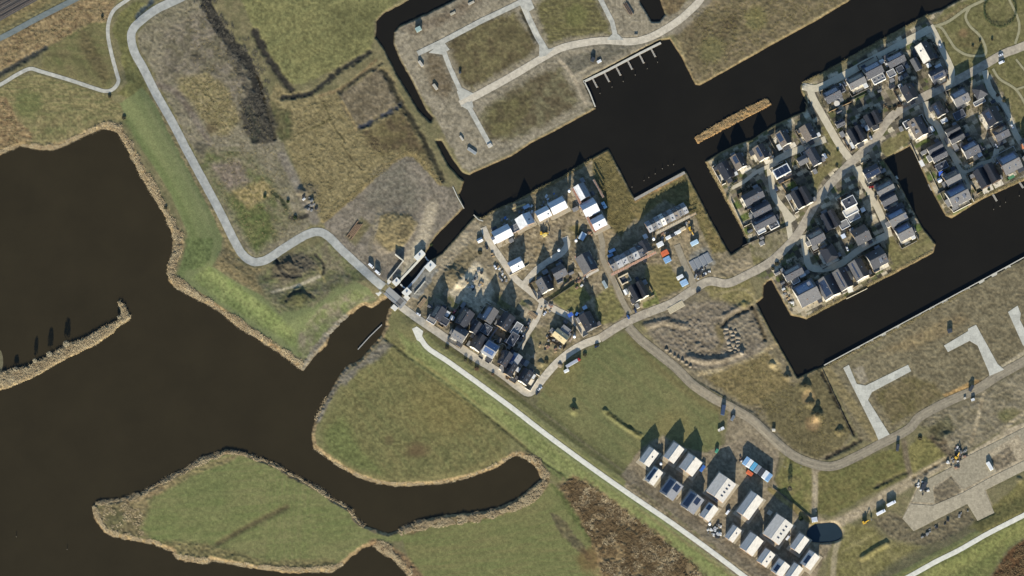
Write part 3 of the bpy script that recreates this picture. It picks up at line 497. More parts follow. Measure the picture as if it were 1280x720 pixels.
class MB:
    def __init__(s): s.V = []; s.F = []; s.I = []
    def add(s, V, F, mi=0):
        k = len(s.V); s.V += [tuple(v) for v in V]; s.F += [tuple(i + k for i in f) for f in F]; s.I += [mi] * len(F)
    def box(s, x0, x1, y0, y1, z0, z1, mi=0, M=None):
        V = [Vector((x, y, z)) for z in (z0, z1) for y in (y0, y1) for x in (x0, x1)]
        if M is not None: V = [M @ v for v in V]
        s.add(V, [(0, 2, 3, 1), (4, 5, 7, 6), (0, 1, 5, 4), (2, 6, 7, 3), (0, 4, 6, 2), (1, 3, 7, 5)], mi)
    def prism(s, poly, z0, z1, mi=0):
        n = len(poly); a = sum(poly[i][0] * poly[(i + 1) % n][1] - poly[(i + 1) % n][0] * poly[i][1] for i in range(n))
        if a < 0: poly = poly[::-1]
        s.add([(x, y, z0) for x, y in poly] + [(x, y, z1) for x, y in poly], [tuple(range(n))[::-1], tuple(range(n, 2 * n))] + [(i, (i + 1) % n, n + (i + 1) % n, n + i) for i in range(n)], mi)
    def extr(s, prof, x0, x1, mi=0):
        "profile in the y-z plane, extruded along x"
        n = len(prof); a = sum(prof[i][0] * prof[(i + 1) % n][1] - prof[(i + 1) % n][0] * prof[i][1] for i in range(n))
        if a < 0: prof = prof[::-1]
        s.add([(x0, y, z) for y, z in prof] + [(x1, y, z) for y, z in prof], [tuple(range(n))[::-1], tuple(range(n, 2 * n))] + [(i, (i + 1) % n, n + (i + 1) % n, n + i) for i in range(n)], mi)
    def cyl(s, x, y, z0, z1, r0, r1=None, n=12, mi=0, axis='z'):
        r1 = r0 if r1 is None else r1; V = []
        for z, r in ((z0, r0), (z1, r1)):
            for k in range(n):
                a = 2 * math.pi * k / n; p = (x + r * math.cos(a), y + r * math.sin(a), z)
                if axis == 'x': p = (z, x + r * math.cos(a), y + r * math.sin(a))
                if axis == 'y': p = (x + r * math.cos(a), z, y + r * math.sin(a))
                V.append(p)
        s.add(V, [tuple(range(n))[::-1], tuple(range(n, 2 * n))] + [(k, (k + 1) % n, n + (k + 1) % n, n + k) for k in range(n)], mi)
    def bar(s, a, b, r, mi=0):
        a = Vector(a); b = Vector(b); d = b - a; q = d.to_track_quat('Z', 'Y').to_matrix().to_4x4(); M = Matrix.Translation(a) @ q
        s.box(-r, r, -r, r, 0, d.length, mi, M)
    def build(s, name, mats, parent=None, smooth=False): return mesh(name, s.V, s.F, mats, parent, s.I, smooth)
def copy_tree(o, parent=None):
    c = o.copy(); COL_.objects.link(c)
    if parent: c.parent = parent
    for ch in list(o.children): copy_tree(ch, c)
    return c
def put(o, px, py, ang=0, z=None, dz=0):
    z = (h1(px, py) if z is None else z) + dz; x, y = P(px, py, z); o.location = (float(x), float(y), z); o.rotation_euler = (0, 0, R(ang)); return o

# ------------------------------------------------------------------ roads
_off = [0]
def strip(name, pts, w, m, smooth=True, lift=None, label=None):
    if smooth and len(pts) > 2: pts = crom(pts, 3)
    else:
        o = []
        for a, b in zip(pts[:-1], pts[1:]):
            n = max(1, int(math.hypot(b[0] - a[0], b[1] - a[1]) / 3)); o += [(a[0] + (b[0] - a[0]) * k / n, a[1] + (b[1] - a[1]) * k / n) for k in range(n)]
        pts = o + [pts[-1]]
    flat_under(pts, w); WAYS.append((name, pts, w, m, lift if lift is not None else .03 + .006 * (_off[0] % 14))); _off[0] += 1
def patch(name, poly, m, lift=None):
    d = []
    for a, b in zip(poly, poly[1:] + poly[:1]):
        n = max(1, int(math.hypot(b[0] - a[0], b[1] - a[1]) / 4)); d += [(a[0] + (b[0] - a[0]) * k / n, a[1] + (b[1] - a[1]) * k / n) for k in range(n)]
    s = sl(poly, 4); dd = sdp(poly, GX[s], GY[s]); m_ = sst(2.0, .2, dd); c = np.array(poly); z = float(np.median(HS[s][dd < 0]))
    H[s] = H[s] * (1 - m_) + (z - .14) * m_; HS[s] = HS[s] * (1 - m_) + z * m_
    WAYS.append((name, d, None, m, (lift if lift is not None else .03 + .006 * (_off[0] % 14), z))); _off[0] += 1
def build_ways():
    for name, pts, w, m, lift in WAYS:
        if w is None:
            x, y = P([p[0] for p in pts], [p[1] for p in pts], lift[1]); bm = MB(); poly = list(zip(x, y)); bm.prism(poly, lift[1] - .3, lift[1] + lift[0]); o = bm.build(name, m)
        else:
            p = np.array(pts); t = np.gradient(p, axis=0); t /= np.linalg.norm(t, axis=1)[:, None] + 1e-9; nrm = np.stack([-t[:, 1], t[:, 0]], 1)
            cols = [p + nrm * w * f for f in (-.5, -.18, .18, .5)]; V = []; n = len(p); jit = .25 * (rng.random((n, 2)) - .5) * min(1, w / 8)
            cols[0] = cols[0] + nrm * jit[:, :1]; cols[3] = cols[3] + nrm * jit[:, 1:]
            for q in cols:
                z = hs(q[:, 0], q[:, 1]) + lift; x, y = P(q[:, 0], q[:, 1], z); V += list(zip(x, y, z))
            F = [(c * n + i, c * n + i + 1, (c + 1) * n + i + 1, (c + 1) * n + i) for c in range(3) for i in range(n - 1)]
            o = mesh(name, V, F, m)
            o.data.update()
            if o.data.polygons[0].normal.z < 0: o.data.flip_normals()
        tag(o, kind='structure')

def build_ground():
    global COL
    lum = COL @ np.array([.3, .6, .1]); COL = COL * .85 + .15 * lum[..., None] * np.array([1.08, 1.0, .80]); COL = COL * np.array([1.07, 1.03, .95])
    X, Y = P(GX, GY, 0.0); ny, nx = SH; me = bpy.data.meshes.new('ground')
    co = np.stack([X, Y, H], -1).reshape(-1, 3).astype(np.float32)
    me.vertices.add(ny * nx); me.vertices.foreach_set('co', co.ravel())
    i = (np.arange(ny - 1)[:, None] * nx + np.arange(nx - 1)[None]).ravel(); q = np.stack([i, i + nx, i + nx + 1, i + 1], 1).astype(np.int32)
    me.loops.add(q.size); me.loops.foreach_set('vertex_index', q.ravel()); me.polygons.add(len(q)); me.polygons.foreach_set('loop_start', np.arange(0, q.size, 4, dtype=np.int32))
    me.polygons.foreach_set('use_smooth', np.ones(len(q), bool)); me.update(calc_edges=True)
    at = me.color_attributes.new('soil', 'FLOAT_COLOR', 'POINT'); c4 = np.concatenate([np.clip(COL, 0, .8), np.ones(SH + (1,))], -1).astype(np.float32); at.data.foreach_set('color', c4.ravel())
    m = bpy.data.materials.new('soil_and_grass'); m.use_nodes = True; N = m.node_tree.nodes; L = m.node_tree.links; b = N['Principled BSDF']; b.inputs['Roughness'].default_value = .95; b.inputs['Specular IOR Level'].default_value = .1
    a = N.new('ShaderNodeAttribute'); a.attribute_name = 'soil'; tc = N.new('ShaderNodeTexCoord')
    n1 = N.new('ShaderNodeTexNoise'); n1.inputs['Scale'].default_value = .9; n1.inputs['Detail'].default_value = 6; n1.inputs['Roughness'].default_value = .7; L.new(tc.outputs['Object'], n1.inputs['Vector'])
    mr = N.new('ShaderNodeMapRange'); mr.inputs['From Min'].default_value = .3; mr.inputs['From Max'].default_value = .7; mr.inputs['To Min'].default_value = .74; mr.inputs['To Max'].default_value = 1.26; L.new(n1.outputs['Fac'], mr.inputs['Value'])
    n2 = N.new('ShaderNodeTexNoise'); n2.inputs['Scale'].default_value = .28; n2.inputs['Detail'].default_value = 4; n2.inputs['Roughness'].default_value = .75; L.new(tc.outputs['Object'], n2.inputs['Vector'])
    m2 = N.new('ShaderNodeMapRange'); m2.inputs['From Min'].default_value = .32; m2.inputs['From Max'].default_value = .68; m2.inputs['To Min'].default_value = .88; m2.inputs['To Max'].default_value = 1.13; L.new(n2.outputs['Fac'], m2.inputs['Value'])
    mm = N.new('ShaderNodeMath'); mm.operation = 'MULTIPLY'; L.new(mr.outputs['Result'], mm.inputs[0]); L.new(m2.outputs['Result'], mm.inputs[1]); mr = mm
    mx = N.new('ShaderNodeVectorMath'); mx.operation = 'SCALE'; L.new(a.outputs['Color'], mx.inputs[0]); L.new(mr.outputs[0], mx.inputs['Scale']); L.new(mx.outputs['Vector'], b.inputs['Base Color'])
    bp = N.new('ShaderNodeBump'); bp.inputs['Strength'].default_value = .5; bp.inputs['Distance'].default_value = .25; L.new(n1.outputs['Fac'], bp.inputs['Height']); L.new(bp.outputs['Normal'], b.inputs['Normal'])
    me.materials.append(m); o = bpy.data.objects.new('ground', me); COL_.objects.link(o); tag(o, kind='structure')
    div = [(440,-4000),(440,310),(480,357),(500,377),(700,560),(720,4500)]
    for nm, poly, mt in (('lake', [(-4500,-4000)] + div + [(-4500,4500)], water('lake_water', A(52,45,29), .1)), ('canal', div + [(6000,4500),(6000,-4000)], water('canal_water', A(32,29,22), .1))):
        x, y = P([p[0] for p in poly], [p[1] for p in poly], 0); mb = MB(); n = len(poly); V = list(zip(x, y, [0.0] * n))
        o = mesh(nm, V, [tuple(range(n))], mt)
        if o.data.polygons[0].normal.z < 0: o.data.flip_normals()
        tag(o, kind='structure')
_px, _py = P([p[0] for p in crom(TEAL_SHEET + TEAL_SHEET[:1], 2)], [p[1] for p in crom(TEAL_SHEET + TEAL_SHEET[:1], 2)], 0)
o = mesh('teal_sheet', list(zip(_px, _py, [.25] * len(_px)))[::-1], [tuple(range(len(_px)))], water('glossy_teal', A(42,54,60), .12))  # flat glossy sheet in one dark teal colour
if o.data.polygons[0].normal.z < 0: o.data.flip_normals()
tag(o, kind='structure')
CONC = mat('pale_concrete', A(172,168,152), .9, .2, .25, .1, second=A(196,190,172)); SLABM = tiles('slab_concrete', A(198,193,175), 6, 5, rough=.9, spec=.15, var=.14, mort=.72, bump=.1); CONC2 = mat('white_concrete', A(214,208,188), .9, .15, .3, .1)
ASPH = mat('grey_asphalt', A(160,158,146), .9, .16, .22, .1, second=A(182,179,166)); BRICKP = mat('clinker_paving', A(186,174,150), .9, .14, .35, .1, second=A(212,198,172)); SANDP = mat('sandy_paving', A(196,183,154), .9, .12, .35, .1)
DIRTM = mat('dirt_road', A(130,119,98), .95, .2, .35, .3, second=A(154,141,117)); TRACK = mat('wheel_tracks', A(148,136,112), .95, .2, .4, .2); GRAV = mat('gravel_path', A(150,142,108), .95, .15, .5, .2); OLDASPH = mat('dark_road', A(112,118,112), .9, .1, .3, .1)
MAINR = mat('brown_paving', A(154,142,122), .9, .18, .25, .1, second=A(188,174,148))
strip('road', ROAD_W, 10.5, ASPH); strip('path', PATH_NW, 4.6, CONC); strip('path', PATH_DIKE, 6.2, CONC2); strip('path', PATH_SE, 6, CONC2)
patch('path', [(515,411),(521,408),(529,414),(528,418),(526,428),(521,425)], CONC2)
strip('road', [(-120,98),(-60,76),(0,48),(45,24),(92,0),(140,-25)], 7, OLDASPH)
strip('road', ROAD_TOWN[:13], 9.5, BRICKP); strip('road', ROAD_TOWN[12:], 10.5, MAINR); strip('road', DIRT, 11.5, DIRTM)
for dx in (-3, 3): strip('wheel_track', [(x + dx * .5, y - dx * .8) for x, y in DIRT], 2.2, TRACK)
strip('road', [(1003,108),(1022,110),(1057,93),(1082,79),(1107,66),(1140,48),(1162,36)], 9, SANDP); strip('road', [(1012,108),(1016,122),(1027,142),(1040,165),(1050,182),(1062,198)], 9, SANDP)
strip('road', [(1163,32),(1170,44),(1176,58),(1186,78),(1190,91),(1186,108)], 7.5, SANDP); strip('road', [(1157,127),(1162,148),(1172,157),(1180,174),(1190,192),(1198,205),(1206,222),(1213,236)], 8, SANDP)
strip('road', [(1231,88),(1238,112),(1255,133),(1263,151),(1270,168),(1284,190)], 7.5, SANDP); strip('road', [(1246,186),(1242,200),(1226,206),(1206,214)], 7, SANDP)
strip('road', [(1072,208),(1078,223),(1088,241),(1100,266),(1108,284),(1112,296)], 8.5, SANDP); strip('road', [(1108,294),(1090,303),(1070,315),(1052,329),(1030,336),(1012,333),(1007,314),(1004,294)], 8, SANDP)
strip('road', [(1032,174),(1011,182),(984,193),(964,206),(964,224),(968,245),(980,262),(992,276)], 8, SANDP); strip('road', [(980,262),(985,278),(988,296),(990,306)], 7, SANDP); strip('path', [(915,235),(930,227),(944,216),(962,207)], 4.5, SANDP)
strip('road', [(604,284),(612,302),(625,321),(642,346),(654,357),(670,370),(682,380),(696,388),(712,396),(724,408),(732,420)], 8, BRICKP); strip('road', [(654,357),(669,339),(687,326),(702,316),(709,306),(706,296)], 8, BRICKP); strip('road', [(678,378),(670,400),(657,420),(650,436)], 7.5, BRICKP)
strip('track', [(748,286),(753,304),(753,322),(761,339),(770,356),(777,374),(787,392)], 7, TRACK); strip('track', [(846,306),(856,331),(864,348),(868,360)], 8, TRACK)
strip('road', [(522,67),(555,51),(600,27),(640,8),(668,-6)], 6.5, CONC, False); strip('road', [(551,54),(562,84),(575,112),(580,126)], 6, CONC, False); strip('road', [(575,130),(600,117),(640,95),(677,73),(705,59),(750,51),(790,52),(816,45),(845,28),(864,12),(875,0),(884,-16)], 9, BRICKP)
strip('road', [(583,128),(595,150),(605,168),(614,184)], 6, CONC, False); strip('road', [(654,6),(662,25),(672,46),(684,66)], 7.5, CONC, False); strip('road', [(749,-4),(765,27),(770,48)], 6, CONC, False)
for p in ([(536,66),(546,58),(556,54),(562,62),(552,68)], [(571,114),(578,110),(592,117),(575,126)], [(576,132),(590,126),(592,134),(586,138)], [(674,56),(680,62),(694,60),(682,70),(674,72)], [(648,4),(664,0),(668,10),(662,14),(654,12)], [(764,44),(768,40),(774,44),(780,50),(758,50)]): patch('road', p, CONC)
WAYS_OVER = .0
for p in ([(1054,460),(1061,456),(1071,480),(1082,482),(1135,456),(1139,464),(1090,490),(1085,500),(1112,543),(1098,550),(1094,540)], [(1180,432),(1210,414),(1210,411),(1220,406),(1247,455),(1255,462),(1237,470),(1236,465),(1222,432),(1212,426),(1185,440)], [(1260,390),(1272,382),(1276,392),(1275,400),(1282,414),(1300,442),(1290,447),(1278,430)]): patch('concrete_slab', p, SLABM)
for pts, w in (([(1165,34),(1185,27),(1208,11),(1230,0),(1244,-8)], 3.6), ([(1213,8),(1207,20),(1212,32),(1225,45),(1232,60),(1230,69),(1210,69),(1195,61),(1187,50),(1177,35),(1168,32)], 3.2), ([(1260,-4),(1272,22),(1274,37),(1269,55)], 3), ([(1241,86),(1250,99),(1270,112),(1284,134)], 3.2), ([(1270,74),(1284,92)], 2.6), ([(1270,112),(1284,107)], 2.6)): strip('path', pts, w, GRAV)
YARD = tiles('yard_paving', A(176,163,136), 3, 3, rough=.9, spec=.1, var=.16, mort=.82, bump=.1); YARD2 = tiles('yard_paving_worn', A(164,152,126), 2, 2, rough=.9, spec=.1, var=.2, mort=.85, bump=.1)
patch('paved_yard', [(1128,648),(1138,630),(1166,632),(1204,616),(1236,598),(1284,574),(1330,552),(1330,562),(1281,588),(1231,613),(1243,641),(1222,651),(1209,630),(1142,664)], YARD)
patch('paved_yard', [(1190,582),(1210,570),(1260,545),(1320,514),(1324,540),(1284,560),(1272,544),(1235,566),(1246,590),(1204,612),(1190,596)], YARD2)
patch('paved_yard', [(1150,604),(1190,584),(1190,594),(1166,609),(1168,629),(1140,628)], YARD2)
# ------------------------------------------------------------------ light, camera
def setup():
    sc = bpy.context.scene; w = bpy.data.worlds.new('World'); sc.world = w; w.use_nodes = True; N = w.node_tree.nodes; L = w.node_tree.links
    sk = N.new('ShaderNodeTexSky'); sk.sky_type = 'NISHITA'; sk.sun_disc = False; sk.sun_elevation = R(SUN_EL); sk.sun_rotation = R(SUN_AZ); sk.air_density = 1.0; sk.dust_density = .6; sk.ozone_density = 4.0
    L.new(sk.outputs['Color'], N['Background'].inputs['Color']); N['Background'].inputs['Strength'].default_value = SKY
    l = bpy.data.lights.new('sun', 'SUN'); l.energy = SUN; l.angle = R(.53); l.color = (1, .945, .835); o = bpy.data.objects.new('sun', l); COL_.objects.link(o)
    a = R(SUN_AZ); e = R(SUN_EL); d = Vector((math.sin(a) * math.cos(e), math.cos(a) * math.cos(e), math.sin(e))); o.rotation_euler = d.to_track_quat('Z', 'Y').to_euler(); o.location = (0, -300, 300)
    c = bpy.data.cameras.new('camera'); c.sensor_width = 36; c.lens = 36 * D / (1280 * S); c.clip_start = 100; c.clip_end = 60000; o = bpy.data.objects.new('camera', c); COL_.objects.link(o)
    o.location = (0, -D * math.sin(TILT), D * math.cos(TILT)); o.rotation_euler = (TILT, 0, 0); sc.camera = o
    v = sc.view_settings; v.view_transform = 'Standard'; v.look = 'None'; v.gamma = 1; v.use_curve_mapping = False; v.exposure = EXPO
    sc.cycles.max_bounces = 5; sc.cycles.use_denoising = True
SKY = .1; SUN = 4.8; EXPO = 1.6
# ------------------------------------------------------------------ houses
ROOF = {'dk': tiles('dark_slate_tiles', A(62,62,66), rough=.5), 'bk': tiles('black_tiles', A(40,40,44), rough=.45, spec=.4), 'gr': tiles('grey_tiles', A(98,96,94), rough=.6), 'br': tiles('brown_grey_tiles', A(112,102,90), rough=.7),
        'lt': tiles('pale_roof_sheeting', A(214,206,190), 2.4, .6, rough=.5, mort=.85, var=.05, bump=.1), 'wh': tiles('white_roof_foil', A(206,206,204), 3, 1.2, rough=.55, mort=.88, var=.04, bump=.1), 'mg': tiles('mid_grey_roofing', A(138,138,138), 2.4, .6, rough=.55, mort=.8, var=.08, bump=.1), 'cr': tiles('cream_roof_boards', A(205,186,140), 2, .4, rough=.7, mort=.8, var=.06)}
WALL = {'w': mat('white_render', A(222,214,196), .85, .07, .5), 't': tiles('tan_brick', A(168,148,118), .5, .2, rough=.9, spec=.1), 'b': tiles('dark_brick', A(92,76,64), .5, .2, rough=.9, spec=.1), 'k': tiles('black_cladding', A(54,52,52), 6, .3, rough=.7), 'g': tiles('grey_brick', A(140,134,124), .5, .2, rough=.9, spec=.1), 'o': tiles('orange_brick', A(178,120,88), .5, .2, rough=.9, spec=.1), 'p': tiles('pink_brick', A(176,150,128), .5, .2, rough=.9, spec=.1)}
GLASS = mat('window_glass', A(40,48,58), .08, .1, .4, 0, .6); FRAME = mat('white_frame', A(205,205,200), .6, .04); LEAD = mat('grey_lead', A(120,122,126), .6, .08); BITU = mat('dark_roof_felt', A(66,68,72), .8, .2, .5); BITL = mat('grey_roof_felt', A(128,126,122), .85, .14, .5); DOOR = mat('dark_door', A(52,58,62), .5, .1)
PAVE = mat('terrace_tiles', A(178,164,136), .9, .12, .6, .1); PAVL = mat('pale_terrace', A(222,210,184), .9, .1, .6, .1); BRICKC = mat('chimney_brick', A(120,92,76), .9, .15)
def solar_mat():
    m = tiles('solar_cells', A(34,42,58), 1.0, 1.7, rough=.22, spec=.6, mort=2.6, var=.12, bump=0); return m
SOLAR = solar_mat(); SOLARB = tiles('blue_solar_cells', A(62,82,116), 1.0, 1.7, rough=.25, spec=.6, mort=1.8, var=.2, bump=0); TERR = [PAVE, PAVL]
WIN = {}
def window(parent, x, y, z, w, h, rot, kind='window'):
    k = (round(w, 1), round(h, 1), kind)
    if k not in WIN:
        mb = MB(); t = .09
        mb.box(-w/2, w/2, -.04, .03, 0, h, 0); f = [(-w/2-t, -w/2, 0-t, h+t), (w/2, w/2+t, 0-t, h+t), (-w/2, w/2, h, h+t), (-w/2, w/2, -t, 0)]
        for a, b, c, d in f: mb.box(a, b, -.08, .03, c, d, 1)
        if kind == 'window' and w > 1.1: mb.box(-.04, .04, -.07, .03, 0, h, 1)
        WIN[k] = mb.build(kind, [GLASS if kind == 'window' else DOOR, FRAME], parent); o = WIN[k]
    else: o = WIN[k].copy(); COL_.objects.link(o); o.parent = parent
    o.location = (x, y, z); o.rotation_euler = (0, 0, rot); return o
def openings(t, l, w, eave, gable=False, floors=2):
    n = 2 if l < 6.5 else 3
    for sgn, rot in ((-1, 0), (1, math.pi)):
        for fl in range(floors):
            for k in range(n):
                x = -l + (2 * l) * (k + .5) / n
                if fl == 0 and k == n // 2 and sgn > 0: window(t, x, sgn * (w + .02), .15, 1.0, 2.1, rot, 'door')
                else: window(t, x, sgn * (w + .02), .8 + fl * 2.9, 1.6, 1.5, rot)
    for sgn, rot in ((-1, -math.pi/2), (1, math.pi/2)):
        window(t, sgn * (l + .02), 0, .9, 1.6, 1.5, rot)
        if gable or floors > 1: window(t, sgn * (l + .02), 0, 3.7, 1.6, 1.5, rot)
class Slope:
    "one roof slope: u along the ridge (-1..1), v from eave (0) to ridge (1)"
    def __init__(s, l, w, eave, ridge, side, yc=0): s.l, s.w, s.e, s.r, s.s, s.yc = l, w, eave, ridge, side, yc
    def M(s, u, v):
        y = s.s * s.w * (1 - v); z = s.e + (s.r - s.e) * v; a = math.atan2(s.r - s.e, s.w)
        return Matrix.Translation((u * s.l, s.yc + y, z)) @ Matrix.Rotation(-s.s * a, 4, 'X')
    def box(s, mb, u0, u1, v0, v1, lift, th, mi=0):
        M = s.M((u0 + u1) / 2, (v0 + v1) / 2); L = math.hypot(s.r - s.e, s.w)
        mb.box((u0 - u1) / 2 * s.l, (u1 - u0) / 2 * s.l, -(v1 - v0) / 2 * L, (v1 - v0) / 2 * L, lift, lift + th, mi, M)
def roof_part(t, l, w, eave, ridge, m, yc=0, m2=None, hip=0):
    mb = MB(); e = .25
    for s in (-1, 1):
        if hip: continue
        prof = [(yc + s * (w + .35), eave - .3), (yc + s * (w + .35), eave - .08), (yc, ridge + .14), (yc, ridge - .14)]
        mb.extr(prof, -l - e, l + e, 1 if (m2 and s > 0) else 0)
    if hip:
        a = l * (1 - hip); V = [(-l-.4, -w-.4, eave), (l+.4, -w-.4, eave), (l+.4, w+.4, eave), (-l-.4, w+.4, eave), (-a, 0, ridge), (a, 0, ridge)]
        if a < .3: V = V[:4] + [(-.25, 0, ridge), (.25, 0, ridge)]
        mb.add(V, [(0,1,5,4), (1,2,5), (2,3,4,5), (3,0,4), (3,2,1,0)])
    else: mb.box(-l - e, l + e, yc - .16, yc + .16, ridge + .08, ridge + .2, 0)
    return mb.build('roof', [m, m2] if m2 else m, t)
def extras(t, ro, l, w, eave, ridge, ex, yc=0):
    for e in ex:
        k = e[0]; side = -1 if e[1] == 's' else 1; sp = Slope(l, w, eave, ridge, side, yc)
        if k == 'sky':
            n = e[2]
            for i in range(n):
                u = (i + .5) / n * 1.5 - .75 if n > 1 else (e[3] if len(e) > 3 else .2); mb = MB(); du = .75 / l; sp.box(mb, u - du, u + du, .35, .6, .13, .1, 1); sp.box(mb, u - du * .75, u + du * .75, .38, .57, .14, .13, 0); mb.build('skylight', [GLASS, LEAD], ro)
        elif k == 'sun':
            u0, u1, v0, v1 = e[2]; mb = MB(); sp.box(mb, u0, u1, v0, v1, .14, .1, 0); mb.build('solar_panel', [SOLARB if len(e) > 3 else SOLAR], ro)
        elif k == 'dorm':
            n = e[2]
            for i in range(n):
                u = ((i + .5) / n * 1.6 - .8) if n > 1 else (e[3] if len(e) > 3 else 0); x = u * l; mb = MB(); z0 = eave + (ridge - eave) * .25; zt = eave + (ridge - eave) * .78; y0 = side * w * .72; y1 = side * w * .2
                ya, yb = min(y0, y1), max(y0, y1); mb.box(x - 1.2, x + 1.2, yc + ya, yc + yb, z0, zt, 0); mb.box(x - 1.4, x + 1.4, yc + ya - .2, yc + yb + .2, zt, zt + .2, 1); yy = yc + side * (w * .72 + .03); mb.box(x - .9, x + .9, yy - .03, yy + .03, z0 + .5, zt - .2, 2)
                mb.build('dormer', [FRAME, LEAD, GLASS], ro)
        elif k == 'chim':
            mb = MB(); u = e[2] if len(e) > 2 else .6; x = u * l; mb.box(x - .5, x + .5, yc - .4, yc + .4, ridge - 1, ridge + 1.1, 0); mb.box(x - .6, x + .6, yc - .5, yc + .5, ridge + 1.1, ridge + 1.25, 1); mb.cyl(x, yc, ridge + 1.25, ridge + 1.6, .18, n=8, mi=1); mb.build('chimney', [BRICKC, LEAD], ro)
HOUSES = []
def house(x, y, L, W, ang, sty, roof, wall, label, group, ex=(), eave=5.6, pitch=40, roof2=None, name='house', cat='house', floors=2, terrace=None, hip=0):
    if group in (G1, G3) and L > 12:
        L *= 1.09; W *= 1.12; eave *= 1.1; seed = int(x * 7 + y * 3)
        zone(rectp(x, y + 1, L + 9, W + 9, ang), ((132,122,102), (118,108,88), (146,134,108), (104,98,80))[seed % 4], ((112,104,84), (98,92,72), (128,118,94), (90,84,66))[seed % 4], 'f', feather=1.5, wob=1.2, amt=.85)
    if group == G2 and name == 'house': L *= 1.12; W *= 1.12; terrace = terrace or [(0, -1, L + 6, W + 7, 0)]
    y += 1.6; l, w = L / 2 * S, W / 2 * S; t = empty(name, x, y, ang, label=label, cat=cat, group=group); HOUSES.append((x, y, L, W, ang, label, sty))
    wm = WALL[wall]; li, wi = l - .3, w - .4
    if sty == 'g':
        rd = eave + w * math.tan(R(pitch)); mb = MB()
        if hip: mb.box(-li, li, -wi, wi, -1.6, eave - .02)
        else: mb.extr([(-wi, -1.6), (wi, -1.6), (wi, eave - .12), (0, rd - .3), (-wi, eave - .12)], -li, li)
        mb.build('wall', wm, t); ro = roof_part(t, l, w, eave, rd, ROOF[roof], 0, ROOF[roof2] if roof2 else None, hip); extras(t, ro, l, w, eave, rd, ex); openings(t, li, wi, eave, not hip, floors)
    elif sty == 'd':
        h = w / 2; rd = eave + h * math.tan(R(pitch)); mb = MB(); a = h - .25
        mb.extr([(-wi, -1.6), (wi, -1.6), (wi, eave - .12), (h, rd - .3), (0, eave - .3), (-h, rd - .3), (-wi, eave - .12)], -li, li); mb.build('wall', wm, t)
        for yc in (-h, h): ro = roof_part(t, l, h - .36, eave, rd, ROOF[roof], yc); extras(t, ro, l, h - .36, eave, rd, ex if yc < 0 else (), yc)
        openings(t, li, wi, eave, False, floors)
    elif sty == 't':
        # a terrace: separate bays, each with its own front, height and roof colour
        n, pal = floors, roof.split(','); bl = 2 * l / n; rr = np.random.default_rng(int(x)); floors = 2
        for i in range(n):
            e2 = eave + (rr.random() - .5) * .7; w2 = w * (.9 + .16 * rr.random()); xa, xb = -l + i * bl, -l + (i + 1) * bl; rd = e2 + w2 * math.tan(R(pitch)); mb = MB(); mb.extr([(-w2 + .4, -1.6), (w2 - .4, -1.6), (w2 - .4, e2 - .12), (0, rd - .3), (-w2 + .4, e2 - .12)], xa + .02, xb - .02); mb.build('wall', WALL['ptgw'[i % 4]], t)
            mb = MB()
            for s in (-1, 1): mb.extr([(s * (w2 + .3), e2 - .3), (s * (w2 + .3), e2 - .08), (0, rd + .14), (0, rd - .14)], xa + .04, xb - .04)
            ro = mb.build('roof', ROOF[pal[i % len(pal)]], t)
            for side in (-1, 1):
                sp = Slope(bl / 2, w2, e2, rd, side)
                for q in range(2):
                    mb = MB(); u = rr.random() * 1.2 - .6; v_ = .2 + .45 * rr.random(); sp.box(mb, u - .22, u + .22, v_, v_ + .2, .12, .16); o = mb.build(['skylight', 'solar_panel'][q], [GLASS, SOLAR][q] if rr.random() < .85 else LEAD, ro)
                    for vv in o.data.vertices: vv.co.x += (xa + xb) / 2
            if i: mb = MB(); mb.extr([(-w - .3, e2 - .6), (-w - .3, e2 + .3), (0, rd + .75), (w + .3, e2 + .3), (w + .3, e2 - .6), (0, rd - .5)], xa - .17, xa + .17); mb.build('fire_wall', BITL, t)
        openings(t, l, w * .88, eave, False, 2)
    elif sty == 'f':
        mb = MB(); mb.box(-l, l, -w, w, -1.6, eave); mb.build('wall', wm, t); mb = MB(); mb.box(-l + .25, l - .25, -w + .25, w - .25, eave - .1, eave + .06); ro = mb.build('roof', [{'dk': BITU, 'gr': BITL, 'wh': FRAME, 'lt': ROOF['lt']}.get(roof, BITU)], t)
        mb = MB()
        for a in ((-l - .1, l + .1, -w - .1, -w + .35), (-l - .1, l + .1, w - .35, w + .1), (-l - .1, -l + .35, -w + .35, w - .35), (l - .35, l + .1, -w + .35, w - .35)): mb.box(*a, eave + .003, eave + .5)
        mb.build('parapet', FRAME if wall in 'wt' else LEAD, ro)
        for e in ex:
            if e[0] == 'sun':
                n = e[2]
                for i in range(n): mb = MB(); a = -l + .9 + (2 * l - 1.8) * i / n; mb.box(a + .15, a + (2 * l - 1.8) / n - .15, -w + .9, w - .9, eave + .12, eave + .24, 0); mb.build('solar_panel', SOLAR, ro)
            if e[0] == 'sky':
                for i in range(e[2]): mb = MB(); a = -l + 2 * l * (i + .5) / e[2]; mb.box(a - .8, a + .8, -.8, .8, eave + .05, eave + .35, 1); mb.box(a - .6, a + .6, -.6, .6, eave + .34, eave + .42, 0); mb.build('skylight', [GLASS, FRAME], ro)
            if e[0] == 'box': mb = MB(); mb.box(-1.2, .4, -.8, .6, eave + .05, eave + 1.1); mb.build('roof_unit', LEAD, ro)
        openings(t, l, w, eave, False, floors)
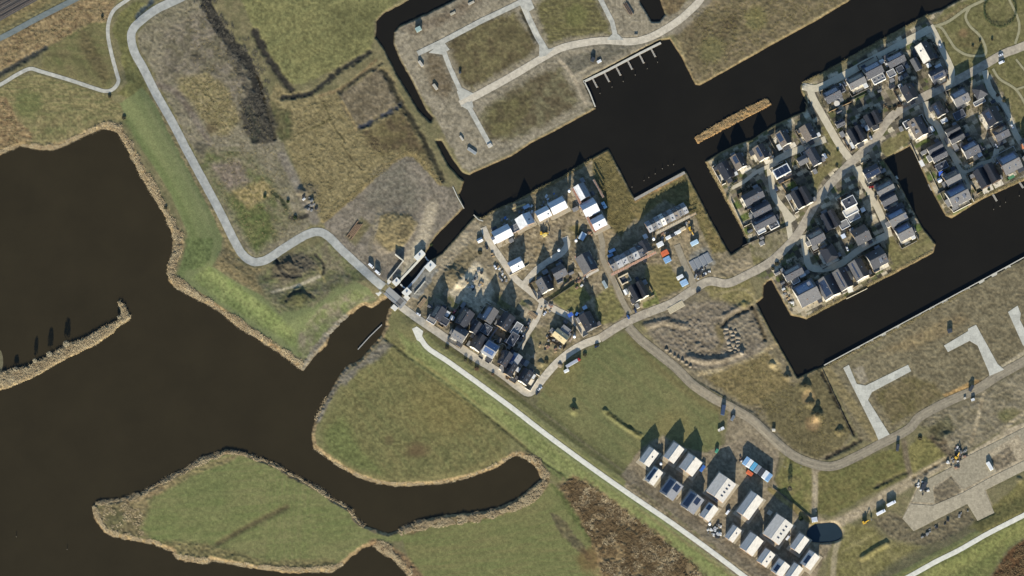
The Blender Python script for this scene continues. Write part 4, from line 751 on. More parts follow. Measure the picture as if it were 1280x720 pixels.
    if group in (G1, G3) and L > 15 and floors >= 2 and name == 'house':
        k = int(x * 13 + y * 5); side = 1 if k % 3 else -1; al = (3 + k % 4 * .6); aw = 2.2 + (k // 3) % 3 * .8; e2 = 2.7 + (k % 5) * .12; ax = (-1, 1)[k % 2] * (l - al / 2 - .3)
        y0, y1 = sorted((side * (w - .38), side * (w + aw))); mb = MB(); mb.box(ax - al / 2, ax + al / 2, y0, y1, -1.2, e2, 0); mb.box(ax - al / 2 - .15, ax + al / 2 + .15, y0, y1 + .15, e2 + .003, e2 + .2, 1); mb.build('annex', [WALL['wkgtb'[k % 5]], [BITU, BITL, ROOF['gr']][k % 3]], t)
        if k % 4 < 2:
            ex_ = (1, -1)[k % 2]; x0, x1 = sorted((ex_ * (l - .33), ex_ * (l + 3.4))); mb = MB(); mb.box(x0, x1, -w * .6, w * .2, -1.2, e2 - .2, 0); mb.box(x0, x1 + .1, -w * .6 - .1, w * .2 + .1, e2 - .197, e2, 1); mb.build('carport', [WALL['kgw'[k % 3]], [BITU, BITL][k % 2]], t)
        r_ = np.random.default_rng(k)
        if r_.random() < .85:
            a2 = 3 + 3 * r_.random(); w2 = 2 + 2 * r_.random(); x2 = -ax; y0, y1 = sorted((-side * (w - .38), -side * (w + w2))); mb = MB(); mb.box(x2 - a2 / 2, x2 + a2 / 2, y0, y1, -1.2, 2.6, 0); mb.box(x2 - a2 / 2 - .12, x2 + a2 / 2 + .12, y0 - .06, y1 + .06, 2.603, 2.78, 1); mb.build('extension', [WALL['wkgtb'[(k + 2) % 5]], [FRAME, BITL, BITU, GLASS][k % 4]], t)
        mb = MB(); px_ = (r_.random() - .5) * l; pl = 2.5 + 2.5 * r_.random(); pw = 2 + 2.4 * r_.random(); mb.box(px_ - pl, px_ + pl, -w - pw, -w + .36, -1.2, .1 + .012 * (k % 5)); mb.build('patio', [PAVL, PAVE, PAVL, BITL][k % 4], t)
        mb = MB(); gx = l + .6 + 2 * r_.random(); gy = w + 3.5 + 2.5 * r_.random(); s2 = (-1, 1)[(k // 2) % 2]; y0, y1 = sorted((s2 * (w - .4), s2 * gy)); mb.box(-gx, -gx + .22, y0, y1, -1, 1.7); mb.box(gx - .22, gx, y0, y1, -1, 1.7); yy = s2 * gy; mb.box(-gx + .222, gx - 3.2 * r_.random() - .3, yy - .11, yy + .11, -1, 1.65); mb.build('garden_wall', [WALL['kbtgw'[k % 5]]], t)
        if sty == 'g' and not hip:
            for q in range(2 + k % 3):
                u = r_.random() * 1.6 - .8; sp = Slope(l, w, eave, eave + w * math.tan(R(pitch)), (-1, 1)[q % 2]); mb = MB(); v_ = .3 + .5 * r_.random(); du = (.25 + .3 * r_.random()) / l; sp.box(mb, u - du, u + du, v_, v_ + .07, .12, .35); mb.build('roof_vent', [LEAD, FRAME, BRICKC][q % 3], ro)
    if group == G4: terrace = [(0, 0, L + 7, W + 6, 0)]
    if terrace:
        # paved terrace laid along one side: a part of the house plot
        for (dx, dy, tl, tw, k) in terrace: mb = MB(); mb.box(dx * S - tl * S / 2, dx * S + tl * S / 2, dy * S - tw * S / 2, dy * S + tw * S / 2, -1.2, .12 + .011 * (len(HOUSES) % 7)); mb.build('terrace', TERR[k], t)
    return t
G1 = 'detached houses on the canal islands'; G2 = 'white roofed houses of the new quay row'; G3 = 'houses of the lock quarter'; G4 = 'pale roofed houses of the estate by the dike'
s3 = ('sun', 'n', (-.8, .8, .2, .85)); sb = ('sun', 'n', (-.8, .8, .15, .9), 1); ss = ('sun', 's', (-.7, .7, .25, .8)); cm = ('chim', 'n', .6); tS = lambda L, W, k=1: [(0, -W / 2 - 2.5, L, 5, k)]
# -- north island, quay row
house(1040,119,19,13,28,'g','dk','k','dark house at the west corner of the north quay, blue panels on its back slope',G1,[sb],pitch=38)
house(1051,111,9,9,28,'f','dk','k','small flat black annex beside the westernmost quay house, two pale cars behind',G1,eave=3.2,floors=1,name='garage',cat='garage')
house(1070,102,20,12,28,'g','gr','w','quay house with grey roof and long cream terrace, second from the west end',G1,[s3],pitch=38,terrace=[(0,-9,19,5,1)])
house(1091,88,21,14,28,'g','dk','w','largest quay house, blue panel roof and cluttered cream roof terrace on its sunny side',G1,[sb],pitch=36)
house(1098,98,15,8,28,'f','gr','w','flat cream extension with roof lights behind the largest quay house',G1,[('sky','s',3)],eave=3.6,floors=1,name='house_extension',cat='extension')
house(1119,75,21,12,28,'g','dk','k','blue roofed quay house above a square grey garage',G1,[sb],pitch=38)
house(1114,91,10,9,28,'f','gr','t','square grey flat garage south of the blue roofed quay house',G1,eave=3.2,floors=1,name='garage',cat='garage')
house(1125,86,9,8,28,'f','dk','k','little black flat shed beside the square grey garage',G1,eave=3,floors=1,name='shed',cat='shed')
house(1156,66,22,15,-62,'g','lt','k','tall house with a cream west slope and east slope painted shade-dark near the park',G1,[('sky','s',1,-.3)],roof2='bk',pitch=36,eave=6.4)  # black tiles paint the shade of the slope turned from the sun
house(1145,80,15,8,-62,'g','gr','k','narrow grey barn west of the cream sloped house',G1,eave=4,pitch=30,floors=1)
house(1171,93,17,12,28,'g','dk','w','dark house with panels and a white street front, south of the cream sloped house',G1,[ss],pitch=35,terrace=[(0,-7,16,2,1)])
house(1136,116,18,14,-62,'g','bk','w','black gabled house with white side wall beside the sandy triangular yard',G1,pitch=42)
house(1128,112,15,4,-62,'f','gr','w','thin pale lean-to along the black gabled house by the sandy yard',G1,eave=3,floors=1,name='house_extension',cat='extension')
house(1200,122,18,16,28,'g','gr','w','grey roofed house with blue panelled back slope, next to the tall pyramid house',G1,[sb,('dorm','s',1,.2)],pitch=38)
house(1224,116,13,13,28,'g','dk','k','tall dark house with a pyramid roof and the longest pointed shadow',G1,hip=.98,eave=8.5,pitch=52)
house(1224,127,14,5,28,'f','gr','t','low cream flat annex in front of the pyramid house',G1,eave=3,floors=1,name='house_extension',cat='extension')
house(1050,154,11,8,28,'g','dk','w','small dark house by the west street opposite the grass verge',G1,[s3],eave=4,pitch=38)
house(1071,169,19,18,-62,'d','bk','w','black twin gabled house with white edging at the street fork',G1,pitch=44,terrace=[(0,-11,20,4,1),(11,0,4,20,1)])
house(1091,149,15,18,-62,'d','bk','k','black twin gabled house with cream gravel verge north of the main street bend',G1,pitch=44)
house(1147,160,22,16,-62,'g','br','w','large white walled house with brown west slope beside the inlet',G1,[('dorm','s',2)],roof2='dk',pitch=38,eave=6,terrace=[(-2,-10,24,4,1),(13,0,4,20,1)])  # darker second roof tone paints the shade of the east slope
house(1134,155,9,9,-62,'f','dk','w','white framed dark flat roof annex of the large white walled house',G1,eave=5,floors=1,name='house_extension',cat='extension')
house(1173,137,16,11,-62,'g','bk','w','black house with a white end wall beside the northern side street',G1,[ss],pitch=40)
house(1180,150,8,5,28,'f','wh','w','tiny white flat roof porch at the south end of the black side street house',G1,eave=3,floors=1,name='porch',cat='porch')
house(1193,168,17,18,28,'d','bk','w','black twin roofed house in the middle of the eastern block',G1,pitch=42)
house(1199,143,13,9,28,'f','dk','k','dark flat block put in for garden shade in the eastern block yard',G1,eave=3.2,floors=1,name='garage',cat='garage')  # flat block put where the yard has only dark blue garden shade
house(1240,146,19,17,-62,'g','bk','w','black roofed house with pale west terrace along the outer east street',G1,[('sun','s',(-.7,.3,.3,.8))],pitch=40,terrace=[(0,-11,22,6,1),(11,0,3,18,1)])
house(1251,167,17,13,28,'g','dk','t','dark house with sand coloured yard at the outer east street bend',G1,[s3,('dorm','s',1)],pitch=38,terrace=[(-12,-3,8,14,0)])
house(1213,187,18,15,28,'g','dk','w','slate house with blue back slope north of the paved crossing',G1,[sb,('sky','s',2)],pitch=38)
house(1171,190,18,19,28,'d','dk','w','dark double roofed house with white gutters above the inlet lawns',G1,[s3],pitch=38)
house(1177,207,14,8,28,'f','dk','k','dark flat roofed garage with one grey roof square near the inlet',G1,[('box','s')],eave=3.2,floors=1,name='garage',cat='garage')
house(1190,223,18,14,28,'g','gr','t','half blue half grey house beside the blue shade sail',G1,[s3],pitch=40)
house(1197,244,24,20,28,'g','gr','w','wide house at the south inlet point with blue back roof and two white dormers',G1,[('dorm','s',2),sb],pitch=34,terrace=[(0,-12,20,4,1)])
house(1233,220,22,25,-62,'d','bk','b','very large black twin roofed house with a white south terrace on the canal',G1,pitch=42,eave=6.5,terrace=[(14,-6,8,14,1),(14,9,8,12,1)])
house(1262,204,22,20,28,'g','gr','b','broad grey roofed canal house with blue back slope and two dark roof windows',G1,[sb,('sky','s',2)],pitch=36)
house(1283,178,12,12,28,'g','dk','k','dark house cut by the eastern picture edge',G1,pitch=38)
# -- west part of the island
house(1010,166,18,14,-62,'g','br','w','brown roofed house with jagged east side, northeast end of the reed canal row',G1,[cm],pitch=36,roof2='dk',terrace=[(10,4,2,12,1)])  # shaded east slope put into the roof colour as darker tiles
house(979,173,17,13,-62,'g','br','w','brown roofed waterside house with large dark panel, between two like it',G1,[('sun','s',(-.85,.35,.15,.85))],roof2='bk',pitch=38,terrace=[(12,2,6,18,1)])  # here and on the next two, black tiles paint the shaded slope
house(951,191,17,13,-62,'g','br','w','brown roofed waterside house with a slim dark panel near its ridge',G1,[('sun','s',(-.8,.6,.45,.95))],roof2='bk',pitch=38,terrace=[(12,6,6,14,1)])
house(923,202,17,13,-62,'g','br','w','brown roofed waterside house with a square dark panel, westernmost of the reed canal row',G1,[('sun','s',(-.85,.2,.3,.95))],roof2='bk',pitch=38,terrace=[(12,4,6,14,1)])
house(907,213,20,13,-62,'g','bk','k','long black barn house at the corner where the slip meets the reed canal',G1,pitch=36,eave=4.5)
house(1017,196,20,11,-62,'g','dk','w','dark house with pale gutter line beside the dry grass verge',G1,pitch=38)
house(1003,200,12,10,28,'g','gr','w','low grey wing on the west side of the dark verge house',G1,eave=4.2,pitch=28,floors=1,name='house_wing',cat='extension')
house(977,214,19,10,28,'f','wh','w','white framed flat roof house carrying three dark panels',G1,[('sun','s',3)],eave=6.2)
house(941,246,24,13,28,'g','dk','w','long slate house with skylight, first of three rows by the slip lawns',G1,[('sky','s',1,.4),cm],pitch=34,terrace=[(-13,0,5,13,1)])
house(951,262,22,12,28,'g','dk','w','middle slate house by the slip lawns with a square grey skylight',G1,[('sky','s',1,0)],pitch=36,terrace=[(-13,-1,5,11,1)])
house(955,277,27,11,28,'g','dk','w','long blue backed slate house, southernmost by the slip lawns',G1,[s3],pitch=34)
house(951,287,11,8,28,'f','wh','w','bright white flat extension south of the long blue backed house',G1,eave=3.4,floors=1,name='house_extension',cat='extension')
house(967,281,12,8,28,'f','dk','w','white edged flat annex with two dark roof fields near the street fork',G1,[('sky','s',2)],eave=4,floors=1,name='house_extension',cat='extension')
house(1002,247,21,20,-62,'d','bk','w','black twin gabled house with white gable ends at the sandy fork',G1,pitch=44,terrace=[(0,-12,20,4,1)])
# -- middle of the island
house(1089,215,18,11,28,'g','dk','w','slate solar roof house with white walls at the inlet head',G1,[('sun','s',(-.9,.9,.1,.9))],pitch=24,eave=6.5)
house(1106,236,20,12,28,'g','gr','k','blue grey roofed house next to the red car, east of the inner street',G1,[s3],pitch=36)
house(1110,249,18,11,28,'g','dk','t','dark house with a tan brick end between the inner street and the inlet',G1,pitch=36,terrace=[(3,-9,9,6,1)])
house(1120,261,18,7,28,'g','bk','k','narrow black roof house squeezed between two wider ones by the inlet',G1,pitch=30,eave=5)
house(1121,272,21,15,28,'g','gr','t','grey roofed house with blue back slope and a pale yellow roof patch by the inlet',G1,[sb,('dorm','s',1,.8)],pitch=34)
house(1130,290,18,16,28,'g','gr','w','last house before the lawn point, bright blue panel roof with white base all round',G1,[sb],pitch=34,terrace=[(0,-9.6,20,3,1),(10.6,0,3,17,1)])
house(1061,254,15,11,28,'f','dk','w','flat roofed tower house with white rim and black roof beside the tree strip',G1,[('box','s')],eave=9)
house(1063,264,17,8,28,'f','lt','w','cream flat middle storey below the white rimmed tower house',G1,eave=6,name='house_wing',cat='extension')
house(1067,271,14,7,28,'f','gr','w','low grey flat wing with white rim south of the cream storey',G1,eave=4,floors=1,name='house_wing',cat='extension')
house(1038,275,20,17,-62,'d','bk','k','black double roofed house in the deep shade of the tower house',G1,pitch=40)
house(1020,297,18,14,28,'g','dk','w','slate house with blue panels and cream front where main street bends south',G1,[s3],pitch=38,terrace=[(0,-8,16,2,1)])
house(1076,294,18,18,28,'g','bk','t','big black roofed house with a tan front facing the inner lane',G1,pitch=38,cat='house',ex=[cm],terrace=[(2,-11,14,5,1)])
house(1055,280,12,10,28,'f','gr','t','cream flat roofed garage beside a small walled garden',G1,eave=3.2,floors=1,name='garage',cat='garage')
house(1036,317,17,16,-62,'g','bk','w','black hipped house with white base, next to a small green lawn',G1,hip=.45,pitch=40,terrace=[(10,0,4,18,1),(0,-10,16,3,1)])
house(991,341,22,12,28,'g','dk','w','dark house with stepped white front beside the main street curve',G1,[s3],pitch=36,terrace=[(-7,-9,8,6,1)])
house(994,350,10,8,28,'f','gr','t','tan flat annex south of the stepped white front house',G1,eave=3.4,floors=1,name='house_extension',cat='extension')
house(1008,366,25,25,28,'g','gr','w','huge corner villa with vivid blue panel roof on the southwest point',G1,[sb,('dorm','n',1,.5)],pitch=34,eave=5,terrace=[(0,-16,24,8,0),(-16,-4,8,26,0)])
house(1035,359,24,20,-62,'g','gr','w','square edged charcoal house with a framed roof panel between villa and striped house',G1,[('sun','s',(-.75,.8,.25,.9))],roof2='bk',pitch=36,terrace=[(0,-12,24,3,1),(13,0,3,22,1)])  # black back slope is painted shade; same on the next two houses
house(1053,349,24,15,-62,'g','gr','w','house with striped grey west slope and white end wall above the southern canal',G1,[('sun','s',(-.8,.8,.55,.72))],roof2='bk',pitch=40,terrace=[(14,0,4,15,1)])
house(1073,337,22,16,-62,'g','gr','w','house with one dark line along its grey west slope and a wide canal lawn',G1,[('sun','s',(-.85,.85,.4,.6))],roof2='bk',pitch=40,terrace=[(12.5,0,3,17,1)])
house(1096,323,20,19,28,'g','bk','w','broad black roofed house with a white canal side bay, nearest the lawn point',G1,[('dorm','s',1,.2)],pitch=34,terrace=[(0,-12,20,5,1)])
# -- new quay row (under foil)
house(628,292,20,14,28,'g','wh','p','white foil roofed house at the west end of the unfinished quay row',G2,pitch=34,terrace=[(0,-10,24,6,0)])
house(619,299,7,9,28,'g','wh','p','small white gabled porch on the westernmost foil roofed house',G2,eave=3.6,pitch=35,floors=1,name='porch',cat='porch')
house(656,276,13,18,-62,'g','wh','p','quay row house whose white gable faces the canal, with one dark roof hole',G2,[('sky','n',1,.2)],pitch=36)
house(645,284,14,9,28,'f','gr','p','low flat part joined to the white cross gable of the quay row',G2,eave=4,floors=1,name='house_wing',cat='extension')
house(679,267,15,12,28,'g','wh','p','smaller white foil house in the quay row with one dark roof hole',G2,[('sky','s',1,.6)],pitch=34)
house(697,257,18,14,28,'g','wh','p','eastern white foil house of the quay row, plain and without roof holes',G2,pitch=34)
house(727,240,17,13,-62,'g','wh','o','northernmost white roofed shell on the orange brick strip',G2,pitch=38,roof2='mg')  # grey second tone paints the shaded east slope of the foil
house(737,260,17,17,28,'g','wh','o','middle white roofed shell on the orange brick strip',G2,pitch=34)
house(748,278,15,13,28,'g','wh','o','southern white roofed shell on the orange brick strip with a dark roof hole',G2,[('sky','s',1,-.1)],pitch=34)
house(645,331,15,12,28,'g','wh','p','lone white roofed house with a black roof hole inside the street loop',G2,[('sky','s',1,.2)],pitch=36)
house(833,272,56,15,28,'t','mg,gr,mg,lt,gr,mg,br,gr','p','long terrace with patchy grey roofs and blue back slope beside the slip',G2,pitch=34,name='terraced_row',cat='terrace',floors=9)
house(783,322,46,15,28,'t','gr,mg,mg,gr,mg,dk','p','long terrace with smoother grey roofs, fire walls and orange scaffold edge',G2,pitch=34,name='terraced_row',cat='terrace',floors=6)
house(806,309,14,11,-62,'g','bk','p','black gabled end house closing the smooth grey terrace',G2,pitch=40,eave=7)
house(733,329,21,17,-62,'g','gr','p','grey gabled house with east slope painted shade-dark, inside pale scaffolding near the mud track',G2,[('sun','n',(-.5,.4,.3,.6))],roof2='dk',pitch=36)  # one roof: sunlit side grey, shaded side painted darker
house(681,356,16,15,-62,'g','gr','w','grey gabled house with two white roof windows at the street junction',G3,[('sky','s',2)],roof2='bk',pitch=40)  # lit west slope grey, shade of the east slope painted black
house(699,340,15,13,28,'g','dk','b','slate blue house with a hedged lawn behind the junction house',G3,[('sky','s',1,.2)],pitch=38)
house(798,364,19,18,-62,'d','bk','w','black twin gabled house standing alone by the main road',G3,pitch=46,terrace=[(2,-12,18,5,1),(11,0,3,14,1)])
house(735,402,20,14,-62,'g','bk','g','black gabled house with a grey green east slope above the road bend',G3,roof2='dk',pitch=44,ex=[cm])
house(701,420,17,10,-38,'g','cr','p','half built house with a cream board roof amid scaffolding and rubble',G3,pitch=18,eave=5)
house(707,412,12,8,-38,'f','gr','o','roofless brick part behind the cream board roof',G3,eave=4,floors=1,name='house_wing',cat='extension')
# -- lock quarter (tall houses in each other's shade)
T = dict(eave=6.6, floors=2)
house(548,392,16,13,58,'g','dk','b','dark tall house nearest the lock, with small grey roofs before it',G3,[s3],pitch=40,**T)
house(540,399,11,9,-32,'f','gr','t','low pale flat annex beside the road near the lock',G3,eave=4,floors=1,name='house_extension',cat='extension')
house(556,401,10,9,-32,'f','dk','b','low dark flat annex between the lock house and the sunny lane',G3,eave=4,floors=1,name='house_extension',cat='extension')
house(575,418,15,15,-32,'g','gr','w','road front house with six pale roof panels and a white fence',G3,[('sky','s',3)],pitch=32,**T)
house(581,398,20,14,58,'g','dk','b','deep blue shaded house north of the road front panel house',G3,[s3,cm],pitch=42,**T)
house(595,410,14,10,58,'g','dk','w','slim shaded house in the heart of the lock quarter',G3,pitch=44,**T)
house(598,428,18,13,58,'g','bk','w','road front house with dark gable and bright white fence beside the narrow alley',G3,pitch=44,**T)
house(612,394,18,13,58,'g','gr','t','blue backed house with a tan sunny side at the north of the alley',G3,[sb],pitch=38,**T)
house(608,412,12,11,58,'f','dk','b','flat roofed dark house with vents in the middle of the alley row',G3,[('sky','s',2)],eave=7)
house(632,402,18,14,58,'g','bk','t','black and tan house east of the alley, facing the sand heap',G3,[('sky','s',2)],pitch=38,**T)
house(646,411,15,8,58,'f','gr','t','long tan flat roof with a sunken middle beside the inner street',G3,[('sky','s',1)],eave=5)
house(641,424,15,9,58,'f','dk','b','dark flat roof beside two white cars on the inner street',G3,[('box','s')],eave=6)
house(613,437,15,16,-32,'g','mg','w','house with broad blue panels above a white roof terrace and two black cars',G3,[sb,('sun','s',(-.8,.8,.3,.9),1)],pitch=28,terrace=[(0,-12,18,8,1)],**T)
house(632,449,17,12,58,'g','dk','b','shaded slate house behind the round garden walls',G3,[s3],pitch=42,**T)
house(644,450,14,10,58,'g','mg','b','light blue roofed house in the eastern shade of the lock quarter',G3,[sb],pitch=36,**T)
house(638,462,15,10,58,'g','bk','t','black road front house with violet back slope and a round shrub before it',G3,[('sky','s',1,0)],pitch=42,**T)
house(657,471,16,12,58,'g','bk','w','black corner house with thin white gable at the road bend',G3,[('sky','s',2)],pitch=40,**T)
# -- estate by the dike
E = dict(pitch=25, eave=6.2); g4 = G4
house(811,571,21,14,54,'g','lt','g','pale roofed house with dark skylight at the west corner of the dike estate',g4,[('sky','s',1,.2)],**E)
house(842,566,22,15,54,'g','lt','p','pale roofed house at the north tip of the dike estate, small and plain',g4,**E)
house(863,581,21,20,54,'g','lt','p','square pale roofed double house beside a blue container',g4,[cm],**E)
house(817,595,20,13,54,'g','lt','g','pale roofed house with slate blue back slope, second along the dike',g4,[s3,('sky','s',1,.1)],**E)
house(839,611,22,20,54,'g','mg','g','slate grey double house along the dike with dark panels on both slopes, western of two',g4,[s3,('sun','s',(.0,.8,.2,.9))],**E)
house(865,628,22,20,54,'g','mg','g','slate grey double house along the dike with dark panels, eastern of two',g4,[s3,('sun','s',(.0,.8,.3,.9))],**E)
house(886,640,20,14,54,'g','lt','p','pale roofed house with mixed blue back slope, beside the rubbish heap',g4,[('sun','n',(.1,.8,.2,.9))],**E)
house(901,610,28,25,54,'g','lt','p','largest apartment block, four small dark vents on its cream slope, nearest the site huts',g4,[('sky','s',4)],pitch=15,eave=8,floors=3)
house(937,632,31,18,54,'g','lt','p','long narrow block with unbroken cream slope in the middle of the dike estate',g4,pitch=25,eave=7.4,floors=2)
house(972,662,30,24,54,'g','lt','p','apartment block with four dark vents beside the dark teal sheet',g4,[('sky','s',4)],pitch=15,eave=8,floors=3)
house(916,667,18,12,54,'g','lt','p','small pale roofed house with dark roof hole east of the rubbish heap',g4,[('sky','s',1,.3)],**E)
house(939,680,23,19,54,'g','lt','p','square pale roofed double house along the dike, without roof holes',g4,**E)
house(957,697,19,14,54,'g','lt','p','pale roofed house along the dike with tiny twin skylights',g4,[('sky','s',2)],**E)
house(975,710,18,16,54,'g','lt','p','pale roofed house with stepped slate back slope near the southern edge',g4,[('sun','n',(-.8,.2,.3,.9))],**E)
house(999,679,21,14,54,'g','lt','p','pale roofed house with wide cream plinth south of the dark teal sheet',g4,**E)
house(1012,700,20,15,54,'g','lt','p','pale roofed house at the southeast corner of the dike estate, framed dark back slope',g4,[('sun','n',(-.7,.4,.3,.9))],**E)
house(992,715,20,13,54,'g','lt','p','pale roofed house cut by the southern picture edge',g4,**E)

# small garden sheds standing clear beside the houses
_oc = [(h[0], h[1], h[2], h[3], h[4]) for h in HOUSES]
def _free(x, y, r):
    for n_, pts, w_, m_, l_ in WAYS:
        if w_ and ldist(pts, np.array([x]), np.array([y]))[0] < w_ / 2 + r: return False
    for hx, hy, hl, hw, ha in _oc:
        c_, s_ = math.cos(R(ha)), math.sin(R(ha)); dx, dy = x - hx, -(y - hy)
        if abs(dx * c_ + dy * s_) < hl / 2 + r and abs(-dx * s_ + dy * c_) < hw / 2 + r: return False
    for wp in (CANAL, EAST, LAKE):
        if sdp(wp, np.array([x]), np.array([y]))[0] < r + 1: return False
    return True
SHED = {}
def shed(x, y, ang, k, label):
    t = empty('garden_shed', x, y, ang, label=label, cat='shed', group='garden sheds'); l, w, h = 1.9 + .25 * (k % 4), 1.4 + .2 * (k % 3), 2.2 + .1 * (k % 3); mb = MB()
    if k % 2: mb.box(-l, l, -w, w, -.8, h); mb.build('wall', WALL['kbtgw'[k % 5]], t); mb = MB(); mb.box(-l - .15, l + .15, -w - .15, w + .15, h + .002, h + .16)
    else: mb.extr([(-w, -.8), (w, -.8), (w, h - .1), (0, h + .75), (-w, h - .1)], -l, l); mb.build('wall', WALL['kbtgw'[k % 5]], t); mb = MB(); [mb.extr([(s_ * (w + .2), h - .24), (s_ * (w + .2), h - .1), (0, h + .9), (0, h + .76)], -l - .15, l + .15) for s_ in (-1, 1)]
    mb.build('roof', [BITU, BITL, FRAME, ROOF['dk'], ROOF['gr'], BITL][k % 6], t); window(t, .2, -w - .02, .05, 1.0, 2.0, 0, 'door')
_r = np.random.default_rng(12); _n = 0; DIRS = {'north': (0, -1), 'south': (0, 1), 'east': (1, 0), 'west': (-1, 0)}
for hx, hy, hl, hw, ha, lab, st in list(HOUSES):
    if len(lab.split()) > 11 or hy > 480: continue
    for dn in _r.permutation(['north', 'south', 'east', 'west'])[:3]:
        dx, dy = DIRS[dn]
        for rad in (13, 15, 17, 19):
            x = hx + dx * rad + _r.normal() * 1.5; y = hy + dy * rad + _r.normal() * 1.5
            if _free(x, y, 3.2):
                shed(x, y, ha, _n, ('small shed %s of the ' % dn) + lab); _oc.append((x, y, 7, 6, ha)); _n += 1; break
print('sheds', _n)
# ------------------------------------------------------------------ vehicles, containers, site gear
RUB = mat('black_rubber', A(34,34,36), .9, .1); RIM = mat('wheel_metal', A(150,150,152), .4, .1, metal=.6); CGL = mat('car_glass', A(28,32,38), .08, .1, .4, 0, .6); LAMP = mat('headlight_glass', A(210,210,205), .2, .05); STEEL = mat('grey_steel', A(136,138,140), .5, .12, metal=.3); RUST = mat('rusty_steel', A(126,102,78), .85, .3, .8); WOOD = mat('old_wood', A(150,128,98), .9, .2, .8); YELL = mat('machine_yellow', A(204,162,52), .5, .1)
PAINT = {}
def paint(n, c):
    if n not in PAINT: PAINT[n] = mat(n + '_paint', A(*c), .32, .05, .5, 0, .5)
    return PAINT[n]
CC = {'black': (34,34,38), 'white': (226,226,224), 'silver': (168,170,174), 'grey': (96,98,102), 'red': (170,46,40), 'blue': (52,86,140), 'dark blue': (40,50,76)}
CAR = {}
def car(x, y, ang, col, label, group=None, van=False):
    key = 'van' if van else 'car'
    if key not in CAR:
        t = bpy.data.objects.new('delivery_van' if van else 'parked_car', None); COL_.objects.link(t)
        L, W_, Hh = (5.6, 2.0, 2.2) if van else (4.5, 1.8, 1.45); mb = MB(); h = W_ / 2
        if van: prof = [(-L/2, .35), (-L/2, 2.1), (-L/2 + .2, Hh), (L/2 - 1.5, Hh), (L/2 - .7, 1.2), (L/2 - .1, 1.05), (L/2, .35)]
        else: prof = [(-L/2, .35), (-L/2 - .02, .85), (-L/2 + .3, .95), (L/2 - 1.1, .95), (L/2 - .1, .8), (L/2, .35)]
        V = [(a, -h, z) for a, z in prof] + [(a, h, z) for a, z in prof]; n = len(prof); mb.add(V, [tuple(range(n)), tuple(range(2*n-1, n-1, -1))] + [(i, n + i, n + (i+1) % n, (i+1) % n) for i in range(n)])
        if not van:
            ro = [(-1.35, 1.42), (.35, 1.42)]; mb.box(-1.35, .35, -h * .74, h * .74, 1.38, 1.46)
        o = mb.build('body', paint('white', CC['white']), t); o.material_slots[0].link = 'OBJECT'
        bv = bmesh.new(); bv.from_mesh(o.data); bmesh.ops.recalc_face_normals(bv, faces=bv.faces); bmesh.ops.bevel(bv, geom=bv.edges[:], offset=.07, segments=2, affect='EDGES'); bv.to_mesh(o.data); bv.free()
        mb = MB()
        if van: mb.add([(L/2 - 1.44, -h * .86, 2.05), (L/2 - 1.44, h * .86, 2.05), (L/2 - .72, h * .86, 1.24), (L/2 - .72, -h * .86, 1.24)], [(0, 3, 2, 1)]); mb.V = [(a + .06, b, c + .05) for a, b, c in mb.V]
        else:
            b0 = [(-1.95, -h * .92), (1.05, -h * .92), (1.05, h * .92), (-1.95, h * .92)]; b1 = [(-1.35, -h * .74), (.35, -h * .74), (.35, h * .74), (-1.35, h * .74)]
            mb.add([(a, b, .93) for a, b in b0] + [(a, b, 1.41) for a, b in b1], [(0,1,5,4), (1,2,6,5), (2,3,7,6), (3,0,4,7), (4,5,6,7)])
        mb.build('window', CGL, t)
        for sx in (-1, 1):
            for sy in (-1, 1):
                mb = MB(); mb.cyl(0, .33, -.11, .11, .33, axis='y', n=12); mb.cyl(0, .33, -.12, .12, .19, axis='y', n=10, mi=1); w = mb.build('wheel', [RUB, RIM], t); w.location = (sx * L * .31, sy * (h - .1), 0)
        for sy in (-1, 1): mb = MB(); mb.box(L/2 - .12, L/2 + .03, sy * h * .72 - .2, sy * h * .72 + .2, .58, .74); mb.build('headlight', LAMP, t)
        CAR[key] = t; new = t
    else: new = copy_tree(CAR[key])
    for c in new.children:
        if c.name.startswith('body'): c.material_slots[0].link = 'OBJECT'; c.material_slots[0].material = paint(col, CC[col])
    put(new, x, y, ang, dz=.07); tag(new, label, 'van' if van else 'car', group or ('vans parked about the estate' if van else 'cars parked about the estate')); return new
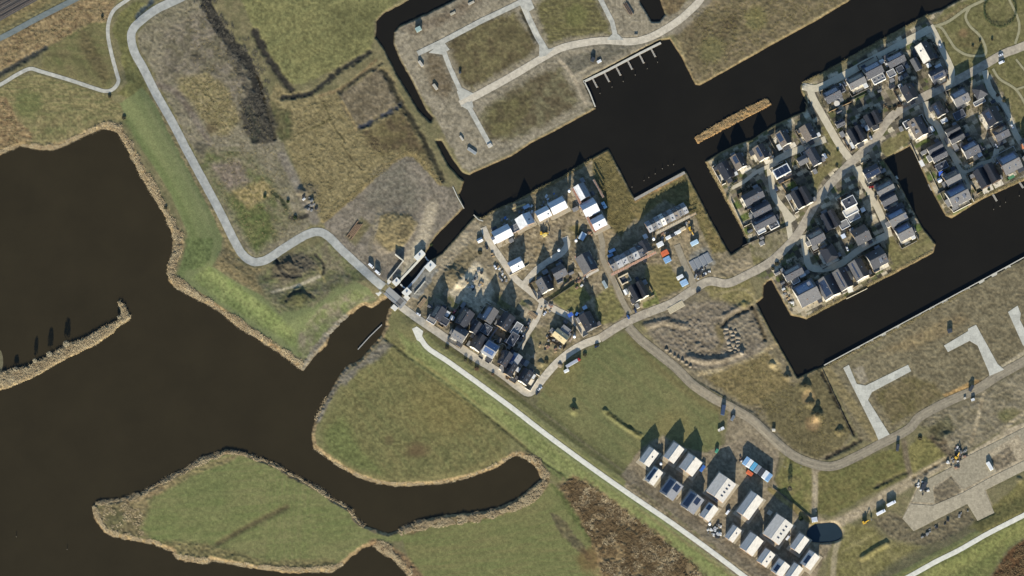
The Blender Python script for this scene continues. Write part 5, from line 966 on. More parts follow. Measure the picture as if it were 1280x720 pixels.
for c in (
 (463.8,332.5,-42,'white','white van behind another white van beside the road to the lock, northwest one',1), (472,341,-42,'white','white van nearest the lock beside the approach road',1),
 (672,491,45,'black','black car at the town road bend by the green field',0), (675,486,45,'white','white car behind the black one at the town road bend',0), (785,396,-60,'blue','blue car at the mouth of the mud track',0), (794,388,-70,'dark blue','dark blue car in front of the lone black twin gabled house',0),
 (1089,234,10,'red','red car outside a blue grey roofed house on the inner street',0), (1175,57,-62,'white','white car on the street edge opposite the park lawn',0), (1051,107,-60,'white','white car in the gap behind the flat black quay annex',0), (1056,105,-60,'silver','silver car beside the white one behind the flat black quay annex',0),
 (1108,81,-60,'white','white car between two blue roofed quay houses',0), (1059,311,-65,'white','white car alone on the dry triangular lawn',0), (652,414,58,'white','upper white car on the inner street of the lock quarter',0), (654,420,58,'silver','silver car below the white one on the inner street of the lock quarter',0),
 (661,404,58,'grey','grey car in the dark strip on the inner street',0), (601,447,-35,'black','western black car before the white roof terrace',0), (609,452,-35,'black','eastern black car before the white roof terrace',0), (523,393,-32,'white','white car by the road beside the low pale annex',0),
 (681,392,55,'white','white car parked under the shade edge at the inner junction',0), (608,309,-62,'black','black car on the lane by the west quay house',0), (619,334,-60,'white','white car beside rubble west of the inner lane',0), (1265,158,-60,'white','white car on the outer east street near the bend',0),
 (1248,203,28,'white','white car between the very large black house and the broad grey house',0), (992,335,28,'silver','silver car behind the dark stepped front house',0), (981,357,20,'black','black car on the terrace west of the blue villa',0), (919,227,30,'black','black car beside the long black barn house',0),
 (1000,336,-60,'grey','grey car in the deep shade north of the blue villa',0), (1245,182,-60,'silver','silver car at the head of the paved crossing',0), (970,236,-60,'dark blue','dark blue car in the shade of the sandy west street',0), (1088,172,-55,'silver','silver car by the black twin house at the street fork',0),
 (625,347,-60,'grey','grey car beside the inner lane rubble',0), (895,625,-36,'silver','silver car behind the largest block',0), (910,640,54,'white','white van along the east side of the largest block',1), (985,672,54,'white','white van beside the vented block near the teal sheet',1),
 (1251,69,25,'white','white car crossing at the east junction by the park',0), (1252,78,25,'white','white van at the east junction by the park',1), (1043,270,0,'silver','silver car by the shaded double roofed house',0), (568,390,58,'red','red car in the shade behind the lock quarter',0), (873,364,30,'black','black car on the main road north of the works land',0), (746,433,30,'dark blue','dark blue car on the field verge at the road bend',0)):
    car(c[0], c[1], c[2], c[3], c[4], van=bool(c[5]))
# semi-trailer lorry
def lorry(x, y, ang):
    t = empty('lorry', x, y, ang, label='long silver semi-trailer lorry with a red cab on the field edge', cat='lorry')
    mb = MB(); mb.box(-7.4, 4.6, -1.25, 1.25, 1.1, 3.9); mb.box(-7.2, 4.4, -1.0, 1.0, .9, 1.1); mb.build('trailer', paint('silver', CC['silver']), t)
    mb = MB(); mb.box(5.0, 7.2, -1.2, 1.2, .6, 3.0); mb.box(5.0, 6.4, -1.1, 1.1, 3.0, 3.5); c = mb.build('cab', paint('red', (196,70,44)), t); mb = MB(); mb.box(7.18, 7.24, -1.05, 1.05, 1.7, 2.8); mb.build('windscreen', CGL, c)
    for X in (-6.4, -5.1, -3.8, 5.0, 6.6):
        for Y in (-1.05, 1.05): mb = MB(); mb.cyl(X, .5, Y - .16, Y + .16, .5, axis='y'); mb.build('wheel', RUB, t)
lorry(716.5, 454, 31)
def box_truck(x, y, ang, label):
    t = empty('box_truck', x, y, ang, label=label, cat='truck', group='white box trucks by the works road')
    mb = MB(); mb.box(-4.4, 2.2, -1.25, 1.25, 1.0, 3.7); mb.build('cargo_box', paint('white', CC['white']), t); mb = MB(); mb.box(2.4, 4.3, -1.15, 1.15, .5, 2.8); c = mb.build('cab', paint('white', CC['white']), t); mb = MB(); mb.box(4.28, 4.33, -1, 1, 1.5, 2.6); mb.build('windscreen', CGL, c)
    for X in (-3, -1.9, 3.2):
        for Y in (-1.05, 1.05): mb = MB(); mb.cyl(X, .48, Y - .15, Y + .15, .48, axis='y'); mb.build('wheel', RUB, t)
box_truck(1101, 641, 28, 'white box truck with a long shadow beside the works road, western of two'); box_truck(1114, 630, 28, 'white box truck with a long shadow beside the works road, eastern of two')
def excavator(x, y, ang, label, grp, c=None):
    t = empty('excavator', x, y, ang, label=label, cat='excavator', group=grp); m = c or YELL
    for s in (-1, 1): mb = MB(); mb.box(-1.9, 1.9, s * 1.2 - .3, s * 1.2 + .3, .1, .9); mb.build('track', RUB, t)
    mb = MB(); mb.box(-2.2, 1.2, -1.3, 1.3, 1.0, 2.1); mb.box(-2.2, -.6, -1.3, 1.3, 2.1, 2.6); mb.build('body', m, t); mb = MB(); mb.box(-.3, 1.3, .1, 1.25, 2.1, 3.1); mb.build('cab', [CGL], t)
    mb = MB(); mb.bar((1.0, -.3, 1.9), (3.6, -.3, 4.3), .28); mb.bar((3.6, -.3, 4.3), (6.0, -.3, 2.0), .22); b = mb.build('boom', m, t); mb = MB(); mb.box(5.6, 6.7, -.9, .3, .9, 2.0); mb.build('bucket', STEEL, b)
excavator(1081, 653, 25, 'yellow excavator on dry grass near the white box trucks', 'excavators'); excavator(863, 287, -62, 'yellow excavator at the east end of the patchy roofed terrace', 'excavators'); excavator(678, 292, 0, 'yellow excavator on the sand behind the quay row', 'excavators'); excavator(1196, 571, 60, 'yellow excavator working on the rubble pile by the paved yard', 'excavators')
CONT = {}
def container(x, y, ang, L, W_, Hh, col, label, group='site containers and huts', hut=False, z=0, name=None):
    t = empty(name or ('site_hut' if hut else 'shipping_container'), x, y, ang, label=label, cat='site hut' if hut else 'container', group=group); t.location.z += z; l, w = L / 2, W_ / 2; m = mat('sheet_%d_%d_%d' % col, A(*col), .55, .1, .6)
    mb = MB(); mb.box(-l, l, -w, w, .1, Hh)
    n = int(L / .6)
    for i in range(n):
        a = -l + .2 + i * (L - .4) / n
        for s in (-1, 1): mb.box(a, a + .25, s * w - .03 if s < 0 else s * w, s * w if s < 0 else s * w + .03, .25, Hh - .2)
    mb.build('shell', m, t); mb = MB(); mb.box(-l - .06, l + .06, -w - .06, w + .06, Hh + .003, Hh + .1); mb.box(-l * .9, l * .9, -.05, .05, Hh + .1, Hh + .16); mb.build('roof', m, t)
    for s in (-1, 1):
        mb = MB(); mb.box(l + .01, l + .06, .05 * s if s > 0 else -w + .1, w - .1 if s > 0 else -.05, .25, Hh - .2); mb.build('door', m, t)
    if hut:
        for s in (-.5, .5): window(t, s * l, -w - .02, 1.0, 1.3, 1.1, 0)
    return t
LB, WH, TN, CY, GY_, DK, OR, BL = (126,160,190), (220,220,214), (196,180,150), (92,160,190), (130,136,140), (58,62,66), (206,104,62), (60,104,170)
for i, (dx, col, d) in enumerate(((-16.5, LB, 'pale blue site hut at the north end of the hut row'), (-11, WH, 'white site hut, second from the north end of the hut row'), (-5, CY, 'bright cyan site hut in the hut row'), (1, GY_, 'grey site hut in the middle of the hut row'), (7, DK, 'dark roofed site hut in the hut row'), (13, WH, 'white site hut, second from the south end of the hut row'), (18, LB, 'pale blue site hut at the south end of the hut row'))):
    container(946 + dx * math.cos(R(36)), 587 + dx * math.sin(R(36)), 54, 7.4, 3.8, 5.2, col, d, 'stacked site huts by the estate', True)
container(937, 592, -36, 6, 3.2, 2.6, OR, 'orange container in front of the hut row'); container(878, 586, 54, 6, 2.6, 2.6, BL, 'blue container beside the square pale roofed double house'); container(896, 564, 60, 3.5, 2.2, 2.2, (70,140,110), 'small green container at the field corner north of the estate')
container(831, 317, 28, 6.4, 4.6, 2.8, OR, 'orange roofed container between two terraces'); container(834, 325, 28, 6, 5, 2.8, LB, 'pale blue container below the orange roofed one'); container(825, 306, 28, 6, 4, 2.8, WH, 'white container above the orange roofed one'); container(850, 347, 28, 6, 3, 2.8, WH, 'white container beside the pale blue one on the sunny lawn'); container(855, 354, 28, 6.4, 5, 2.8, (150,180,204), 'broad pale blue container on the sunny lawn by the mud lane'); container(868, 304, 28, 7, 3.6, 2.8, (176,200,212), 'pale blue container in shade near the slip bank')
for i, (x, y, c, d) in enumerate(((836, 297, WH, 'white container at the west end of the supply row'), (842, 294, DK, 'dark open container in the supply row'), (847, 291, WH, 'long white container at the middle of the supply row'), (853, 287, TN, 'tan container at the east end of the supply row'))): container(x, y, 28, 6, 2.6, 2.6, c, d, 'supply containers behind the terrace')
container(765, 314, 28, 6, 2.6, 2.6, (150,180,204), 'upper pale container in the shade behind the smooth roofed terrace'); container(763, 320, 28, 5, 2.4, 2.6, (120,150,176), 'lower pale container in the shade behind the smooth roofed terrace'); container(728, 296, 60, 7, 5, 3, (170,186,196), 'pale grey site hut beside the orange brick strip', hut=True); container(756, 356, -62, 7, 2.6, 2.6, (150,160,158), 'grey green container alone on the verge of the mud track'); container(755, 257, -62, 6, 3, 2.6, (160,190,206), 'pale container on the bank east of the orange brick strip'); container(658, 259, 28, 6, 3, 2.6, (170,184,196), 'white hut in the shade north of the quay row')
container(681, 306 - 12, 30, 4, 2.4, 2.4, (214,196,120), 'small cream container by the sand excavator'); container(731, 385, 28, 4, 3, 2.4, (190,204,214), 'pale tent sided hut north of the black gabled road house'); container(721, 393, 60, 3, 2, 2.2, BL, 'small blue container on the shaded lawn of the half built house')
NG = 'dumped units on the northern plots'
container(523, 37, 28, 5, 4, 2.8, (150,170,160), 'grey green hut on the northern plot by the narrow canal', NG, True); container(526, 80, -55, 6, 2.4, 1.6, (186,178,160), 'pale concrete crate west of the plot road, upper one', NG); container(544, 109, -55, 6, 2.4, 1.6, (180,172,152), 'pale concrete crate west of the plot road, lower one', NG); container(577, 173, -55, 5, 1.6, 1.2, (190,182,164), 'pale crate beside the short southern plot road', NG); container(590, 189, -35, 9, 2.6, 1.2, (150,152,148), 'long grey crate at the southern corner of the plots', NG); container(612, 182, 30, 4, 3, .8, (196,188,170), 'low pale slab box at the end of the plot road', NG); container(566, 17, 28, 5, 2, .8, (176,166,142), 'tan crate in the brown strip by the top plot, western', NG); container(589, 4, 28, 6, 2, .8, (182,172,150), 'tan crate in the brown strip by the top plot, eastern', NG); container(741, 75, 60, 4, 3, 2.6, DK, 'black box unit in the field behind the quay', NG); container(749, 77, 28, 4, 2.4, 1, WH, 'low white box beside the black unit behind the quay', NG); container(575, 91, 20, 2, 1.6, 1.6, DK, 'tiny dark box beside the first plot road', NG); container(795, 44, 0, 3, 1.4, 1, (150,140,120), 'small brown crate above the plot main road', NG)
container(1187, 414, -70, 3.4, 4, 2.8, DK, 'dark container on the brown lots beside the L shaped slab'); container(1214, 486, 60, 6, 2.6, 2.8, DK, 'black container on the orange sand strip'); container(1216, 500, 20, 3, 2, 2, WH, 'small white cabin south of the gravel road', hut=True); container(1122, 560, 80, 6, 2.4, 2.8, DK, 'dark upright container on the olive lot'); container(1237, 583, -60, 8, 3, 2.4, WH, 'white container on the edge of the paved square'); container(903, 536, 28, 3, 2.4, 2, WH, 'white cabin on the grass north of the estate', hut=True); container(899, 538, 28, 2, 2, 2, (226,214,190), 'cream cabin beside the white one north of the estate', hut=True); container(1018, 650, 10, 5, 4, 2.8, (196,200,204), 'pale cabin at the north rim of the dark teal sheet', hut=True); container(904, 513, 80, 9, 3.4, 3, (56,70,92), 'dark blue trailer at the north gate of the estate'); container(916, 523, 60, 5, 2.4, 2.4, (110,116,120), 'grey trailer on the yard corner of the dirt road'); container(962, 641, -36, 4, 4, .8, TN, 'low tan pallet store behind the vented block'); container(1155, 608, 60, 8, 3, 1.6, DK, 'black stack on the west edge of the paved yard'); container(708, 464, 28, 4.5, 2.4, 2.6, WH, 'white caravan like box at the tail of the silver lorry')
container(967, 538, 0, 3, 2, 2.2, (204,196,176), 'tiny pale cabin beside the dirt road bend'); container(1206, 498, 28, 2, 1.5, 1.2, (200,190,170), 'tiny pale block beside the black container')
def silo(x, y, label):
    t = empty('mortar_silo', x, y, label=label, cat='silo', group='white mortar silos on the building sites')
    mb = MB(); mb.cyl(0, 0, 2.6, 6.2, 1.35, n=20); mb.cyl(0, 0, .9, 2.6, .3, 1.35, n=20); mb.cyl(0, 0, 6.2, 6.7, 1.35, .5, n=20); mb.build('tank', paint('white', CC['white']), t, True)
    for k in range(4): a = math.pi / 4 + k * math.pi / 2; mb = MB(); mb.bar((1.3 * math.cos(a), 1.3 * math.sin(a), 0), (1.15 * math.cos(a), 1.15 * math.sin(a), 3.2), .09); mb.build('leg', STEEL, t)
silo(711.5, 240, 'white silo at the northwest corner of the orange brick strip'); silo(817, 300, 'white silo between the two long terraces'); silo(698.5, 314, 'white silo at the end of the quay lane'); silo(718, 422, 'white silo beside the half built house'); silo(720, 302, 'white silo behind the scaffolded grey house'); silo(887, 656, 'white silo at the rubbish heap of the dike estate'); silo(826, 581, 'small white silo between the western estate houses')
t = empty('garden_trampoline', 1046, 129.5, label='round white trampoline on the lawn of the west corner quay house', cat='trampoline'); mb = MB(); mb.cyl(0, 0, .85, .92, 2.5, n=24); mb.build('mat', mat('trampoline_white', A(216,208,192), .8, .06), t); mb = MB(); mb.cyl(0, 0, .8, .87, 2.8, n=24); mb.build('rim', mat('trampoline_rim', A(190,184,172), .7, .05), t)
for k in range(6): a = k * math.pi / 3; mb = MB(); mb.bar((2.6 * math.cos(a), 2.6 * math.sin(a), 0), (2.6 * math.cos(a), 2.6 * math.sin(a), .82), .06); mb.build('leg', STEEL, t)
def scaffold(pts, h, label, col=OR, wd=1.4):
    (x0, y0), (x1, y1) = pts; L = math.hypot(x1 - x0, y1 - y0) * S; ang = math.degrees(math.atan2(-(y1 - y0), x1 - x0)); t = empty('scaffold', (x0 + x1) / 2, (y0 + y1) / 2, ang, label=label, cat='scaffold', group='scaffolds on the building sites'); mb = MB(); n = max(2, int(L / 2.5)); lv = int(h / 2)
    for i in range(n + 1):
        a = -L / 2 + L * i / n
        for s in (-wd / 2, wd / 2): mb.bar((a, s, 0), (a, s, h + 1), .06)
    for k in range(1, lv + 1):
        for s in (-wd / 2, wd / 2): mb.bar((-L / 2, s, k * 2 + 1), (L / 2, s, k * 2 + 1), .05)
    for i in range(0, n, 2): a = -L / 2 + L * i / n; mb.bar((a, wd / 2 + .05, 0), (a + L / n, wd / 2 + .05, h), .04)
    mb.build('frame', STEEL, t); m = mat('planks_%d_%d_%d' % col, A(*col), .85, .22, .8)
    for k in range(1, lv + 1): mb = MB(); mb.box(-L / 2, L / 2, -wd / 2 + .1, wd / 2 - .1, k * 2, k * 2 + .08); mb.build('deck', m, t)
PK = (190,148,120); SANDC = (196,178,146)
scaffold([(716,236),(741,288)], 6, 'orange planked scaffold along the west of the white shells', (182,134,104), 2.2); scaffold([(742,290),(758,281)], 4, 'short orange scaffold closing the south of the white shells', (186,122,92), 2); scaffold([(764,345),(820,316)], 5, 'long orange scaffold along the smooth roofed terrace', PK, 2.2); scaffold([(820,293),(862,271)], 5, 'tan scaffold along the sunny side of the patchy terrace', SANDC, 2.4); scaffold([(719,321),(731,345)], 5, 'pale scaffold on the west side of the two-tone gabled house', PK, 1.8); scaffold([(733,346),(748,338)], 4, 'white railed scaffold at the south gable of the two-tone gabled house', (206,196,176), 1.8); scaffold([(742,226),(754,248)], 6, 'brown scaffold on the east of the northernmost white shell', (150,120,96), 1.6); scaffold([(690,415),(706,427)], 4, 'scaffold along the half built cream roof', (190,164,130), 1.6); scaffold([(712,428),(719,417)], 4, 'scaffold at the east gable of the cream roof', (176,150,120), 1.6); scaffold([(638,291),(648,286)], 4, 'small scaffold by the white gable of the quay row', SANDC, 1.4); scaffold([(640,262),(657,256)], 3, 'yellow scaffold strip behind the quay row gable house', (196,170,110), 1.8); scaffold([(834,285),(870,267)], 3, 'low tan scaffold in front of the patchy terrace', (186,160,124), 2)
# unfinished ground floor
t = empty('house_foundation', 781, 349, 28, label='open tan foundation walls with a dark floor beside the mud track', cat='foundation'); l, w = 5.2, 4; mb = MB()
for a in ((-l, l, -w, -w + .9), (-l, l, w - .9, w), (-l, -l + .9, -w + .9, w - .9), (l - .9, l, -w + .9, w - .9)): mb.box(*a, -.3, 1.6)
mb.build('wall', mat('foundation_block', A(206,190,160), .9, .1), t); mb = MB(); mb.box(-l + .9, l - .9, -w + .9, w - .9, -.3, .2); mb.build('floor', BITU, t)
t = empty('concrete_floor', 876, 327, 28, label='shaded grey concrete floor grid by the slip end', cat='foundation'); mb = MB(); mb.box(-10, 10, -5, 5, -.3, .35); mb.build('slab', mat('fresh_concrete', A(150,150,146), .9, .1), t)
for i in range(4): mb = MB(); mb.box(-9.6 + i * 5, -5.6 + i * 5, -4.6, 4.6, .36, .6); mb.build('floor_field', mat('damp_concrete', A(128,130,130), .9, .15), t)
# stacks of building material
STK = [mat('stack_white', A(216,214,206), .8, .12), mat('stack_timber', A(178,152,112), .9, .2), mat('stack_dark', A(56,56,56), .8, .2), mat('stack_brick', A(152,120,98), .9, .2), mat('stack_grey', A(140,138,132), .9, .15), mat('stack_blue', A(84,124,176), .7, .1)]
NAMES = ['white', 'timber', 'black', 'brick', 'grey', 'blue']
def stack(x, y, k, label, n=1, sz=1.0, grp='stacks of building material'):
    t = empty('material_stack', x, y, rng.random() * 90, label=label, cat='stack', group=grp); mb = MB(); L, W_, h = 1.6 * sz, 1.1 * sz, .8 * sz
    mb.box(-L, L, -W_, W_, .14, .14 + h); 
    for i in range(3): mb.box(-L * .8 + i * .7 * L - .1 * L, -L * .8 + i * .7 * L + .35 * L, -W_ * .8, W_ * .7, .14 + h, .14 + h * (1.2 + .4 * rng.random()))
    mb.build('goods', STK[k], t); mb = MB(); mb.box(-L, L, -W_, W_, .02, .136); mb.build('pallet', WOOD, t)
ORDN = 'first second third fourth fifth sixth seventh eighth ninth tenth eleventh twelfth thirteenth fourteenth fifteenth sixteenth seventeenth eighteenth nineteenth twentieth'.split()
DESC = {0: 'white wrapped', 1: 'timber', 2: 'black', 3: 'brown', 4: 'grey', 5: 'blue'}
def stacks(where, pts, grp):
    used = {}
    pts = sorted(pts, key=lambda q: q[1])
    for x, y, k, sz in pts:
        used[k] = used.get(k, 0) + 1; stack(x, y, k, '%s %s stack from the north, %s' % (ORDN[used[k] - 1], DESC[k], where), 1, sz, grp)
def field(cx, cy, rx, ry, ang, n, ks, seed):
    r = np.random.default_rng(seed); o = []
    c, s_ = math.cos(R(ang)), math.sin(R(ang))
    for i in range(n): u, v = (r.random() * 2 - 1) * rx, (r.random() * 2 - 1) * ry; o.append((cx + u * c + v * s_, cy - u * s_ + v * c, int(r.choice(ks)), .4 + .55 * r.random()))
    return o
stacks('south of the slip end by the main road', field(877, 341, 11, 5, 28, 26, [2, 0, 4, 2], 1), 'material at the slip end')
stacks('in front of the patchy roofed terrace', field(845, 287, 22, 4, 28, 22, [0, 1, 4, 1, 3], 2), 'material by the patchy terrace')
stacks('on the pale sand of the lock quarter yard', field(594, 350, 12, 10, 28, 20, [2, 4, 0, 1], 3), 'material on the lock quarter yard')
stacks('heaped in the rubbish corner of the dike estate', field(894, 663, 9, 9, 54, 26, [0, 2, 4, 2, 0], 4), 'rubbish heap of the dike estate')
stacks('strewn round the half built cream roof house', field(690, 430, 12, 12, 54, 22, [1, 4, 2, 1, 3], 5), 'material round the half built house')
stacks('lying in the shade north of the quay row', field(660, 262, 40, 5, 26, 26, [0, 4, 5, 4], 6), 'material behind the quay row')
stacks('on the orange brick strip', field(735, 292, 14, 4, 28, 12, [3, 1, 3], 7), 'material on the orange strip')
stacks('beside the two-tone gabled house', field(728, 350, 12, 6, 28, 16, [0, 2, 3, 1], 8), 'material by the scaffolded house')
stacks('in the rubble by the paved yard', field(1197, 572, 13, 8, 60, 26, [4, 2, 0, 3, 4], 9), 'rubble by the paved yard')
stacks('at the west rim of the paved yard', field(1152, 610, 6, 9, 40, 12, [2, 4, 0], 10), 'material at the yard rim')
stacks('lying along the southern trench of the paved yard', field(1180, 655, 34, 2.5, 28, 16, [4, 2, 4], 11), 'blocks along the yard trench')
stacks('beside the site hut row', field(932, 582, 3, 14, 36, 16, [0, 2, 1, 3], 12), 'material by the site huts')
stacks('along the inner lane of the lock quarter', field(622, 335, 3, 20, 30, 14, [0, 4, 1, 2], 13), 'material along the inner lane')
stacks('on the west shore works corner', field(388, 256, 5, 14, 24, 12, [4, 0, 4, 2], 14), 'blocks on the northwest works corner')
stacks('near the white car at the shaded inner junction', field(684, 385, 8, 6, 30, 10, [1, 4, 3], 15), 'material at the inner junction')
stacks('on the terrace west of the blue villa', field(984, 372, 3, 12, 28, 12, [0, 4, 1], 16), 'garden stacks by the villa')
# pipes and soil bales
t = empty('pipe_bundle', 443, 288, 55, label='bundle of long rusty pipes on the grey fan', cat='pipes')
for k in range(5): mb = MB(); mb.cyl((k - 2) * 1.2, .5, -9 + k % 2 * 3, 9 - (k * 7 % 4), .5, axis='x' if 0 else 'y'); o = mb.build('pipe', RUST, t); o.rotation_euler = (0, 0, R(-90))
t = empty('steel_frame_stack', 786, 12, -60, label='stack of rusty steel frames near the stub canal', cat='frames')
for k in range(6): mb = MB(); mb.box(-7 + k % 2 * 2, 4 + k % 3, -2 + k * .7, -1.6 + k * .7, .1, .6 + .1 * k); mb.build('frame', [RUST, BITU][k % 2], t)
def heap(x, y, r, h, m, label, grp, name='soil_heap', cat='soil heap', seed=0):
    r_ = np.random.default_rng(seed); nu, nv = 14, 5; V = []; F = []
    for j in range(nv + 1):
        for i in range(nu):
            a = 2 * math.pi * i / nu; q = 1 - j / nv; rr = r * q * (1 + .22 * (r_.random() - .5)); V.append((rr * math.cos(a), rr * math.sin(a) * .8, h * (1 - q ** 1.6) - (.3 if j == 0 else 0) + .1 * h * r_.random()))
    for j in range(nv):
        for i in range(nu): F.append((j * nu + i, j * nu + (i + 1) % nu, (j + 1) * nu + (i + 1) % nu, (j + 1) * nu + i))
    o = mesh(name, V, F, m, smooth=True); put(o, x, y, seed * 37); tag(o, label, cat, grp)
SOILM = mat('heaped_soil', A(124,112,92), .95, .25, .6, .5); STONEM = mat('pale_rubble', A(146,134,114), .95, .25, .9, .5)
for i, (x, y) in enumerate([(833,437),(838,441),(843,445),(848,448),(853,451),(858,455),(863,458)]): heap(x, y, 1.9, 1.3, SOILM, ORDN[i] + ' soil heap from the west in the straight row beside the dirt road', 'row of soil heaps', seed=i)
for j in range(3):
    for i in range(6): heap(906 + j * 6.4 + i * 1.1 + 3 * rng.random(), 410 + i * 5.2 + j * 2 + 3 * rng.random(), 1.9 + 1.2 * rng.random(), 1 + .6 * rng.random(), [STONEM, SOILM][(i * 2 + j) % 3 > 0], ORDN[i] + ' rubble heap from the north in the %s column on the works land' % ('western', 'middle', 'eastern')[j], 'tipped rubble heaps', 'rubble_heap', 'rubble heap', seed=i + j * 9)
heap(700,464-8,3,1.4,SOILM,'lone soil heap beside the white gravel of the road bend',None,seed=3)
o = mesh('timber_stack', *(lambda b: (b.V, b.F))((lambda b: [b.box(-6, 6, -2.2 + k * .9, -1.5 + k * .9, .05, .7 + .15 * (k % 2)) for k in range(5)] and b)(MB())), WOOD); put(o, 664, 392, -38); tag(o, 'timber beams stacked on a dirt mound by the inner street', 'timber')
o = mesh('timber_stack', *(lambda b: (b.V, b.F))((lambda b: [b.box(-5, 5, -2.2 + k * .9, -1.5 + k * .9, .05, .7 + .15 * (k % 2)) for k in range(4)] and b)(MB())), WOOD); put(o, 527, 378, 52); tag(o, 'timber stacked on the grass near the lock bridge', 'timber')
o = mesh('timber_stack', *(lambda b: (b.V, b.F))((lambda b: [b.box(-8, 8, -3 + k * 1.2, -2 + k * 1.2, .05, .35) for k in range(5)] and b)(MB())), mat('cream_boards', A(196,180,146), .9, .12)); put(o, 845, 384, 30); tag(o, 'cream boards laid flat on the works land beside the main road', 'timber')
# canopies
def sail(x, y, ang, col, label, cat='shade sail', name='shade_sail', poly=((-2.6,-1.8),(2.8,1.6),(-1.4,2.4)), z=2.6):
    t = empty(name, x, y, ang, label=label, cat=cat); mb = MB(); mb.prism(list(poly), z, z + .05); mb.build('cloth', mat('cloth_%d_%d_%d' % col, A(*col), .8, .06), t)
    for a, b in poly: mb = MB(); mb.bar((a, b, 0), (a, b, z), .06); mb.build('pole', STEEL, t)
sail(1176, 218, 20, (52,96,200), 'bright blue triangular shade sail in the garden by the inlet'); sail(1062.5, 363, 20, (226,220,204), 'cream square canopy on a canal lawn', 'canopy', 'garden_canopy', ((-2.4,-2.4),(2.4,-2.4),(2.4,2.4),(-2.4,2.4))); sail(1054, 296, 28, (214,220,226), 'pale square canopy by the walled garden', 'canopy', 'garden_canopy', ((-2,-2),(2,-2),(2,2),(-2,2))); sail(1278, 184, 10, (216,140,96), 'orange awning at the eastern picture edge', 'awning', 'awning', ((-2,-2.4),(2,-2.4),(2,2.4),(-2,2.4))); sail(1152, 205, -62, (226,222,210), 'white canopy on the quay lawn of the inlet', 'canopy', 'garden_canopy', ((-3,-1.8),(3,-1.8),(3,1.8),(-3,1.8))); sail(713, 394, 30, (54,92,170), 'blue tarpaulin roof on poles over the shaded lawn', 'canopy', 'garden_canopy', ((-2.4,-1.8),(2.4,-1.8),(2.4,1.8),(-2.4,1.8)), 1.8); sail(1264, 222, 28, (80,130,90), 'green garden canopy by the southern canal bank', 'canopy', 'garden_canopy', ((-3,-1.4),(3,-1.4),(3,1.4),(-3,1.4)), 2)
# ------------------------------------------------------------------ water works
STONE = mat('quay_concrete', A(190,184,166), .9, .12, .5); DECKW = tiles('jetty_planks', A(170,162,146), 4, .25, rough=.85, bump=.2); SHEET = mat('sheet_piling', A(112,92,70), .8, .25, .6)
def wall_along(name, pts, wd, z0, z1, m, label, cat, cap=None, group=None, smooth=False):
    "a wall that follows a line on the map; top and cap as parts"
    mx, my = pts[len(pts) // 2]; x0, y0 = P(mx, my, 0); t = bpy.data.objects.new(name, None); COL_.objects.link(t); t.location = (float(x0), float(y0), 0); tag(t, label, cat, group)
    xy = np.array([[float(v) for v in P(a, b, 0)] for a, b in pts]) - np.array([float(x0), float(y0)]); tt = np.gradient(xy, axis=0) if len(xy) > 2 else np.repeat((xy[1:] - xy[:-1]), 2, 0); tt = tt / np.linalg.norm(tt, axis=1)[:, None]; nn = np.stack([-tt[:, 1], tt[:, 0]], 1)
    def ribbon(nm, w, a, b, mm):
        V = []; n = len(xy)
        for z in (a, b):
            for s in (-.5, .5): V += [(*(xy[i] + nn[i] * w * s), z) for i in range(n)]
        F = []
        for i in range(n - 1): F += [(i, n + i, n + i + 1, i + 1), (2*n + i, 2*n + i + 1, 3*n + i + 1, 3*n + i), (i, i + 1, 2*n + i + 1, 2*n + i), (n + i, 3*n + i, 3*n + i + 1, n + i + 1)]
        F += [(0, 2*n, 3*n, n), (n - 1, 2*n - 1, 4*n - 1, 3*n - 1)]; o = mesh(nm, V, F, mm, t); bv = bmesh.new(); bv.from_mesh(o.data); bmesh.ops.recalc_face_normals(bv, faces=bv.faces); bv.to_mesh(o.data); bv.free()
    ribbon('wall_face', wd, z0, z1, m); 
    if cap: ribbon('coping', wd + .3, z1 + .003, z1 + .22, cap)
    return t
wall_along('quay_wall', [(729,103),(760,88),(800,67),(826,54)], 1.8, -2, 1.5, SHEET, 'straight quay with pale coping and six finger jetties', 'quay', STONE)
wall_along('quay_wall', [(730,102),(737,116),(744,134)], .8, -2, 1.5, SHEET, 'short quay return wall at the west end of the jetty basin', 'quay', STONE)
wall_along('quay_wall', [(793,250),(824,233),(856,216)], 2.2, -2, 1.3, SHEET, 'long plank topped quay closing the square basin', 'quay', DECKW)
for i, (a, b) in enumerate((((740.5,98),(746.5,109.5)), ((755,90.5),(761.5,102.5)), ((769.5,83),(775.8,94.5)), ((784.2,75.5),(790.2,87)), ((799,68),(804.8,79.2)), ((813.2,60),(819.2,71.3)))):
    t = wall_along('finger_jetty', [a, ((a[0]+b[0])/2, (a[1]+b[1])/2), b], 1.5, .35, .6, DECKW, '%s finger jetty of the six along the straight quay, counted from the west' % ['first','second','third','fourth','fifth','sixth'][i], 'jetty', group='finger jetties')
    for f in (.45, .95):
        mb = MB(); mb.cyl(0, 0, -2, 1.3, .22); o = mb.build('pile', WOOD, t); q = P(a[0] + (b[0]-a[0]) * f, a[1] + (b[1]-a[1]) * f, 0); o.location = (float(q[0]) - t.location.x + .9, float(q[1]) - t.location.y, 0)
POSTM = mat('mooring_timber', A(120,112,96), .9, .2)
def post(x, y, label, grp):
    mb = MB(); mb.cyl(0, 0, -2.5, 1.6, .24, .22); mb.cyl(0, 0, 1.6, 1.75, .27); o = mb.build('mooring_post', POSTM); q = P(x, y, 0); o.location = (float(q[0]), float(q[1]), 0); tag(o, label, 'mooring post', grp)
for x, y in ((750,117),(765,109),(779,102),(794,94),(809,86),(822,78)): _n = ORDN[[750,765,779,794,809,822].index(x)]; post(x, y, _n + ' timber mooring post from the west off the finger jetties', 'mooring posts of the jetty basin')
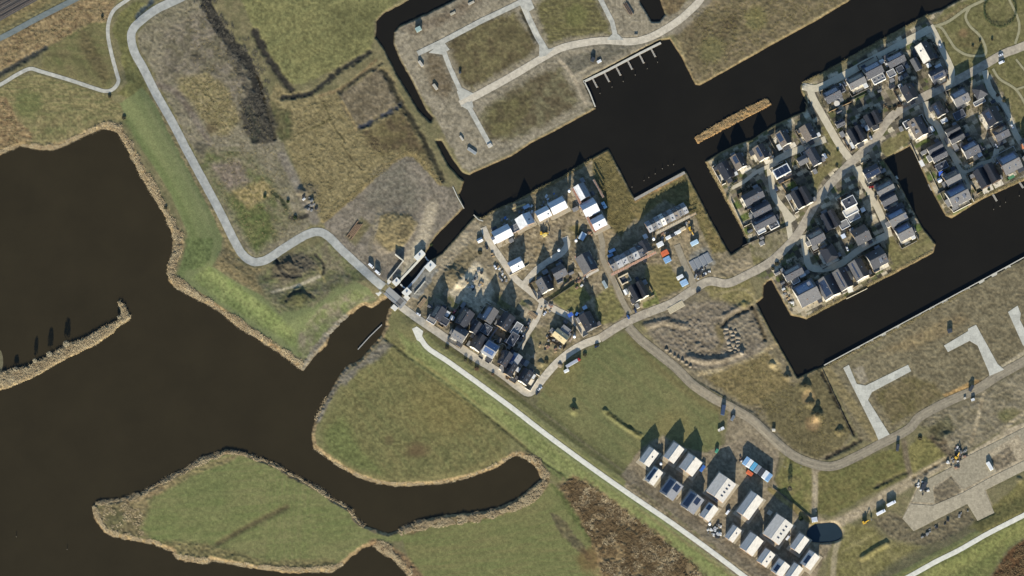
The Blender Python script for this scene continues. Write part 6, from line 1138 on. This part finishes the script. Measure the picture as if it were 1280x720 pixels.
for x, y in ((790,234),(805,226),(811,222),(819,217.5),(828,211),(835,207),(842,206)): _n = ORDN[[790,805,811,819,828,835,842].index(x)]; post(x, y, _n + ' mooring post from the west in the row off the plank topped quay', 'mooring posts of the square basin')
for x, y in ((1242,262),(1250,258),(1257,253),(1274,245)): _n = ORDN[[1242,1250,1257,1274].index(x)]; post(x, y, _n + ' mooring post from the west in the southern canal off the small jetties', 'mooring posts of the southern canal')
for x, y in ((20.5,671),(84,687)): post(x, y, 'lone marker post in the lake, %s the southwest corner' % ('nearest' if x < 50 else 'farther from'), 'marker posts')
for i, (a, b) in enumerate((((1241,243),(1246,251.5)), ((1273.5,227),(1279,235)))): wall_along('boat_jetty', [a, ((a[0]+b[0])/2, (a[1]+b[1])/2), b], 1.8, .3, .6, DECKW, ['small grey jetty in front of the very large black house', 'small grey jetty in front of the broad grey house'][i], 'jetty', group='private jetties')
for i, (x, y, d) in enumerate(((1162,232,'grey mooring platform on the inlet east bank, upper'),(1164,236,'grey mooring platform on the inlet east bank, lower'),(1121,222,'white float by the west bank of the inlet'))):
    mb = MB(); mb.box(-1.6, 1.6, -.9, .9, .1, .45); mb.box(-1.4, 1.4, -.7, .7, .45, .52); o = mb.build('mooring_platform', [DECKW, STONE][i == 2]); q = P(x, y, 0); o.location = (float(q[0]), float(q[1]), 0); o.rotation_euler = (0, 0, R(-62)); tag(o, d, 'platform')
LD = [(1071,436.5),(1088,427.5),(1104,419),(1122,409.5),(1147.5,395.5),(1165,386),(1181,377.5),(1209,362.5),(1227,352.5),(1243,344),(1260,335.5)]
ORD = ['first','second','third','fourth','fifth','sixth','seventh','eighth','ninth','tenth','eleventh']
for i, (x, y) in enumerate(LD):
    t = empty('landing_block', x, y - .4, 28, z=.4, label='%s pale concrete landing block on the south canal bank, counted from the west' % ORD[i], cat='landing', group='landing blocks on the canal bank'); mb = MB(); mb.box(-2.9, 2.9, -1.1, 1.1, -1.5, .9); mb.build('block', STONE, t); mb = MB(); mb.box(-2.7, 2.7, -1.35, -1.1, -1, .7); mb.build('fender', WOOD, t)
def sheet_row(pts, label): wall_along('sheet_pile_wall', pts, .5, -2, 1.5, SHEET, label, 'retaining wall', STONE)
sheet_row([(566,234),(572,247),(580,261)], 'sheet pile wall with pale coping at the tip of the grey fan'); sheet_row([(1030,457),(1085,427.5),(1140,398),(1212,359),(1280,322)], 'dark timber revetment along the south bank of the wide canal')
sheet_row([(592,269),(598,275),(604,277)], 'short sheet pile corner where the lock cut meets the basin')
wall_along('guide_wall', [(477.5,406),(462,421),(447.5,437)], .45, -1, .7, mat('guide_timber', A(120,116,104), .9, .2), 'thin floating guide wall in the lock outlet', 'guide wall', mat('guide_cap', A(164,160,150), .9, .1))
LOCKC = mat('lock_concrete', A(176,172,160), .9, .12, .4)
wall_along('lock_wall', [(500,351),(511,339.5),(531,318)], 1.6, -3, 1.6, LOCKC, 'northwest chamber wall of the lock with pale walkway', 'lock wall', mat('walkway_pale', A(214,206,184), .9, .08)); wall_along('lock_wall', [(510,360),(521,348),(536,328)], 1.6, -3, 1.6, LOCKC, 'southeast chamber wall of the lock beside the grey apron', 'lock wall', mat('walkway_grey', A(158,160,158), .9, .08))
wall_along('lock_wall', [(484,352),(494,340),(504,327)], .5, 0, 3.4, LOCKC, 'thin pale wall running from the bridge to the lock basin edge', 'wall', STONE); wall_along('lock_wall', [(494,319),(499,323),(504.5,327.5)], .5, 0, 5.5, LOCKC, 'tall thin wall casting a triangular shadow north of the lock', 'wall', STONE); wall_along('lock_wall', [(518,368),(525,360),(531.5,352)], .6, -1, 2.6, LOCKC, 'pale retaining wall in the shade southeast of the lock', 'wall', STONE)
def lockhouse(x, y, L, W_, h, label):
    t = empty('lock_house', x, y, 45, label=label, cat='lock building', group='control houses of the lock'); l, w = L / 2, W_ / 2; mb = MB(); mb.box(-l, l, -w, w, -2, h); mb.build('wall', LOCKC, t); mb = MB(); mb.box(-l - .25, l + .25, -w - .25, w + .25, h, h + .3); mb.build('roof', mat('lock_roof', A(218,214,200), .85, .06), t)
    for s in (-.4, .4): window(t, s * l, -w - .02, .8, 1.2, 1.1, 0)
    window(t, -.1, w + .02, .1, 1.0, 2.0, math.pi, 'door'); mb = MB(); mb.box(-.7, .7, -.6, .6, h + .3, h + .9); mb.build('roof_unit', LEAD, t)
lockhouse(524.5, 320, 9.5, 4.6, 3.2, 'long pale lock house at the north end of the chamber'); lockhouse(538, 333.5, 8, 6.5, 3.2, 'square pale lock house on the east side of the upper gate'); lockhouse(495.5, 353, 6, 4.8, 3, 'pale lock house on the west side of the lower gate'); lockhouse(508.5, 366, 6.4, 5.8, 3, 'pale grey lock house on the east side of the lower gate')
GATE = mat('gate_steel', A(150,152,148), .5, .12)
for nm, a, b, c in (('upper', (531.5,321), (534,325), (536.5,326.5)), ('lower', (500.5,355.5), (503.5,358.5), (506.5,360.5))):
    t = wall_along('lock_gate', [a, b, c], .9, -2, 1.0, GATE, '%s lock gate, a pale curved strip across the chamber' % nm, 'lock gate', mat('gate_walkway', A(190,190,182), .8, .08), 'lock gates')
# bridge
t = empty('lift_bridge', 490, 369, -42, z=1.75, label='pale lift bridge with grey deck carrying the road over the lock outlet', cat='bridge'); L = 14.5
mb = MB(); mb.box(-L, L, -4.2, 4.2, -.7, 0); mb.build('deck', mat('bridge_deck', A(150,148,140), .85, .12), t)
for s in (-1, 1):
    mb = MB(); mb.box(-L, L, s * 4.0 - .15, s * 4.0 + .15, .95, 1.1)
    for k in range(15): mb.box(-L + k * L / 7 - .06 + .07, -L + k * L / 7 + .13, s * 4 - .06, s * 4 + .06, 0, .95)
    mb.build('railing', STEEL, t)
for a in (-9.5, 9.5): mb = MB(); mb.box(a - 2.4, a + 2.4, -3.3, 3.3, .003, .05); mb.build('lifting_panel', mat('deck_grille', A(104,100,92), .8, .2, 2), t)
for a, b in ((-11.5, 7), (11.5, 7.2), (-11, -6.8), (9.5, -7.2)): mb = MB(); mb.box(a - 2.6, a + 2.6, b - 2.1, b + 2.1, -3, .5); mb.build('abutment', mat('abutment_concrete', A(212,206,190), .9, .08), t)
for i, (x, y) in enumerate(((918,512),(981,585),(1001,585),(1017,636),(1020,640))):
    mb = MB(); mb.cyl(0, 0, 0, 8, .12, .08, 8); mb.box(-.9, 0, -.05, .05, 7.9, 8.0); mb.box(-1.1, -.5, -.12, .12, 7.82, 7.92); o = mb.build('street_lamp', STEEL); put(o, x, y); tag(o, ['lamp post beside the dirt road at the estate gate','lamp post in the grass angle east of the huts','lamp post at the dirt road fork','lamp post at the end of the pale spur track','second lamp post at the end of the pale spur track'][i], 'street lamp', 'street lamps')
# railway
BAL = mat('rail_ballast', A(78,75,70), .95, .25, .8, .4); SLP = mat('sleeper_concrete', A(140,134,122), .9, .1)
def railway(x0, y0, x1, y1, label):
    t = wall_along('railway_track', [(x0,y0), ((x0+x1)/2,(y0+y1)/2), (x1,y1)], 4.4, .6, 1.75, BAL, label, 'railway track'); a = np.array([float(v) for v in P(x0, y0, 0)]) - np.array(t.location[:2]); b = np.array([float(v) for v in P(x1, y1, 0)]) - np.array(t.location[:2]); d = (b - a); L = np.linalg.norm(d); d = d / L; n = np.array([-d[1], d[0]])
    for s in (-.72, .72): mb = MB(); mb.bar((*(a + n * s), 2.02), (*(b + n * s), 2.02), .08); mb.build('rail', RUST, t)
    mb = MB(); q = math.atan2(d[1], d[0])
    for k in range(int(L / 1.2)): c = a + d * (k * 1.2 + .4); mb.box(-.13, .13, -1.25, 1.25, 1.76, 1.9, 0, Matrix.Translation((c[0], c[1], 0)) @ Matrix.Rotation(q, 4, 'Z'))
    o = mb.build('sleepers', SLP, t)
for k, (o_, d) in enumerate(((6, 'northernmost rusty railway track in the corner'), (12, 'second railway track from the corner'), (19, 'third railway track from the corner'), (25, 'southernmost railway track, nearest the dark road'))): railway(-40, 20 + o_ , 60 + o_ * 1.9, -31, d) if 0 else railway(-70, o_ + 37, o_ * 1.87 + 12, -9, d)
# ------------------------------------------------------------------ fences and garden walls
FENW = mat('fence_timber', A(160,134,98), .9, .2, .8); FEND = mat('fence_dark', A(64,62,58), .8, .2, .8); FENP = mat('garden_wall_pale', A(190,180,156), .9, .12)
def fence(pts, h, m, label, grp='garden fences and walls', name='garden_fence', cat='fence'):
    t = wall_along(name, pts if len(pts) > 2 else [pts[0], ((pts[0][0]+pts[1][0])/2, (pts[0][1]+pts[1][1])/2), pts[1]], .14, 0.6, 1.3 + h, m, label, cat, group=grp)
    for a, b in zip(pts[:-1], pts[1:]):
        n = max(1, int(math.hypot(b[0]-a[0], b[1]-a[1]) / 5))
        for k in range(n): q = P(a[0] + (b[0]-a[0]) * k / n, a[1] + (b[1]-a[1]) * k / n, 0); mb = MB(); mb.box(-.12, .12, -.12, .12, .6, 1.42 + h); o = mb.build('post', m, t); o.location = (float(q[0]) - t.location.x, float(q[1]) - t.location.y, 0)
for pts, h, m, d in (([(1036,141),(1064,128)], 1.8, FENW, 'tan fence south of the trampoline lawn'), ([(1062,127),(1086,116)], 1.8, FEND, 'dark fence behind the second quay house'), ([(976,230),(990,223),(996,232)], 1.7, FENW, 'brown fence corner round the small lawn south of the three panel house'), ([(976,231),(990,254)], 1.7, FENW, 'brown fence along the sandy west street'), ([(928,308),(985,283)], 1.6, FEND, 'dark fence between the slip lawns and the dry grass'), ([(914,252),(930,287)], 1.6, FENP, 'pale garden wall along the slip bank'), ([(931,264),(944,258)], 1.6, FEND, 'fence between the first and second slip lawns'), ([(930,284),(945,277)], 1.6, FENP, 'white wall between the second and third slip lawns'), ([(1138,180),(1152,211)], 1.2, FENP, 'pale wall along the upper inlet bank'), ([(1162,215),(1180,253),(1190,264)], 1.0, FENP, 'pale walk edge along the lower inlet bank'), ([(1172,243),(1184,237)], 1.6, FEND, 'dark hedge line between two inlet lawns'), ([(680,381),(718,356)], 1.6, FEND, 'long dark fence south of the junction house gardens'), ([(1044,372),(1041,380)], 1.2, FENP, 'short white wall on the canal lawn beside the framed panel house'), ([(1058,374),(1084,361)], 1.2, FENP, 'pale edge between two canal lawns'), ([(1071,346),(1092,336)], 1.6, FEND, 'fence along the wide canal lawn'), ([(637,345),(651,338),(661,331)], 1.2, FENP, 'pale site fence around the lone white roofed house'), ([(1076,205),(1086,200)], 1.6, FENP, 'pale garden wall at the inlet head'), ([(1118,222),(1126,240)], 1.2, FENP, 'white jetty rail on the west inlet bank'), ([(700,366),(706,356),(712,352)], 1.5, FEND, 'fence beside the hedged lawn'), ([(960,577),(964,600)], 1.5, FEND, 'dark wire fence east of the site huts'), ([(966,610),(990,628),(1016,650)], 1.2, FEND, 'dark wire fence along the reedy strip'), ([(1088,285),(1094,300)], 1.2, FEND, 'dark fence by the tree strip of the inner street'), ([(1030,188),(1038,196)], 1.2, FEND, 'short fence by the street fork'), ([(584,431),(600,439)], 1.3, STK[0], 'white picket fence before the dark gable house'), ([(563,423),(578,431)], 1.3, STK[0], 'white picket fence before the panel house'), ([(618,417),(633,426)], 1.6, FENW, 'tan wall crossing the alley gardens'), ([(626,464),(642,473)], 1.2, STK[0], 'white rail before the black road front house'), ([(650,478),(657,482)], 1.2, STK[0], 'white rail before the black corner house'), ([(1028,462),(1066,545)], .6, FEND, 'low dark revetment fence along the lot ditch'), ([(770,350),(780,372)], .9, FENP, 'pale kerb fence along the mud track'), ([(1006,128),(1020,153)], .9, FENW, 'low fence on the grass verge by the west street')): fence(pts, h, m, d)
t = wall_along('garden_wall', [(620 + 4.2 * math.cos(a), 429 + 4.2 * math.sin(a)) for a in np.linspace(0, 6.0, 16)], .5, .8, 2.3, FENP, 'western ring shaped garden wall in the shade of the lock quarter', 'garden wall', group='ring garden walls'); t = wall_along('garden_wall', [(628 + 5 * math.cos(a), 436 + 6 * math.sin(a)) for a in np.linspace(-2.6, 1.6, 14)], .5, .8, 2.3, FENP, 'eastern curved garden wall in the shade of the lock quarter', 'garden wall', group='ring garden walls')
wall_along('alley_wall', [(600,439),(612,424),(622,410),(634,390)], 1.2, .8, 2.4, FENP, 'long straight wall along the alley through the lock quarter', 'wall', LEAD)
# ------------------------------------------------------------------ vegetation
def scatter(name, pts, h, wd, m, label, lean=.6, blades=7, cat='reeds', smooth=False, z0=-.1):
    "many blades at the given map points, one mass"
    pts = np.array(pts); n = len(pts); z = hs(pts[:, 0], pts[:, 1], H); x, y = P(pts[:, 0], pts[:, 1], z); V = np.zeros((n, blades, 3, 3)); r = rng
    a = .9 + 1.1 * r.normal(size=(n, blades)); hh = .62 * h * (.4 + .8 * r.random((n, blades))) * (.5 + .9 * r.random((n, 1))); ln = (.5 + 2.2 * lean * r.random((n, blades))) * h * .62; ox = (r.random((n, blades)) - .5) * wd; oy = (r.random((n, blades)) - .5) * wd; bw = .1 * wd + .05; wind = 1.1
    bx = x[:, None] + ox; by = y[:, None] + oy; ca, sa = np.cos(a), np.sin(a)
    V[:, :, 0] = np.stack([bx - sa * bw, by + ca * bw, z[:, None] + z0 + 0 * bx], -1); V[:, :, 1] = np.stack([bx + sa * bw, by - ca * bw, z[:, None] + z0 + 0 * bx], -1); V[:, :, 2] = np.stack([bx + ca * ln, by + sa * ln, z[:, None] + hh], -1)
    V = V.reshape(-1, 3).astype(np.float32); me = bpy.data.meshes.new(name); me.vertices.add(len(V)); me.vertices.foreach_set('co', V.ravel()); nt = len(V) // 3; me.loops.add(nt * 3); me.loops.foreach_set('vertex_index', np.arange(nt * 3, dtype=np.int32)); me.polygons.add(nt); me.polygons.foreach_set('loop_start', np.arange(0, nt * 3, 3, dtype=np.int32)); me.update(calc_edges=True)
    me.materials.append(m); o = bpy.data.objects.new(name, me); COL_.objects.link(o); tag(o, label, cat, kind='stuff'); return o
def along(pts, w, step, clump=.45):
    step *= .8
    c = crom(pts, step); p = np.array(c); t = np.gradient(p, axis=0); t /= np.linalg.norm(t, axis=1)[:, None] + 1e-9; nrm = np.stack([-t[:, 1], t[:, 0]], 1); out = []
    k = max(1, int(w / step * 1.5)); wv = (.2 + 1.9 * vnoise(np.arange(len(p)) * step / 9.0, 0 * p[:, 0] + w, 3))[:, None]
    for j in range(k): out.append(p + nrm * ((rng.random((len(p), 1)) - .5) * w * wv) + (rng.random((len(p), 2)) - .5) * step)
    q = np.vstack(out); f = fbm(q[:, 0], q[:, 1], 6, 2, 9); return q[f > clump - .15]
def inside(poly, step, clump=.4, sc=8, seed=5):
    a = np.array(poly); x0, y0 = a.min(0); x1, y1 = a.max(0); X, Y = np.meshgrid(np.arange(x0, x1, step), np.arange(y0, y1, step)); X = X + (rng.random(X.shape) - .5) * step * 1.6; Y = Y + (rng.random(X.shape) - .5) * step * 1.6; d = sdp(poly, X, Y); f = fbm(X, Y, sc, 3, seed); k = (d < -.5 - 7 * rng.random(X.shape) ** 3) & (f > clump); return np.stack([X[k], Y[k]], 1)
REED = mat('dry_reed', A(204,186,148), .95, .2, .12, 0, .1, second=A(152,132,100)); REEDB = mat('brown_reed', A(140,118,86), .95, .3, .1, 0, .1, second=A(104,86,60)); TWIG = mat('bare_twigs', A(84,80,70), .95, .3, .3, 0, .1); TWIGL = mat('pale_twigs', A(168,156,128), .95, .2, .4, 0, .1); TUSS = mat('dry_tussock', A(166,150,110), .95, .3, .15, 0, .1, second=A(130,118,80))
W1 = np.vstack([along([(146,160),(160,182),(176,212),(196,246),(212,276),(222,296),(221,316),(214,336),(218,350),(248,373),(290,401),(325,424),(376,460)], 8, .95), along([(0,191),(30,183),(66,186),(100,172),(132,158),(150,163)], 5, .95)])
scatter('reed_belt', W1, 1.4, .75, REED, 'dry tan reed belt between the big lake and the green dike')
scatter('reed_belt', np.vstack([inside(SPIT, 1.0, .3)]), 1.7, 1.1, REED, 'dry reeds covering the narrow spit in the lake')
W3 = np.vstack([along([(117,634),(127,655),(142,668),(190,679),(222,697),(258,702),(320,709),(400,713),(428,706)], 5, 1.0), along([(120,630),(165,621),(215,596),(268,570),(300,567),(346,583),(402,613),(440,640),(456,657)], 5, 1.0), inside([(118,634),(150,627),(178,618),(180,660),(186,676),(140,668)], 1.5, .5)])
scatter('reed_belt', W3, 1.2, .75, REED, 'dry reeds fringing the green peninsula in the lake')
W4 = np.vstack([along([(392,562),(424,583),(470,603),(520,606),(575,600),(640,571)], 3, 1.0), along([(644,571),(668,577),(682,597),(672,614),(644,634),(590,648),(520,658),(500,666)], 8, 1.0), along([(468,681),(492,696),(512,720)], 11, 1.0), along([(416,470),(404,500),(394,525)], 3, 1.2)])
scatter('reed_belt', W4, 1.2, .75, REED, 'dry reeds round the narrow lake arm and the oval meadow')
scatter('reed_bed', inside([(698,608),(716,597),(740,608),(800,652),(870,707),(900,750),(760,750),(745,690),(720,640)], 1.0, .4, 12), 1.2, .9, REEDB, 'brown reed bed south of the pale dike path')
scatter('reed_bed', inside([(698,608),(716,597),(740,608),(800,652),(870,707),(900,750),(760,750),(745,690),(720,640)], 1.3, .55, 16, 8), 1.2, .9, REED, 'pale reeds scattered through the brown reed bed')
scatter('reed_bed', inside([(1232,735),(1262,688),(1300,662),(1320,700),(1300,740)], 1.4, .4), 1.4, 1.1, REEDB, 'brown reeds in the southeast corner')
scatter('floating_reeds', inside(REEDBAR, .8, .25), .8, .8, mat('golden_reed', A(196,172,128), .95, .3, .2, 0, .1, second=A(164,136,96)), 'golden reeds on the long floating bar in the canal')
scatter('tussock_grass', np.vstack([inside([(362,132),(424,118),(450,162),(500,190),(450,236),(402,276),(376,230)], 1.9, .46, 7), inside([(224,100),(258,94),(285,112),(298,150),(268,166),(240,130)], 1.7, .45, 6), along([(404,276),(450,237),(494,199),(514,192),(532,207),(550,228)], 5, 1.4)]), .8, 1.0, TUSS, 'dry tan tussock grass on the rough land north of the lock')
scatter('tussock_grass', np.vstack([inside([(742,200),(760,190),(774,216),(792,249),(798,264),(776,294),(762,288)], 1.6, .46, 6), inside([(796,254),(854,218),(868,238),(908,312),(890,314),(866,268),(830,250)], 1.6, .48, 6), inside([(862,20),(890,0),(960,-5),(1060,-5),(960,56),(876,102)], 2.2, .5, 7), inside([(884,474),(958,442),(998,480),(1064,540),(1020,572),(950,520)], 2.2, .52, 7)]), .7, 1.0, mat('olive_tussock', A(148,134,86), .95, .3, .2, 0, .1, second=A(116,106,66)), 'olive tussock grass on the banks of the canals')
scatter('rough_grass', np.vstack([inside([(0,52),(60,20),(110,-5),(150,-5),(136,26),(60,58),(0,88)], 1.8, .45, 7), inside([(0,120),(22,150),(40,178),(0,186)], 1.6, .42, 6), inside([(228,0),(255,0),(290,70),(330,150),(384,276),(340,312),(310,312),(262,222)], 2.6, .55, 6)]), .7, 1.0, TUSS, 'rough tan grass beside the railway and the grey road')
scatter('bank_grass', np.vstack([along([(1008,397),(1100,349),(1165,314)], 2, .9), along([(1184,269),(1226,247),(1280,223)], 2.4, .9), along([(884,206),(932,298)], 2, .9), along([(600,272),(650,248),(700,223),(740,200)], 4, 1.1), along([(1003,104),(1035,88),(1100,52),(1160,19)], 3, 1.0), along([(1032,459),(1120,411),(1212,361)], 3, 1.1)]), .8, .9, TUSS, 'dry grass fringe on the banks of the housing islands')
# scrub thicket along the ditch
TH = np.vstack([along([(252,-10),(266,14),(280,38),(297,62),(311,78),(321,108),(324,140)], 20, 1.7, .6), inside([(302,128),(318,118),(335,130),(345,160),(341,180),(318,178),(306,160)], 1.5, .42, 6)])
scatter('scrub_thicket', TH, 1.7, .85, TWIG, 'dark bare scrub along the ditches of the rough land', .7, 4, 'scrub')
def shrub_mesh(name, r, h, n, seed):
    g = np.random.default_rng(seed); V = []; F = []
    for i in range(n):
        a = g.random() * 6.283; b = math.acos(g.random() * 1.6 - .6 if g.random() < 2 else 0); q = (.35 + .65 * g.random() ** .5); c = Vector((r * q * math.sin(b) * math.cos(a), r * q * math.sin(b) * math.sin(a), h * .55 + h * .45 * q * math.cos(b))); s_ = .16 + .22 * g.random(); d = Vector(g.normal(size=3)).normalized() * s_; e = Vector(g.normal(size=3)).normalized() * s_; k = len(V); V += [c - d, c + e, c + d, c - e]; F.append((k, k + 1, k + 2, k + 3))
    return V, F
SM = {}
def shrub(x, y, r, h, m, label, grp, name='shrub', cat='shrub'):
    if h < 4: h *= .65; r *= .9
    key = (round(r, 1), round(h, 1), m.name)
    t = empty(name, x, y, rng.random() * 360, z=max(.1, float(hs(x, y, H)[0])), label=label, cat=cat, group=grp)
    if key not in SM:
        V, F = shrub_mesh(name, r, h, int(240 * r), len(SM)); me = mesh('crown', V, F, m, t); mb = MB()
        mb.cyl(0, 0, -.2, h * .45, .16, .1, 7)
        for k in range(5): a = k * 1.26; mb.bar((0, 0, h * .25), (r * .6 * math.cos(a), r * .6 * math.sin(a), h * .75), .06)
        st = mb.build('trunk', mat('bark', A(96,84,70), .95, .2, .8), t); SM[key] = (me, st)
    else:
        for o in SM[key]: c = o.copy(); COL_.objects.link(c); c.parent = t
BUSH = mat('dark_bush', A(92,88,66), .9, .3, .8, 0, .1); EVER = mat('evergreen_bush', A(72,84,54), .9, .3, .8, 0, .1); BRB = mat('brown_bush', A(118,98,74), .9, .3, .8, 0, .1)
for x, y, r, h, d in ((44,452,2.0,8,'pale bare tree on the lake spit, westernmost of the three'), (62,444,2.6,8.5,'pale bare tree in the middle of the lake spit'), (83,431,3.0,8.5,'pale bare tree on the lake spit, easternmost of the three'), (148.5,397,1.6,4,'small pale bush at the hooked tip of the spit'), (20,462,2.2,4,'pale low bush where the spit leaves the picture')): shrub(x, y, r, h, TWIGL, d, 'bare trees on the lake spit', 'bare_tree', 'tree')
for x, y, r, h, m, d in ((596,461,2.4,2.6,BRB,'large round brown shrub on the verge of the town road'), (582,450,1.8,2,BUSH,'dark shrub beside the pair on the town road verge, western'), (588,453,1.8,2,BUSH,'dark shrub beside the pair on the town road verge, eastern'), (634.5,472,2.2,2.6,BRB,'round brown shrub in front of the black road front house'), (559,435,2.0,1.8,BUSH,'dark bush on the verge near the path head'), (616,468,1.5,1.6,BRB,'small brown bush on the verge between path and town road'), (746,432,1.9,2.4,BUSH,'dark bush at the field edge on the road bend'), (731,444,2.0,2.4,BUSH,'dark bush between lorry and field'), (683,452,2.2,2.4,BUSH,'dark bush on the rubble plot by the road bend'),
 (812,369,1.6,2,EVER,'evergreen bush at the east wall of the lone twin gabled house'), (1118,136,2.0,2.4,BUSH,'dark bush south of the sandy triangular yard'), (1124,132,1.8,2,BRB,'brown bush at the east corner of the sandy triangular yard'), (1112,138,1.7,2,BUSH,'dark bush at the west corner of the sandy triangular yard'), (1077,178,1.0,1.4,EVER,'small bush on the terrace of the fork twin house'), (1047,188,1.3,1.6,EVER,'dark bush on the verge of the west street'), (1046,208,1.5,1.8,BUSH,'bush beside the main street on the dry verge'), (971,330,2.2,2.4,BUSH,'dark bush at the main street curve'), (966,336,1.8,2,BUSH,'dark bush near the slip like bay'), (1226,240,1.8,2.2,EVER,'evergreen bush west of the white canal terrace'), (1236,237,1.4,1.6,EVER,'small evergreen bush on the white canal terrace'), (1260,224,1.4,1.4,EVER,'green bush on the southern canal bank'),
 (1247,119,1.8,2.2,BRB,'brown bush on the park side of the outer east street'), (1255,126,1.8,2,BUSH,'dark bush on the park side of the outer street bend'), (1225,52,1.2,1.8,BUSH,'thin young bush inside the park loop'), (1216,58,1.2,1.8,BUSH,'thin young bush near the south of the park loop'), (1240,50,1.2,2,BUSH,'young bush east of the park loop'), (137,121,1.7,2.2,BUSH,'dark bush below the bend of the pale northwest path'), (155,148,2.0,2.4,BUSH,'dark bush on the lake corner by the dike'), (128,22,1.4,2,BUSH,'dark bush beside the northwest path'), (331,246,1.7,2.4,EVER,'evergreen bush in the green hollow north of the road bend'), (360,252,1.6,2.2,EVER,'evergreen bush on the rough slope west of the dirt track'), (369,272,2.0,2.2,EVER,'evergreen bush beside the dirt track end'), (207,260,1.8,1.8,BUSH,'dark bush in the reed belt by the lake'), (600,316,2.4,2.4,BUSH,'dark bush on the heap beside the west quay house'), (566,390,1.4,1.8,BRB,'brown bush behind the lock quarter'), (706,351,1.4,1.6,EVER,'bush in the hedged lawn garden'), (713,349,1.6,1.6,BRB,'red brown bush in the hedged lawn garden'), (1150,548,2.2,2,BUSH,'dark bush by the tyre track loop'), (539,306,1.5,2,EVER,'evergreen bush on the west apron of the lock'), (530,314,1.5,2.4,EVER,'evergreen bush beside the long lock house'), (1006,482,1.8,2,BUSH,'dark bush on the first mound of the rough lot'), (1013,503,1.6,1.8,BUSH,'dark bush on the second mound of the rough lot'), (1022,518,2.4,2.4,BUSH,'dark bush on the largest mound of the rough lot'), (717,511,2.0,2,BUSH,'dark bush on the mound in the green field'), (984,470,1.6,2,BUSH,'dark bush near the canal corner of the rough land'), (987,612,2.2,9,TWIG,'slender bare tree added for its shadow beside the reedy strip'), (1001,648,2.4,3,EVER,'evergreen bush at the west rim of the teal sheet')): shrub(x, y, r, h, m, d, 'bushes and small trees')  # the slender tree is added only for its tall shadow
def free_points(poly, step, clump, sc, seed):
    q = inside(poly, step, clump, sc, seed); k = np.ones(len(q), bool)
    for n_, pts, w_, m_, l_ in WAYS:
        if w_: k &= ldist(pts, q[:, 0], q[:, 1]) > w_ / 2 + .8
    for hx, hy, hl, hw, ha, _, _ in HOUSES:
        c_, s_ = math.cos(R(ha)), math.sin(R(ha)); dx, dy = q[:, 0] - hx, -(q[:, 1] - hy); k &= ~((np.abs(dx * c_ + dy * s_) < hl / 2 + .6) & (np.abs(-dx * s_ + dy * c_) < hw / 2 + .6))
    nr = np.zeros(len(q), bool)
    for hx, hy, hl, hw, ha, _, _ in HOUSES: nr |= np.hypot(q[:, 0] - hx, q[:, 1] - hy) < max(hl, hw) * .5 + 7
    return q[k & nr]
GPL = mat('garden_plants', A(84,80,58), .95, .35, .5, 0, .1, second=A(112,108,66)); GPD = mat('dark_garden_plants', A(58,58,44), .95, .35, .5, 0, .1)
scatter('garden_planting', free_points(ISL_N, 1.1, .63, 3.0, 31), 1.3, .7, GPD, 'dark low shrubs and hedging in the gardens of the canal islands', .6, 5, 'garden plants')
scatter('garden_planting', free_points(ISL_N, 1.4, .64, 3.0, 77), .9, .8, GPL, 'brownish winter planting in the gardens of the canal islands', .8, 4, 'garden plants')
scatter('garden_planting', free_points([(530,380),(560,360),(600,372),(640,385),(668,400),(664,470),(652,482),(560,424)], 1.3, .62, 3.0, 41), 1.4, .8, GPD, 'dark low shrubs in the yards of the lock quarter', .6, 5, 'garden plants')
scatter('weeds', free_points([(606,300),(700,230),(740,290),(850,290),(900,330),(800,390),(720,430),(640,340)], 1.6, .6, 5, 43), .7, .9, GPL, 'brown weeds and rough tufts on the building land of the middle island', .9, 4, 'weeds')
# hedge ring in the park
def hedge(pts, w, h, label, m):
    c = crom(pts, 1.2); V = []; F = []
    for a, b in c:
        x, y = P(a, b, 0); z = h1(a, b)
        for k in range(16): q = Vector((float(x) + (rng.random() - .5) * w * 1.2, float(y) + (rng.random() - .5) * w * 1.2, z + h * rng.random())); d = Vector(rng.normal(size=3)).normalized() * .3; e = Vector(rng.normal(size=3)).normalized() * .3; n = len(V); V += [q - d, q + e, q + d, q - e]; F.append((n, n + 1, n + 2, n + 3))
    o = mesh('hedge', V, F, m); tag(o, label, 'hedge')
hedge([(1250 + 20 * math.cos(a), 14 + 20 * math.sin(a)) for a in np.linspace(-.6, 3.9, 16)], 1.6, 1.6, 'dark ring hedge round the oval lawn of the park', EVER)
hedge([(1094,300),(1088,290),(1078,270),(1072,256)], 2.2, 1.6, 'dark hedge along the tree strip by the inner street', BUSH); hedge([(1105,132),(1112,137),(1128,132)], 1.6, 1.2, 'brown hedge along the main street below the sandy yard', BRB); hedge([(920,222),(912,238),(908,250)], 2, 1.6, 'dark hedge south of the long black barn house', EVER); hedge([(1020,300),(1012,306),(1008,296)], 1.2, 1.2, 'dark hedge at the main street bend', EVER); hedge([(1034,126),(1040,142)], 1.2, 1.2, 'hedge along the west street by the trampoline lawn', BUSH); hedge([(1170,146),(1164,132),(1168,128)], 1.2, 1.2, 'dark hedge beside the black side street house', EVER); hedge([(1200,205),(1206,212),(1216,208),(1222,202)], 1.6, 1.2, 'green hedge south of the slate house at the paved crossing', EVER)
build_ground(); build_ways(); setup()
